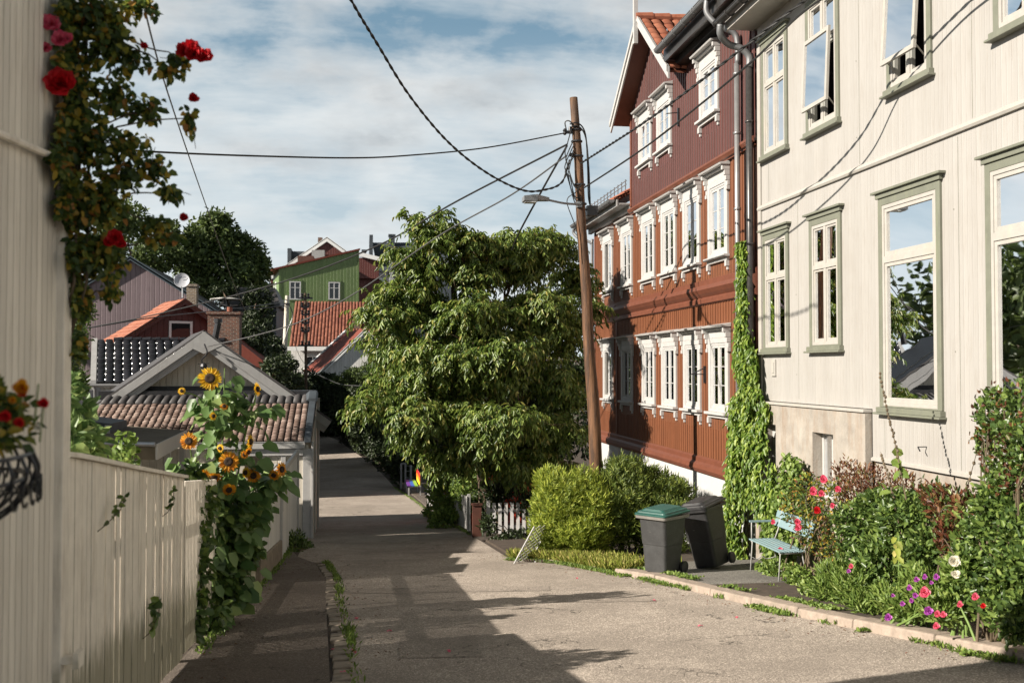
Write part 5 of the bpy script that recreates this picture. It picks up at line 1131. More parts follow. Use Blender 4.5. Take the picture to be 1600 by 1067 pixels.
P, Dn = lumpy(3600, ls, .6); k = len(P); leaves('foliage', P, nrm(Dn*.3+np.array((0, 0, -.7))+rng.normal(0, .4, (k, 3))), nrm(Dn+np.array((-.4, 0, .5))+rng.normal(0, .3, (k, 3))), .085*rng.uniform(.6, 1.2, k), .075*rng.uniform(.6, 1.2, k), 'leaf_fresh', vn, broad=.8)
mb = MB()
for i in range(6): limb(mb, (6.5+rng.normal(0, .1), 15.4+rng.normal(0, .3), gz(15.4)), ls[i % 5][0], .012, .005)
mb.build('stem', 'stem_green', vn)
# ---- roses and shrubs of the bed
r1 = shrub('rose_bush', 'open rose bush with bright pink blooms above the blue bench', 'rose bush', [lx(1262, 772, 34, 34, 6.3), lx(1300, 782, 38, 36, 6.3), lx(1275, 830, 44, 40, 6.3), lx(1235, 790, 20, 34, 6.3), lx(1300, 870, 28, 50, 6.2)], 1500, .06, .035, 'leaf_rose', stems=26, up=.3, extra=('leaf_russet', 260))
for (u, v, r, mt) in ((1271, 768, .06, 'petal_pink'), (1284, 771, .045, 'petal_pink'), (1287, 749, .055, 'petal_pink'), (1309, 764, .045, 'petal_pink'), (1301, 790, .035, 'petal_pink'), (1246, 815, .05, 'petal_pink'), (1208, 815, .035, 'petal_pink'), (1247, 824, .05, 'petal_pink'), (1277, 797, .05, 'petal_red'), (1237, 880, .03, 'petal_pink'), (1219, 858, .035, 'petal_pink')):
    bloom(r1, atX(u, v, 5.9), r, mt)
s_ = shrub('rose_bush', 'tangled bush of reddish shoots and thin russet leaves above the large dark green shrub', 'rose bush', [lx(1322, 745, 30, 32, 6.5), lx(1360, 752, 34, 28, 6.5), lx(1410, 755, 30, 22, 6.5), lx(1335, 770, 30, 30, 6.4)], 1100, .065, .022, 'leaf_russet', stems=22, up=.9)
shrub('leafy_shrub', 'large dense dark green leafy shrub in the middle of the flower bed', 'shrub', [lx(1350, 830, 48, 52, 6.05), lx(1410, 830, 56, 58, 6.05), lx(1440, 880, 44, 56, 5.95), lx(1370, 890, 52, 50, 5.9), lx(1330, 880, 30, 40, 6.0), lx(1395, 790, 60, 26, 6.2)], 8200, .085, .042, 'leaf_mid', stems=14, hang=.3, extra=('leaf_fresh', 420))
shrub('leafy_shrub', 'shrub with rusty red leaves between the dark shrub and the tall right hand bush', 'shrub', [lx(1475, 790, 36, 32, 6.1), lx(1510, 800, 30, 34, 6.0), lx(1490, 840, 36, 30, 6.0), lx(1452, 772, 20, 18, 6.2)], 1200, .075, .035, 'leaf_russet', stems=20, up=.5, extra=('leaf_mid', 500))
tr = shrub('rose_bush', 'tall arching bush at the right edge with reddish tips over glossy leaves', 'rose bush', [lx(1555, 650, 34, 40, 5.9), lx(1590, 690, 40, 50, 5.8), lx(1570, 735, 36, 30, 5.8), lx(1545, 690, 24, 26, 5.9), lx(1600, 620, 30, 36, 5.8), lx(1535, 640, 12, 20, 5.9), lx(1620, 700, 50, 60, 5.7)], 2600, .06, .04, 'leaf_mid', stems=30, up=.4, extra=('leaf_russet', 420))
shrub('leafy_shrub', 'large green shrub at the lower right corner of the bed', 'shrub', [lx(1540, 850, 50, 62, 5.8), lx(1590, 880, 52, 80, 5.65), lx(1530, 920, 46, 50, 5.6), lx(1580, 960, 50, 40, 5.5), lx(1500, 900, 30, 50, 5.8), lx(1560, 790, 44, 30, 5.8), lx(1640, 900, 60, 90, 5.6)], 7600, .075, .042, 'leaf_mid', stems=18, up=.35, extra=('leaf_fresh', 700))
p1 = shrub('flowering_plant', 'low clump of magenta and purple flowers at the front of the bed', 'flowers', [lx(1440, 920, 40, 30, 5.5), lx(1410, 945, 40, 22, 5.4), lx(1465, 950, 34, 25, 5.35), lx(1380, 935, 26, 22, 5.5)], 2000, .09, .028, 'leaf_fresh', up=.8, stems=24, stemmat='stem_green')
for i, (u, v, r, mt) in enumerate(((1445, 925, .055, 'petal_pink'), (1430, 930, .03, 'petal_purple'), (1451, 954, .045, 'petal_purple'), (1465, 959, .035, 'petal_pink'), (1474, 960, .03, 'petal_pink'), (1388, 964, .04, 'petal_purple'), (1463, 978, .035, 'petal_pink'), (1432, 905, .03, 'petal_purple'), (1445, 901, .025, 'petal_purple'), (1463, 901, .03, 'petal_purple'), (1410, 943, .025, 'petal_purple'), (1424, 938, .025, 'petal_purple'), (1395, 930, .02, 'petal_purple'), (1500, 944, .03, 'petal_pink'), (1524, 932, .035, 'petal_pink'), (1536, 946, .025, 'petal_red'), (1330, 884, .03, 'petal_pink'), (1326, 892, .025, 'petal_purple'), (1421, 918, .03, 'petal_purple'), (1455, 910, .02, 'petal_purple'))):
    bloom(p1, atX(u, v, 5.15 if u < 1480 else 5.2), r, mt, n=20)
w1 = shrub('flowering_plant', 'plant with shaggy cream white flowers by the lower right shrub', 'flowers', [lx(1500, 890, 26, 20, 5.5), lx(1490, 905, 20, 22, 5.45)], 350, .09, .03, 'leaf_fresh', up=.6, stems=12, stemmat='stem_green')
bloom(w1, atX(1491, 877, 5.25), .055, 'petal_white', n=50); bloom(w1, atX(1493, 897, 5.25), .04, 'petal_white', n=24)
shrub('flowering_plant', 'bushy light green leafy clump at the foot of the pink rose bush', 'flowers', [lx(1330, 920, 36, 32, 5.6), lx(1300, 905, 30, 28, 5.7), lx(1350, 945, 30, 20, 5.45), lx(1290, 925, 30, 16, 5.5)], 2300, .10, .022, 'leaf_fresh', up=.8, stems=12, stemmat='stem_green')
shrub('leafy_shrub', 'low leafy ground plant under the blue bench', 'shrub', [lx(1210, 893, 26, 16, 6.1), lx(1245, 900, 30, 18, 5.9), lx(1275, 925, 34, 14, 5.6), lx(1210, 925, 24, 7, 5.5)], 1500, .06, .04, 'leaf_fresh', up=.4, stems=0, broad=.5)
# hollyhocks
def hollyhock(label, pts, X, n):
    root = thing('hollyhock', label, 'flower stalk', (X, atX(*pts[0], X).y, gz(atX(*pts[0], X).y)), 'seeding hollyhock stalks'); P = curve_pts([atX(u, v, X) for u, v in pts], 8)
    g = Vector((P[0].x, P[0].y, gz(P[0].y)+.1)); P = [g]+P
    mb = MB(); mb.tube(P, [.009-.006*i/(len(P)-1) for i in range(len(P))], 6); mb.build('stem', 'stem_brown', root)
    mb = MB()
    for i in range(n): t = .35+.65*i/n; q = P[min(len(P)-1, int(t*len(P)))]+Vector(tuple(rng.normal(0, .006, 3))); mb.lathe(q, [(.004, -.02), (.018, -.008), (.016, .012), (.004, .02)], 6)
    mb.build('seed_pod', 'stem_brown', root)
    q = [P[int(k)] for k in rng.uniform(len(P)*.1, len(P)*.55, 7)]; k = len(q); leaves('foliage', [tuple(x) for x in q], rng.normal(0, .6, (k, 3))+np.array((-.5, 0, -.2)), rng.normal(0, .3, (k, 3))+np.array((-1, -.5, .6)), .15, .12, 'leaf_fresh', root, broad=.7)
hollyhock('tallest brown hollyhock stalk rising before the tall window', [(1430, 860), (1412, 760), (1398, 690), (1386, 640), (1375, 582)], 6.1, 30)
hollyhock('shorter brown hollyhock stalk leaning above the dark green shrub', [(1420, 880), (1400, 800), (1388, 745), (1376, 706)], 6.0, 16)
hollyhock('thin brown hollyhock stalk left of the right edge bush', [(1510, 860), (1505, 800), (1512, 760), (1528, 700)], 6.0, 10)
fl = thing('fig_shoot', 'single large lobed yellow green leaf in front of the dark shrub', 'plant', (5.2, 9.9, gz(9.9))); c = atX(1402, 852, 5.45); k = 7
leaves('foliage', [tuple(c+Vector((0, 0, .08-.035*i)))for i in range(k)], [(rng.normal(0, .2), (-1)**i*.9, -.75) for i in range(k)], [(-.7, -.8, .5)]*k, .11, .06, 'grass_blade', fl, broad=.5)
mb = MB(); mb.tube([(c.x, c.y, gz(c.y)+.08), tuple(c+Vector((.02, 0, .1)))], .006, 5); mb.build('stem', 'stem_green', fl)
# ---- grass and weeds
def grass(name, pts, h, mat='grass_blade', w=.008):
    k = len(pts); P = np.array(pts); return tag(leaves(name, P, rng.normal(0, .35, (k, 3))+np.array((0, 0, 1.)), rng.normal(0, 1, (k, 3)), h*rng.uniform(.5, 1.3, k), w, mat, None, fold=.1, curl=.3), kind='stuff')
pts = []
while len(pts) < 9000:
    y = rng.uniform(15.9, 19.3); x0 = kr(y)+.02 if y > 16.3 else kr(y)+.1; x = x0+abs(rng.normal(0, .45))
    if y < 16.5 and x > 4.35: continue
    if x > 5.4: continue
    pts.append((x, y, gz(y)+.04))
grass('grass', pts, .16, w=.009)
pts = []
for i in range(3600):
    y0_ = 0
    y = rng.choice((rng.uniform(7, 15.8), rng.uniform(16, 19), rng.uniform(26, 50))); x = kr(y)-abs(rng.normal(0, .05))+(.05 if y > 19 else .02)
    if y < 16 and math.sin(y*2.3+1)+math.sin(y*5.1)+.6*math.sin(y*11) < .35: continue
    pts.append((x, y, gz(y)+.01))
for i in range(1700):
    y = rng.uniform(7.5, 19.5); 
    if rng.random() < (.15 if math.sin(y*3.1)+math.sin(y*1.3) < .6 and y < 17.5 else 1): pts.append((kl(y)+rng.normal(.06, .03), y, gz(y)+.015))
for i in range(1500): y = rng.uniform(10, 26); pts.append((-1.55+abs(rng.normal(0, .06)), y, gz(y)+.01))
grass('weeds', pts, .06, 'leaf_fresh', .02)
pts = []
for i in range(5200):
    y = rng.uniform(8, 16); u_ = rng.random()
    if math.sin(y*4)+math.sin(y*1.7+1)+.5*math.sin(y*13) < (.5 if u_ < .6 else 0): continue
    x = kr(y)+(rng.normal(-.06, .05) if u_ < .6 else rng.normal(.33, .06)); pts.append((x, y, gz(y)+(.02 if u_ < .6 else .1)))
k = len(pts); tag(leaves('ground_cover', pts, rng.normal(0, .7, (k, 3))+np.array((0, 0, .7)), rng.normal(0, .4, (k, 3))+np.array((0, 0, 1)), .045, .032, 'leaf_fresh', None, broad=.6), kind='stuff')
pts = []
for i in range(420):
    y = 8+12*rng.random(); s_ = rng.random(); x = (kr(y)-abs(rng.normal(0, .35))) if s_ < .45 else ((kl(y)+abs(rng.normal(0, .3))) if s_ < .75 else (-1.5+abs(rng.normal(0, .3)))); pts.append((x, y, gz(y)+.024))
k = len(pts); tag(leaves('leaf_litter', pts, rng.normal(0, 1, (k, 3))*np.array((1, 1, .1)), rng.normal(0, .15, (k, 3))+np.array((0, 0, 1)), .035*rng.uniform(.4, 1.2, k), .018, 'leaf_russet', None), kind='stuff')
# fallen petals
for i, (u, v) in enumerate(((558, 968), (608, 988), (521, 1018), (552, 1021), (536, 1053), (1095, 980), (1150, 966), (1022, 940), (900, 905), (1040, 905), (700, 1020))):
    q = onG(u, v); o = leaves('fallen_petal', [tuple(q+Vector((0, 0, .022)))]*3, rng.normal(0, 1, (3, 3))*np.array((1, 1, .1)), [(0, 0, 1)]*3, .035, .03, 'petal_pink', None, broad=.8); tag(o, 'small pink rose petal lying on the asphalt', 'petal', 'fallen petals on the asphalt')
# ---- small plants on the left side
shrub('leafy_plant', 'dark leafy plant at the foot of the white outbuilding corner', 'plant', [lb(462, 852, 18, 22, 23.0, .25), lb(478, 862, 12, 14, 23.4, .2), lb(455, 870, 14, 12, 22.4, .2)], 900, .12, .035, 'leaf_mid', up=.5, stems=8)
# ---- shrub masses mid right
shrub('leafy_shrub', 'sunlit loose shrub growing through the white fence below the big tree', 'shrub', [lb(692, 744, 28, 40, 33, .9), lb(704, 778, 30, 34, 30.5, .8), lb(720, 730, 34, 34, 30, .8), lb(694, 812, 26, 18, 29, .5), lb(735, 760, 30, 34, 28.5, .6), lb(676, 800, 14, 12, 33, .5)], 6500, .13, .07, 'leaf_fresh', up=.3, stems=16, extra=('leaf_fresh', 700))
shrub('leafy_shrub', 'dark shaded shrub at the foot of the picket fence under the tree', 'shrub', [lb(780, 770, 44, 26, 27.5, .6), lb(790, 850, 36, 12, 24, .4), lb(765, 800, 26, 24, 27, .5), lb(825, 790, 20, 30, 25.5, .5), lb(765, 822, 16, 14, 24.8, .3), lb(810, 838, 26, 8, 24.6, .3)], 3400, .12, .06, 'leaf_deep_shade', up=.3, stems=8)
# ---- dark trees beyond
def tree(label, lobes, n, L, W, mat, dx=0, group=None, name='tree'):
    c = np.mean([q[0] for q in lobes], 0); c[0] += dx; root = thing(name, label, 'tree', (c[0], c[1], gz(c[1])), group); P, Dn = lumpy(n, lobes+clump(lobes, 6, .42, .8, .78), .4); k = len(P)
    leaves('foliage', P, nrm(Dn*.6+rng.normal(0, .6, (k, 3))+np.array((0, 0, -.1))), nrm(Dn+rng.normal(0, .5, (k, 3))+np.array((0, 0, .4))), L*rng.uniform(.5, 1.3, k), W*rng.uniform(.6, 1.2, k), mat, root)
    mb = MB(); f = Vector((c[0], c[1], (gz(c[1])+c[2])/2)); mb.tube([(c[0], c[1], gz(c[1])-.2), f], [.3, .2], 8)
    for q in lobes: limb(mb, f, q[0], .12, .03)
    mb.build('trunk', 'bark', root, smooth=True); return root
tree('dense dark garden tree hidden behind the big leafy tree', [lb(760, 640, 60, 60, 37, 1.6), lb(840, 600, 60, 60, 38, 1.6), lb(900, 660, 50, 60, 36, 1.4), lb(820, 700, 70, 50, 35, 1.4), lb(905, 560, 36, 44, 39, 1.4), lb(700, 600, 50, 50, 40, 1.6), lb(780, 520, 60, 50, 40, 1.6), lb(860, 480, 50, 40, 40, 1.6)], 11000, .22, .11, 'leaf_deep_shade')
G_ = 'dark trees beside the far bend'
tree('dark tall tree right of the far road in front of the small gable house', [lb(602, 640, 34, 50, 56, 2), lb(616, 690, 28, 44, 50, 1.6), lb(592, 690, 26, 34, 60, 1.6), lb(585, 620, 24, 30, 60, 1.6)], 6500, .22, .12, 'leaf_deep_shade', dx=3.8, group=G_)
tree('dark tree mass overhanging the shaded bend of the road', [lb(552, 634, 36, 44, 68, 2), lb(535, 612, 30, 26, 70, 2), lb(572, 680, 26, 34, 66, 2), lb(548, 668, 24, 30, 70, 2), lb(575, 610, 34, 24, 64, 2)], 9000, .24, .13, 'leaf_deep_shade', dx=4.2, group=G_)
tree('dark tree closing the end of the road left of the bend', [lb(500, 640, 26, 54, 75, 1.4), lb(482, 625, 24, 46, 76, 1.2), lb(522, 645, 22, 44, 75, 1.2), lb(508, 602, 26, 20, 75, 1.2), lb(515, 672, 28, 16, 77, 1.2), lb(540, 640, 20, 40, 75, 1.2)], 12000, .28, .15, 'leaf_deep_shade', dx=1.5, group=G_)
shrub('leafy_shrub', 'dark hedge lining the right side of the road before the bend', 'shrub', [lb(632, 728, 28, 34, 50, .8), lb(614, 712, 28, 34, 55, .8), lb(594, 696, 30, 34, 61, .8), lb(572, 680, 26, 30, 66, .8), lb(552, 668, 20, 24, 70, .6)], 8500, .2, .11, 'leaf_deep_shade', stems=8)
tree('wooded garden tree across the street out of the picture', [(np.array((-34., 72, 4.)), np.array((9., 8, 6.))), (np.array((-32., 60, 3.)), np.array((6., 6, 6.))), (np.array((-42., 82, 5.)), np.array((9., 8, 7.)))], 5000, 1.0, .55, 'leaf_far')
tree('green bush crown below the white bargeboards of the small gable', [lb(575, 582, 30, 14, 58, 1.4), lb(600, 566, 22, 14, 56, 1.2), lb(545, 592, 24, 12, 60, 1.3)], 2600, .2, .09, 'leaf_far', dx=3.2, group=G_)
tree('dark garden tree behind the red brick chimney and the outbuilding', [lb(398, 535, 24, 34, 53, 1.6), lb(424, 560, 24, 34, 56, 1.6), lb(392, 505, 20, 22, 58, 1.4), lb(412, 520, 18, 22, 60, 1.2), lb(348, 455, 30, 12, 69.2, .5), lb(402, 466, 26, 20, 69.2, .5), lb(414, 492, 16, 22, 68.8, .6)], 7000, .24, .13, 'leaf_deep_shade', group='dark trees beside the far bend')
tree('dark garden tree hidden behind the outbuilding left of the road', [lb(430, 585, 22, 30, 44, 1.4), lb(455, 610, 20, 26, 46, 1.4), lb(440, 570, 18, 20, 50, 1.4)], 3500, .2, .1, 'leaf_deep_shade', group='dark trees beside the far bend')
G_ = 'trees on the hill behind the mauve house'
tree('tall rounded dark tree against the sky between mauve and green houses', [lb(335, 375, 46, 40, 84, 3), lb(380, 405, 40, 40, 86, 3), lb(300, 400, 40, 40, 82, 3), lb(350, 440, 60, 40, 82, 3), lb(390, 455, 34, 40, 84, 3), lb(405, 420, 18, 26, 86, 2), lb(340, 345, 26, 18, 84, 2)], 15000, .42, .22, 'leaf_far', group=G_)
tree('dark tree with ragged top left of the rounded tree', [lb(198, 345, 34, 34, 70, 2.5), lb(240, 400, 40, 30, 78, 2.5), lb(170, 380, 34, 30, 72, 2.5), lb(265, 370, 18, 24, 80, 2)], 7000, .34, .18, 'leaf_far', group=G_)
tree('dark bushes below the dark house beside the green house', [lb(440, 580, 24, 26, 70, 2), lb(420, 600, 26, 26, 60, 2), lb(462, 596, 26, 20, 62, 1.6), lb(408, 560, 20, 20, 72, 2)], 3600, .24, .13, 'leaf_deep_shade', group=G_)
tree('leafy tree rising behind the boarded house corner on the left', [lb(112, 530, 26, 50, 24, .9), lb(96, 600, 26, 40, 22, .8), lb(118, 600, 16, 30, 26, .8), lb(125, 480, 24, 34, 25, .7)], 5000, .10, .05, 'leaf_mid')
# plants just behind the sloping board fence
shrub('garden_plant', 'sunlit broad leaved plant with small yellow flowers behind the sloping board fence', 'plant', [lb(118, 650, 20, 26, 8.0, .25), lb(106, 615, 12, 22, 7.8, .2), lb(138, 695, 20, 22, 8.2, .2), lb(112, 690, 18, 26, 7.6, .2)], 380, .12, .065, 'leaf_sun', up=.2, stems=8, stemmat='stem_green')
gp = shrub('garden_plant', 'pale trailing vine shoots poking up over the sloping board fence', 'plant', [lb(192, 695, 10, 24, 10.5, .15), lb(186, 720, 16, 12, 10.2, .2), lb(204, 706, 8, 26, 10.6, .15)], 110, .085, .065, 'leaf_fresh', up=.2, stems=6, stemmat='stem_green', broad=.5)
for (a, b, c, d, lab) in ((165, 820, 195, 800, 'small leafy sprig poking through the sloping board fence near its top'), (232, 990, 250, 960, 'broad leaved weed shoot growing through the fence bottom'), (262, 800, 270, 790, 'tiny twig sprouting through the fence near the sunflowers')):
    q = atX(a, b, -1.53); root = thing('fence_sprig', lab, 'plant', q, 'shoots growing through the fence'); q2 = atX(c, d-25, -1.48); mb = MB(); mb.tube([q-Vector((.06, 0, .05)), q, q.lerp(q2, .5)+Vector((.03, 0, 0)), q2], .003, 4); mb.build('stem', 'stem_brown', root)
    k = 16; t = rng.uniform(0, 1, k); P = np.array([tuple(q.lerp(q2, float(x))) for x in t]); leaves('foliage', P, rng.normal(0, 1, (k, 3))+np.array((.3, 0, -.3)), rng.normal(0, .4, (k, 3))+np.array((1, -.6, .3)), .045 if a != 232 else .07, .03 if a != 232 else .06, 'leaf_mid', root, broad=.5)
# ---- climbing rose on the near house corner
cr = thing('climbing_rose', 'climbing rose with red blooms covering the near house corner', 'rose', (-1.5, 5.75, gz(5.8)))
RL = [(95, 30, 55, 45, 5.5), (150, 20, 60, 30, 5.6), (70, 110, 38, 45, 5.5), (110, 130, 50, 60, 5.6), (80, 210, 45, 55, 5.5), (130, 220, 50, 55, 5.6), (100, 310, 55, 50, 5.6), (150, 320, 48, 45, 5.7), (120, 400, 45, 45, 5.7), (115, 470, 28, 30, 5.8), (165, 400, 34, 40, 5.8), (170, 60, 34, 50, 5.6), (60, 320, 28, 30, 5.5), (50, 255, 24, 30, 5.4)]
RS = [(195, 230, 46, 36, 5.7), (180, 150, 34, 40, 5.7), (230, 170, 34, 24, 5.7), (235, 260, 34, 26, 5.7), (265, 110, 26, 14, 5.7), (280, 95, 14, 10, 5.7), (215, 10, 44, 18, 5.7), (265, 300, 24, 14, 5.8), (255, 370, 34, 14, 5.8), (240, 350, 24, 18, 5.8), (295, 185, 8, 26, 5.7), (190, 280, 40, 24, 5.7), (205, 90, 26, 26, 5.7), (170, 455, 20, 20, 5.8), (110, 540, 16, 30, 5.8)]
l1 = [lb(*q, .16) for q in RL]; l2 = [lb(*q, .10) for q in RS]
P1, D1 = lumpy(5600, l1, .1); P2, D2 = lumpy(1350, l2, .1)
P = np.concatenate([P1, P2]); Dn = np.concatenate([D1, D2]); k = len(P)
P[:, 0] = np.maximum(P[:, 0], -1.50)
leaves('foliage', P, nrm(Dn*.3+rng.normal(0, .6, (k, 3))+np.array((.1, 0, -.45))), nrm(rng.normal(0, .5, (k, 3))+np.array((.4, -.9, .5))), .052*rng.uniform(.6, 1.2, k), .032*rng.uniform(.7, 1.2, k), 'leaf_rose', cr, broad=.5)
mb = MB()
for i in range(5): x = -1.72+rng.normal(0, .02); y = 5.98+rng.normal(0, .04); mb.tube([(x+.02*math.sin(z*2+i)+max(0, min(1, (z+.1)/.5))*.22, y+.03*math.sin(z*1.5+i)-max(0, min(1, (z+.1)/.5))*.25, z) for z in np.linspace(gz(5.8), 1.9, 24)], .008, 6)
st = [Vector(tuple(q[0])) for q in l1]
for q in l2:
    a = min(st, key=lambda s: (s-Vector(tuple(q[0]))).length); limb(mb, a, q[0], .006, .003, .15, 6)
    for _ in range(3): limb(mb, q[0], q[0]+rng.normal(0, .8, 3)*q[1], .003, .0015, .1, 4)
mb.build('stem', 'stem_brown', cr)
for (u, v, r, mt) in ((95, 130, .075, 'petal_red'), (303, 84, .055, 'petal_red'), (288, 80, .045, 'petal_red'), (318, 88, .045, 'petal_red'), (300, 74, .04, 'petal_red'), (302, 154, .03, 'petal_red'), (80, 38, .045, 'petal_pink'), (95, 62, .045, 'petal_pink'), (72, 75, .03, 'petal_pink'), (44, 236, .065, 'petal_red'), (180, 372, .045, 'petal_red'), (188, 380, .03, 'petal_red'), (170, 378, .03, 'petal_red'), (287, 340, .025, 'petal_red'), (225, 72, .02, 'petal_red'), (105, 60, .03, 'petal_pink')):
    bloom(cr, atY(u, v, 5.35 if u < 130 else 5.6), r, mt, n=40, face=(.2, -1, .2))
# ---- sunflowers
def sunflower(label, stalk, heads, nleaf, Y, seed=0):
    root = thing('sunflower', label, 'sunflower', (atY(*stalk[0], Y).x, Y, gz(Y)), 'sunflowers by the picket fence')
    P = curve_pts([atY(u, v, Y) for u, v in stalk], 8); mb = MB(); mb.tube(P, [.017-.011*i/(len(P)-1) for i in range(len(P))], 7)
    for (u, v, r, f, mt) in heads:
        c = atY(u, v, Y-.34); n = min(P, key=lambda q: (q-c).length+abs(q.z-(c.z-.2))*.8); mb.tube(curve_pts([n, n.lerp(c, .6)+Vector((0, 0, .02)), c+Vector(f).normalized()*-.03], 5), .006, 6)
    mb.build('stem', 'stem_green', root)
    for (u, v, r, f, mt) in heads:
        c = atY(u, v, Y-.34); fv = Vector(f).normalized(); a = fv.cross(Vector((0, 0, 1))).normalized(); b = a.cross(fv)
        mb = MB(); mb.lathe(c, [(r*.36, -.012), (r*.42, .0), (r*.40, .014), (r*.30, .022), (r*.15, .018), (.002, .014)], 16, axis=fv); hd = mb.build('flower_head', 'seed_disc', root, smooth=True)
        P3, D3, N3 = [], [], []
        for i in range(34):
            an = i*2*math.pi/34+rng.normal(0, .05); rad = a*math.cos(an)+b*math.sin(an); P3.append(tuple(c+rad*r*.34-fv*.004*(i % 2))); D3.append(tuple(rad+fv*rng.uniform(-.15, .35))); N3.append(tuple(fv))
        leaves('petal', P3, D3, N3, r*.66*rng.uniform(.85, 1.1, 34), r*.24, mt, hd, fold=.1)
    P4, D4, N4 = [], [], []
    nleaf = int(nleaf*2.1)
    for i in range(nleaf):
        t = rng.uniform(.12, .97); q = P[int(t*(len(P)-1))]; an = rng.uniform(0, 2*math.pi); rad = np.array((math.cos(an), math.sin(an)*.8, 0)); P4.append(np.array(q)+rad*rng.uniform(.02, .28)); D4.append(rad+np.array((0, 0, rng.uniform(-1.3, .15)))); N4.append(np.array((-.3, -.5, 1.))+rng.normal(0, .3, 3)+rad*.4)
    Lf = np.array([.08+.14*rng.random() for _ in range(nleaf)]); leaves('foliage', P4, D4, N4, Lf, Lf*.82, 'leaf_sun', root, fold=.12, curl=.3, broad=.75)
YS = 'petal_yellow'; OS = 'petal_orange'
sunflower('tallest sunflower with the big yellow head facing the street', [(338, 1000), (345, 850), (340, 720), (333, 640), (329, 600)], [(328, 591, .135, (.1, -1, .15), YS), (284, 611, .045, (0, -1, .4), YS), (333, 650, .05, (.6, -.6, .2), YS), (350, 635, .05, (.3, -.6, .6), OS)], 62, 11.9)
sunflower('sunflower with orange head nearest the sloping board fence', [(325, 1000), (318, 880), (308, 780), (298, 705)], [(295, 689, .10, (-.1, -1, .1), OS), (318, 742, .07, (.4, -.7, -.3), OS), (317, 765, .05, (.3, -1, 0), YS)], 56, 11.6)
sunflower('sunflower with dark centred orange head in the middle of the clump', [(345, 1000), (355, 880), (360, 800), (357, 740)], [(357, 721, .12, (.1, -1, .1), OS), (335, 745, .09, (0, -.6, -.7), OS), (358, 765, .08, (.1, -1, -.4), OS), (344, 700, .05, (-.5, -.8, 0), YS)], 64, 12.0)
sunflower('sunflower leaning right with a cluster of yellow heads over the pavement', [(350, 1000), (372, 880), (395, 800), (420, 750), (436, 738)], [(440, 733, .09, (.8, -.6, .1), OS), (428, 742, .07, (-.3, -.8, -.3), OS), (396, 743, .09, (.1, -1, .0), OS), (384, 738, .07, (-.6, -.7, .1), YS)], 60, 12.3)
sunflower('sunflower with a small side facing yellow head at upper right', [(352, 1000), (362, 860), (372, 740), (388, 660), (400, 622)], [(402, 608, .08, (.9, -.35, .1), YS), (391, 690, .085, (.95, -.3, 0), YS), (388, 706, .06, (.8, -.5, -.3), OS), (382, 710, .05, (.2, -1, .2), OS)], 58, 12.1)
sunflower('low sunflower with one small pale flower near the pavement', [(328, 1000), (312, 950), (303, 905)], [(302, 899, .05, (.1, -1, .2), YS)], 42, 11.4)
sunflower('upright young sunflower with only green buds above the tallest head', [(342, 1000), (345, 800), (348, 680), (351, 575)], [], 46, 12.0)
vb = shrub('bindweed', 'dark leafy undergrowth at the base of the sunflowers', 'plant', [lb(330, 880, 34, 60, 11.9, .3), lb(345, 800, 44, 50, 12.0, .3), lb(320, 960, 30, 40, 11.4, .25), lb(380, 870, 24, 40, 12.3, .25), lb(296, 830, 18, 60, 10.6, .15), lb(302, 920, 22, 60, 10.5, .15), lb(300, 760, 16, 36, 10.8, .15), lb(306, 870, 20, 50, 10.7, .15), lb(312, 800, 22, 50, 11.0, .15), lb(300, 960, 18, 40, 10.4, .12), lb(350, 930, 24, 40, 11.9, .2)], 3000, .11, .08, 'leaf_mid', up=-.3, stems=0, stemmat='stem_green', broad=.6)
bloom(vb, atY(312, 982, 11.1), .03, 'petal_pink', n=16)
# ---- hanging flower basket on the near house
hb = thing('flower_basket', 'blurred wire flower basket with red and orange blooms at the left edge', 'flower basket', (-1.3, 3.5, -.75))
mb = MB(); cx_, cz = -1.45, -.36
def rim(t, rr, z): a = -math.pi/2+t*math.pi; return Vector((cx_+.0+math.cos(a)*rr*.85, 3.45+math.sin(a)*rr*1.25, z))
for (rr, z) in ((.45, -.28), (.43, -.36), (.30, -.52)): mb.tube([rim(i/20, rr, z) for i in range(21)], .007, 6)
for i in range(17): t = i/16; mb.tube(curve_pts([rim(t, .45, -.28), rim(t, .47, -.35), rim(t, .40, -.45), rim(t, .27, -.52), rim(t, .05, -.57)], 4), .006, 5)
for i in range(24):
    t = (i+.5)/24; c = rim(t, .48, -.40); d = (rim(min(1, t+.02), .48, 0)-rim(t-.02, .48, 0)); d.z = 0; d.normalize(); mb.tube([c+d*math.cos(k*.7)*.024+Vector((0, 0, math.sin(k*.7)*.038)) for k in range(9)], .0045, 5)
mb.build('wire_frame', 'black_metal', hb)
mb = MB(); mb.lathe((cx_+.02, 3.45, -.52), [(.05, .1), (.16, .13), (.24, .17), (.27, .24)], 18); mb.build('liner', 'soil', hb)
ls = [(np.array((-1.42, 3.35, -.17)), np.array((.28, .40, .10))), (np.array((-1.32, 3.55, -.21)), np.array((.24, .36, .10))), (np.array((-1.28, 3.7, -.13)), np.array((.15, .2, .08)))]
P, Dn = lumpy(1900, ls, .2); k = len(P); leaves('foliage', P, nrm(Dn+rng.normal(0, .5, (k, 3))), nrm(rng.normal(0, .6, (k, 3))+np.array((0, -.3, 1))), .05, .03, 'leaf_rose', hb)
for (u, v, r, mt) in ((34, 606, .025, 'petal_orange'), (35, 612, .018, 'petal_red'), (68, 630, .018, 'petal_red'), (8, 650, .02, 'petal_red'), (30, 660, .018, 'petal_red'), (20, 625, .012, 'petal_orange'), (60, 668, .012, 'petal_white')): bloom(hb, atY(u, v, 3.3), r, mt, n=22, face=(.2, -1, .2))
mb = MB()
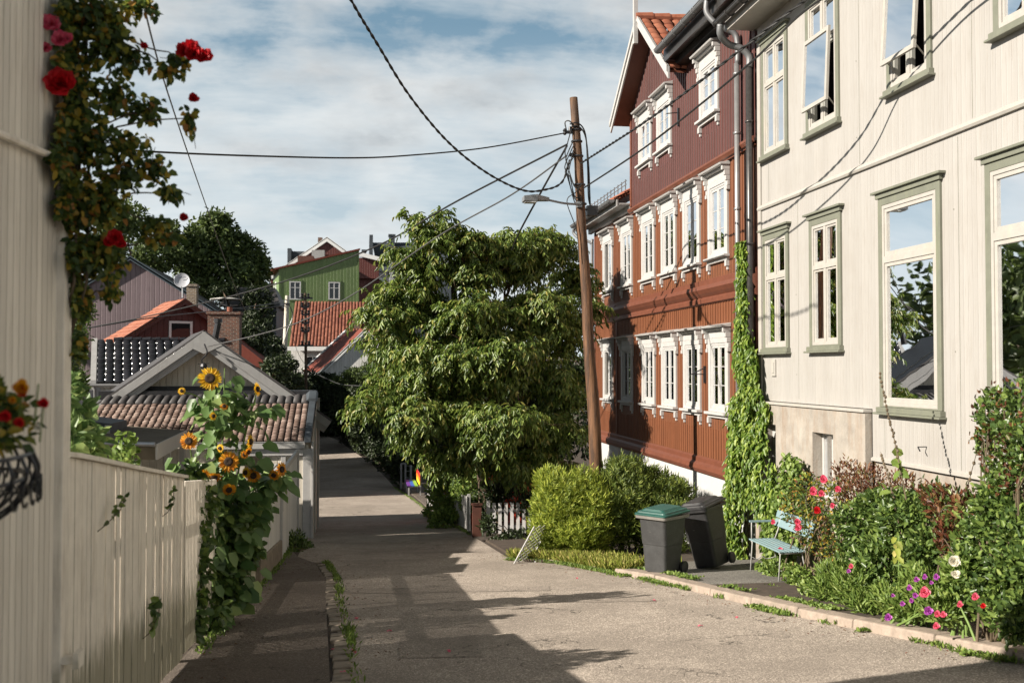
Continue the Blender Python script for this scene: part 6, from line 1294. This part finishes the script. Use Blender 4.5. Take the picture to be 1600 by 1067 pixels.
for (u, v) in ((34, 606), (68, 630), (60, 600)): mb.tube([atY(u, v, 3.3), atY(u-6, v+60, 3.4)], .003, 5)
mb.build('stem', 'stem_green', hb)
# ================================================================ POLE, LAMP, CABLES
PY = 20.2
pb = atY(936, 790, PY); pt = atY(897, 153, PY); base = pb+(pb-pt)*((pb.z-gz(PY)+.2)/(pt.z-pb.z))
up = thing('utility_pole', 'weathered leaning brown wooden utility pole rising from the hedge', 'utility pole', (base.x, PY, gz(PY)))
mb = MB(); N_ = 14; mb.tube([base.lerp(pt, i/N_)+Vector((.012*math.sin(i*1.7), 0, 0)) for i in range(N_+1)], [.142-.062*i/N_ for i in range(N_+1)], 18); mb.build('shaft', 'pole_wood', up, smooth=True)
def pp(v): t = (v-153)/(790-153); return pt.lerp(pb, t)
mb = MB()
for v in (204, 222, 245, 290, 320): q = pp(v); mb.lathe(q-Vector((0, 0, .015)), [(.09+.0001*v, 0), (.095+.0001*v, .005), (.095+.0001*v, .03), (.09+.0001*v, .035)], 14)
q = pp(208); mb.box(q.x-.26, q.x-.08, q.y-.04, q.y+.0, q.z-.03, q.z+.03); mb.lathe(q+Vector((-.24, -.02, -.06)), [(.02, 0), (.045, .03), (.03, .06), (.045, .09), (.02, .13)], 10); mb.lathe(q+Vector((-.14, -.05, -.02)), [(.02, 0), (.04, .04), (.03, .08), (.02, .13)], 10)
q = pp(330); mb.box(q.x+.12, q.x+.34, q.y-.05, q.y+.12, q.z-.10, q.z+.10); mb.box(q.x+.05, q.x+.13, q.y-.02, q.y+.02, q.z+.0, q.z+.04)
q = pp(245); mb.box(q.x-.18, q.x-.1, q.y-.08, q.y-.02, q.z-.02, q.z+.05)
mb.build('bracket', 'black_metal', up, bevel=.006)
mb = MB(); R2 = random.Random(5)
for i in range(5):
    v0, v1 = R2.uniform(200, 250), R2.uniform(285, 325); a = pp(v0); b = pp(v1); m = a.lerp(b, .5)
    mb.tube(curve_pts([a+Vector((-.10, -.08, 0)), a.lerp(m, .5)+Vector((-.20-R2.random()*.10, -.1, -.1)), m+Vector((-.2-R2.random()*.08, -.1, 0)), b+Vector((-.14, -.12, .02)), b+Vector((.0, -.14, 0))], 6), .011, 6)
for i in range(2):
    a = pp(203+i*5); b = pp(322); mb.tube(curve_pts([a+Vector((-.15, -.1, .08)), a+Vector((.02, -.12, .10)), a+Vector((.18, -.06, -.1)), pp(260)+Vector((.19+.02*i, -.02, 0)), b+Vector((.16+.03*i, 0, .2)), b+Vector((.2, 0, -.02))], 6), .014, 6)
mb.tube(curve_pts([pp(205)+Vector((-.2, 0, 0)), pp(196)+Vector((-.22, 0, .05)), pp(196)+Vector((-.13, -.05, .06)), pp(204)+Vector((-.05, -.1, 0))], 5), .014, 6)
mb.tube(curve_pts([pp(290)+Vector((.02, -.12, 0)), pp(300)+Vector((-.12, -.14, -.05)), pp(318)+Vector((-.3, -.1, 0)), pp(340)+Vector((-.12, -.1, -.3)), pp(380)+Vector((-.1, -.1, -.4))], 6), .010, 6)
mb.build('loose_wire', 'cable_black', up)
mb = MB()
for v in range(180, 760, 37): q = pp(v); mb.lathe(q+Vector((R2.uniform(-.05, .05), -.02, 0)), [(.02, -.01), (.13*0+.03, 0), (.02, .01)], 6)
sl_ = thing('street_lamp', 'flat grey street lamp head reaching left from the wooden pole', 'street lamp', pp(322)+Vector((-.1, 0, 0)))
a = pp(322)+Vector((-.05, -.12, 0)); b = atY(858, 313, 19.6); c = atY(836, 309, 19.5); d = atY(817, 309, 19.45)
mb = MB(); mb.tube(curve_pts([a, a.lerp(b, .5)+Vector((0, 0, -.02)), b], 5), .022, 8); mb.box(a.x-.05, a.x+.05, a.y-.02, a.y+.06, a.z-.06, a.z+.06); mb.build('arm', 'lamp_grey', sl_)
mb = MB(); u = Vector((0, .14, 0)); mb.hexa([c-u*.9+Vector((0, 0, -.06)), b-u*.35+Vector((0, 0, -.02)), b+u*.35+Vector((0, 0, -.02)), c+u*.9+Vector((0, 0, -.06)), c-u*.9+Vector((0, 0, .05)), b-u*.3+Vector((0, 0, .05)), b+u*.3+Vector((0, 0, .05)), c+u*.9+Vector((0, 0, .05))])
mb.hexa([d-u+Vector((0, 0, -.08)), c-u+Vector((.04, 0, -.09)), c+u+Vector((.04, 0, -.09)), d+u+Vector((0, 0, -.08)), d-u+Vector((0, 0, .02)), c-u+Vector((.04, 0, .05)), c+u+Vector((.04, 0, .05)), d+u+Vector((0, 0, .02))]); mb.build('lamp_head', 'lamp_grey', sl_, bevel=.01)
mb = MB(); mb.box(d.x+.03, c.x, d.y-.11, d.y+.11, d.z-.098, d.z-.085); mb.build('lens', 'lens_clear', sl_)
def cable(label, pts, r, mode='Y', twist=False, mat='cable_black', n=10):
    P = curve_pts([Vector(q) if len(q) == 3 and mode == 'W' else (atY(*q) if mode == 'Y' else atX(*q)) for q in pts], n)
    mb = MB()
    if twist:
        for ph in (0, math.pi):
            Q = []; acc = 0
            for i in range(len(P)-1):
                L = (P[i+1]-P[i]).length; st = max(2, int(L/.06)); d = (P[i+1]-P[i]).normalized(); x = d.cross(Vector((0, 0, 1))).normalized(); y = d.cross(x)
                for k in range(st): t = k/st; a = (acc+L*t)*2*math.pi/.42+ph; Q.append(P[i].lerp(P[i+1], t)+(x*math.cos(a)+y*math.sin(a))*r*.62)
                acc += L
            mb.tube(Q, r*.72, 5)
    else: mb.tube(P, r, 6)
    return tag(mb.build('overhead_cable', mat), label, 'cable', 'overhead cables')
cable('thick twisted cable sagging from the top of the picture to the wooden pole', [(890, 250, 20.2), (878, 285, 20.0), (850, 297, 19.6), (815, 297, 19.2), (760, 270, 18.4), (700, 222, 17.4), (640, 150, 16.2), (590, 70, 15), (548, 0, 13.8), (490, -110, 12.5)], .018, twist=True)
cable('thin nearly level cable running left from the pole across the sky', [(884, 208, 20.2), (760, 231, 19), (640, 243, 17.8), (550, 247, 17), (400, 244, 15.5), (250, 238, 14), (100, 228, 12.5)], .014)
cable('cable dropping from the pole past the green house roof to the lower left', [(886, 226, 20.2), (715, 314, 23), (590, 384, 26), (430, 444, 30), (240, 492, 36), (128, 514, 42)], .020)
cable('cable dropping from the pole to the bracket under the grey gable peak', [(886, 243, 20.2), (800, 304, 21.5), (690, 366, 23), (560, 455, 25.2), (480, 498, 26.6), (415, 520, 27.6), (326, 541, 29.1)], .016, mat='cable_grey')
cable('steep cable running down from the pole into the big tree', [(886, 228, 20.1), (850, 292, 21), (812, 362, 22.5), (800, 390, 23.5)], .022)
cable('thick twisted cable from the pole up across the red house and over the white house', [(908, 255, 4.32), (1000, 196, 4.5), (1080, 138, 4.78), (1165, 72, 5.1), (1260, 0, 5.55), (1400, -85, 6.0), (1560, -160, 6.4), (1700, -230, 6.8)], .018, 'X', twist=True)
cable('single cable below the twisted one crossing the red house to the upper right', [(912, 294, 4.36), (1000, 236, 4.5), (1090, 167, 4.78), (1180, 92, 5.1), (1265, 12, 5.5), (1400, -65, 6.0), (1560, -130, 6.4), (1700, -190, 6.8)], .015, 'X')
cable('thin slack wire falling from the top left past the mauve house', [(205, -60, 5.8), (222, 0, 6.2), (262, 145, 8), (325, 330, 13), (372, 460, 20), (398, 510, 25), (415, 520, 27.5)], .006, mat='cable_grey')
cable('far wire crossing the red dormer gable toward the far pale pole', [(128, 514, 42), (240, 496, 45), (322, 487, 50), (430, 474, 58), (446, 468, 61.9)], .028, mat='cable_grey')
cable('second far wire from the dark house to the far pale pole', [(322, 470, 50), (380, 483, 56), (445, 478, 61.9)], .03)
cable('pale wire hanging in front of the dark trees by the bend', [(446, 480, 61.9), (470, 560, 56), (520, 596, 50), (575, 604, 40)], .014, mat='cable_grey')
for (lab, u0, v0, u1, v1, Y, r, mt) in (('pale smooth wooden pole in front of the green house', 443, 590, 449, 462, 62, .16, 'pole_wood'), ('thin dark pole carrying many insulators before the orange tiles', 478, 575, 477, 458, 60, .09, 'bark')):
    a = atY(u0, v0, Y); b = atY(u1, v1, Y); g = a+(a-b)*((a.z-gz(Y))/(b.z-a.z)); root = thing('utility_pole', lab, 'utility pole', (g.x, Y, gz(Y))); mb = MB(); mb.tube([g, a, b], [r*1.1, r, r*.8], 10); mb.build('shaft', 'cream_gable' if mt == 'pole_wood' else mt, root)
    mb = MB()
    if mt == 'bark':
        for v in (466, 480, 492, 505, 518, 540): q = b.lerp(a, (v-458)/(575-458)); mb.box(q.x-.42 if v == 540 or v == 466 else q.x-.22, q.x+.42 if v == 540 or v == 466 else q.x+.22, Y-.12, Y-.04, q.z-.05, q.z+.05); mb.lathe(q+Vector((-.18, -.15, .02)), [(.05, 0), (.1, .06), (.05, .12), (.1, .2), (.02, .26)], 8); mb.lathe(q+Vector((.18, -.15, .02)), [(.05, 0), (.1, .06), (.05, .12), (.1, .2), (.02, .26)], 8)
    else:
        q = b.lerp(a, .1); mb.box(q.x-.2, q.x+.2, Y-.22, Y-.14, q.z-.04, q.z+.04); mb.tube(curve_pts([q+Vector((.1, -.15, 0)), q+Vector((.35, -.15, -.7)), q+Vector((.05, -.17, -1.6)), q+Vector((-.3, -.17, -3)), a], 5), .03, 5)
    mb.build('insulator', 'black_metal', root)
# ================================================================ BINS
def wheelie(label, loc, rotz, tilt, body, lidm, rimm, h=1.0):
    root = thing('wheelie_bin', label, 'wheelie bin', loc, 'wheelie bins on the driveway', local=True, rot=(0, 0, 0)); root.rotation_euler = (Matrix.Rotation(tilt, 3, Vector((.33, .94, 0)))@Matrix.Rotation(rotz, 3, 'Z')).to_euler()
    mb = MB(); w0, d0, w1, d1 = .20, .21, .25, .30
    def ringpts(w, d, z, r=.05, n=4):
        out = []
        for (sx, sy, a0) in ((1, 1, 0), (-1, 1, 90), (-1, -1, 180), (1, -1, 270)):
            for k in range(n+1): a = R(a0+90*k/n); out.append((sx*(w-r)+math.cos(a)*r, sy*(d-r)+math.sin(a)*r, z))
        return out
    R_ = [ringpts(w0, d0, .03), ringpts(w0+.003, d0+.005, .08), ringpts(w0+.02, d0+.03, .44), ringpts(w0+.028, d0+.036, .45), ringpts(w1-.008, d1-.01, h-.08), ringpts(w1, d1, h-.03)]
    for a, b in zip(R_, R_[1:]):
        n = len(a)
        for i in range(n): mb.face([a[i], a[(i+1) % n], b[(i+1) % n], b[i]])
    mb.face(R_[0][::-1]); mb.build('body', body, root, smooth=True)
    mb = MB(); a = ringpts(w1+.035, d1+.035, h-.055); b = ringpts(w1+.04, d1+.04, h-.01); n = len(a); c = ringpts(w1-.01, d1-.01, h-.055)
    for i in range(n): j = (i+1) % n; mb.face([a[i], a[j], b[j], b[i]]); mb.face([c[i], c[j], a[j], a[i]])
    mb.face(b); mb.build('rim', rimm, root)
    mb = MB(); prev = None; L_ = [ringpts(w1+.045, d1+.05, h-.005), ringpts(w1+.045, d1+.05, h+.02), ringpts(w1+.02, d1+.02, h+.028), ringpts(w1+.01, d1+.015, h+.05), ringpts(w1-.03, d1-.03, h+.056), ringpts(w1-.07, d1-.05, h+.085)]
    def slope(q): return [(x, y, z+(y+.3)*.05) for x, y, z in q]
    L_ = [slope(q) for q in L_]
    for a, b in zip(L_, L_[1:]):
        for i in range(n): mb.face([a[i], a[(i+1) % n], b[(i+1) % n], b[i]])
    mb.face(L_[-1]); mb.face(L_[0][::-1]); mb.build('lid', lidm, root)
    mb = MB(); mb.tube([(-.2, d1+.08, h-.02), (.2, d1+.08, h-.02)], .015, 8)
    for x in (-.2, 0, .2): mb.bar((x, d1+.0, h-.04), (x, d1+.09, h-.02), .02, .03)
    mb.build('handle', body, root)
    for x in (-.25, .25): mb = MB(); mb.lathe((x-.025, d0+.0, .09), [(.06, 0), (.09, .005), (.09, .045), (.06, .05)], 18, axis=(1, 0, 0)); mb.build('wheel', 'black_metal', root)
    return root
q = onG(1040, 897)
wheelie('upright dark grey wheelie bin with a green lid and grey rim', (4.60, 15.35, gz(15.35)+.085), R(-52), 0, 'bin_plastic', 'bin_green', 'bin_rim', .90)
wheelie('black wheelie bin leaning sideways against its green lidded neighbour', (5.58, 15.85, gz(15.85)+.10), R(-50), R(-11), 'bin_black', 'bin_black', 'bin_black', .98)
# ================================================================ BLUE BENCH
bn = thing('garden_bench', 'small weathered pale blue slatted garden bench with thin iron legs', 'bench', (5.95, 14.2, gz(14.2)))
za = gz(14.2)+.10; a = atX(1176, 869, 5.8); b_ = atX(1214, 889, 5.8); y0, y1 = 13.72, 14.86; zs = za+.42
mb = MB()
for i in range(6): x = 5.80+i*.07; mb.box(x, x+.055, y0, y1, zs, zs+.022)
mb.build('seat', 'bench_blue', bn, bevel=.004)
mb = MB()
for i in range(2): z = zs+.20+i*.125; mb.hexa([(6.24+i*.03, y0-.05, z), (6.26+i*.03, y0-.05, z), (6.26+i*.03, y1+.1, z), (6.24+i*.03, y1+.1, z), (6.27+i*.03, y0-.05, z+.105), (6.29+i*.03, y0-.05, z+.105), (6.29+i*.03, y1+.1, z+.105), (6.27+i*.03, y1+.1, z+.105)])
mb.build('backrest', 'bench_blue', bn, bevel=.004)
mb = MB(); mb.box(5.80, 6.2, y1-.05, y1-.01, zs+.27, zs+.295); mb.build('armrest', 'bench_blue', bn)
for (y, n) in ((y0+.04, 0), (y1-.06, 1)):
    mb = MB(); mb.tube([(5.80, y, za-.04), (5.83, y, zs-.05), (5.83, y, zs-.005)], .011, 8); mb.tube([(6.24, y, za-.04), (6.16, y, zs-.05), (6.16, y, zs-.005)], .011, 8); mb.tube([(5.81, y, zs-.012), (6.20, y, zs-.012)], .011, 8); mb.tube([(6.18, y, zs), (6.24, y, zs+.15), (6.31, y, zs+.45)], .011, 8)
    if n: mb.tube([(5.82, y, zs), (5.82, y, zs+.27)], .010, 8)
    mb.tube(curve_pts([(5.83, y, zs-.25), (5.9, y, zs-.28), (5.98, y, zs-.24), (6.06, y, zs-.28), (6.2, y, zs-.25)], 5), .008, 6); mb.build('leg', 'iron_white', bn, smooth=True)
# ================================================================ TRELLIS
q0 = onG(803, 881); q1 = onG(829, 876); tz_ = atY(838, 828, q1.y+.35)
tl = thing('trellis', 'small white lattice trellis leaning against the bright hedge', 'trellis', (q0+q1)/2); A0 = q0; B0 = q1+Vector((.0, 0, 0)); up_ = Vector((.42, .28, .62))
mb = MB(); n = 3
for s in (1, -1):
    for i in range(-9, 12):
        p = []
        for k in range(61):
            v = k/60; u = i/n+s*v*2.4
            if -1e-6 <= u <= 1+1e-6: p.append(A0.lerp(B0, u)+up_*v+Vector((-.004*s, 0, .006*s)))
        if len(p) > 2: mb.bar(p[0], p[-1], .022, .006, up=Vector((-.6, -.3, .5)))
mb.build('lattice', 'white_paint', tl)
mb = MB(); mb.bar(A0, A0+up_, .02, .02); mb.bar(B0, B0+up_, .02, .02); mb.build('frame', 'white_paint', tl)
br = thing('broken_slat', 'short grey slats lying on the road edge beside the trellis', 'slats', onG(850, 878)); mb = MB(); mb.bar(onG(836, 879)+Vector((0, 0, .02)), onG(858, 876)+Vector((0, 0, .03)), .03, .02); mb.bar(onG(848, 878)+Vector((0, 0, .04)), onG(862, 879)+Vector((0, 0, .02)), .03, .02); mb.build('slat', 'grey_barge', br)
# ================================================================ FENCES / GATE ON THE RIGHT
def pickets(mb, a, b, h, step=.13, w=.075):
    a = Vector(a); b = Vector(b); L = (b-a).length; n = int(L/step); d = (b-a).normalized(); nn = Vector((d.y, -d.x, 0))*.012
    for i in range(n):
        p = a+d*(i*step); q = p+d*w; z = gz(p.y); mb.hexa([(p.x, p.y, z+.08), (q.x, q.y, z+.08), (q.x+nn.x, q.y+nn.y, z+.08), (p.x+nn.x, p.y+nn.y, z+.08), (p.x, p.y, z+h), (q.x, q.y, z+h), (q.x+nn.x, q.y+nn.y, z+h), (p.x+nn.x, p.y+nn.y, z+h)])
def fence(label, a, b, h, step=.13, w=.075):
    root = thing('picket_fence', label, 'fence', ((a[0]+b[0])/2, (a[1]+b[1])/2, gz((a[1]+b[1])/2))); mb = MB(); pickets(mb, (*a, 0), (*b, 0), h, step, w); mb.build('picket', 'white_paint', root)
    mb = MB()
    for k in (.25, h-.2): mb.bar((a[0]+.03, a[1]+.03, gz(a[1])+k), (b[0]+.03, b[1]+.03, gz(b[1])+k), .03, .07)
    mb.build('cross_rail', 'white_paint', root); 
    for p in (a, b): mb = MB(); mb.box(p[0]+.02, p[0]+.1, p[1]+.02, p[1]+.1, gz(p[1])-.1, gz(p[1])+h+.05); mb.build('post', 'white_paint', root)
fence('white picket fence along the far roadside under the leafy shrub', (2.78, 27.2), (2.42, 38), .95, .12, .085)
fence('short white picket fence in the shade between hedge and red post', (3.1, 25.5), (4.6, 25.1), .85, .15, .085)
gp_ = thing('gate_post', 'broad dull red boarded gate post beside the picket fence', 'gate post', (2.85, 25.4, gz(25.4))); mb = MB()
mb.box(2.74, 2.96, 25.36, 25.46, gz(25.4)-.05, gz(25.4)+.8); mb.build('board', 'post_rust', gp_); mb = MB(); mb.box(2.72, 2.98, 25.33, 25.49, gz(25.4)+.8, gz(25.4)+.84); mb.build('cap', 'post_rust', gp_)
gg = thing('metal_gate', 'grey tubular gate posts beyond the rainbow bench', 'gate', (2.0, 49, gz(49)))
mb = MB(); z = gz(48.5)
for x in (1.86, 2.06): mb.tube([(x, 48.6, z), (x, 48.6, z+1.2)], .045, 8)
mb.tube([(1.86, 48.6, z+1.2), (2.06, 48.6, z+1.2)], .04, 8); mb.tube([(2.3, 48.3, z), (2.3, 48.3, z+1.15)], .05, 8); mb.build('post', 'lamp_grey', gg)
mb = MB()
for k in (.25, .55, .85, 1.1): mb.tube([(2.06, 48.6, z+k), (2.3, 48.3, z+k)], .015, 6)
mb.build('rail', 'lamp_grey', gg)
rb = thing('rainbow_bench', 'rainbow painted bench by the roadside with red orange yellow backrest', 'bench', (2.15, 44.6, gz(44.6))); z = gz(44.6)+.08
ya, yb = 43.6, 46.0; xb = 2.42
for i, (k, c) in enumerate(((.95, 0), (.78, 1), (.61, 2))): mb = MB(); mb.box(xb+.02, xb+.05, ya, yb, z+k-.155, z+k); tag(mb.build('back_slat', 'stripe_paint%d' % c, rb), ('red', 'orange', 'yellow')[i]+' slat')
for i, c in enumerate((3, 4, 5)): mb = MB(); x = xb-.12-i*.15; mb.box(x-.06, x+.08, ya, yb, z+.42, z+.45); tag(mb.build('seat_slat', 'stripe_paint%d' % c, rb), ('green', 'blue', 'purple')[i]+' slat')
for y in (ya+.15, yb-.15):
    mb = MB(); mb.box(xb-.45, xb-.39, y-.03, y+.03, z-.1, z+.42); mb.box(xb+.05, xb+.10, y-.03, y+.03, z-.1, z+.95); mb.box(xb-.45, xb+.05, y-.03, y+.03, z+.36, z+.418); mb.build('leg', 'grey_barge', rb)
# ================================================================ WORLD, SUN, CAMERA
THETA, ELEV = R(73), R(28.5)
sd_ = Vector((math.sin(THETA)*math.cos(ELEV), math.cos(THETA)*math.cos(ELEV), -math.sin(ELEV)))
L = bpy.data.lights.new('sun', 'SUN'); L.energy = 5.0; L.angle = R(.5); L.color = (1, .91, .80); so = bpy.data.objects.new('sun', L); COL.objects.link(so); so.rotation_euler = sd_.to_track_quat('-Z', 'Y').to_euler()
w = bpy.data.worlds.new('World'); scene.world = w; w.use_nodes = True; nt = w.node_tree; bg = nt.nodes['Background']
sky = nt.nodes.new('ShaderNodeTexSky'); sky.sky_type = 'NISHITA'; sky.sun_disc = False; sky.sun_elevation = ELEV; sky.sun_rotation = math.atan2(-sd_.x, -sd_.y); sky.ozone_density = 1.6; sky.dust_density = 1.2
tc = nt.nodes.new('ShaderNodeTexCoord').outputs['Generated']
s = nt.nodes.new('ShaderNodeSeparateXYZ'); lk(nt, tc, s.inputs[0])
zz = mathn(nt, 'ADD', mathn(nt, 'MAXIMUM', s.outputs[2], 0.), .30)
cb_ = nt.nodes.new('ShaderNodeCombineXYZ'); lk(nt, mathn(nt, 'DIVIDE', s.outputs[0], zz), cb_.inputs[0]); lk(nt, mathn(nt, 'DIVIDE', s.outputs[1], zz), cb_.inputs[1])
v0 = cb_.outputs[0]
mp = nt.nodes.new('ShaderNodeMapping'); mp.inputs['Location'].default_value = (3.1, 1.7, 0); mp.inputs['Scale'].default_value = (1, 1.15, 1); lk(nt, v0, mp.inputs[0]); v0 = mp.outputs[0]
n1 = noise(nt, v0, 2.1, 10, .58); n2 = noise(nt, v0, 5.5, 8, .55); n3 = noise(nt, mapping(nt, v0, (1.0, 2.4, 1)), 1.6, 6, .6)
veil = ramp(nt, n3, [(.40, .08), (.66, .9)])
cov = ramp(nt, n1, [(.44, 0.), (.60, 1.)])
shade = ramp(nt, mathn(nt, 'ADD', mathn(nt, 'MULTIPLY', n1, .65), mathn(nt, 'MULTIPLY', n2, .35)), [(.47, 1.), (.66, 0.)])
cloudc = mixc(nt, shade, (3.0, 3.4, 3.8), (8.4, 8.5, 8.4))
skmin = nt.nodes.new('ShaderNodeVectorMath'); skmin.operation = 'MINIMUM'; lk(nt, sky.outputs[0], skmin.inputs[0]); skmin.inputs[1].default_value = (7, 7, 7)
skyc = mixc(nt, .5, skmin.outputs[0], (1.7, 3.7, 4.9))
c = mixc(nt, veil, skyc, (7.2, 7.7, 7.9)); c = mixc(nt, cov, c, cloudc)
hz = ramp(nt, s.outputs[2], [(0., .85), (.32, .0)]); c = mixc(nt, hz, c, (8.2, 8.9, 9.2))
over = ramp(nt, s.outputs[2], [(.36, 1.), (.6, .22)]); c = mixc(nt, 1., c, over, 'MULTIPLY')   # unseen sky above the view darkened to cut fill light
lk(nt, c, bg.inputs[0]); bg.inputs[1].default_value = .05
cam = bpy.data.cameras.new('camera'); co = bpy.data.objects.new('camera', cam); COL.objects.link(co); cam.sensor_width = 36; cam.lens = 36; cam.clip_end = 3000; cam.clip_start = .05
co.rotation_euler = (R(90)+PIT, 0, -YAW); scene.camera = co
cam.dof.use_dof = True; cam.dof.focus_distance = 17; cam.dof.aperture_fstop = 2.6
vs = scene.view_settings; vs.view_transform = 'Standard'; vs.look = 'None'; vs.exposure = 1.0; vs.gamma = 1
scene.cycles.max_bounces = 8; scene.cycles.transparent_max_bounces = 12
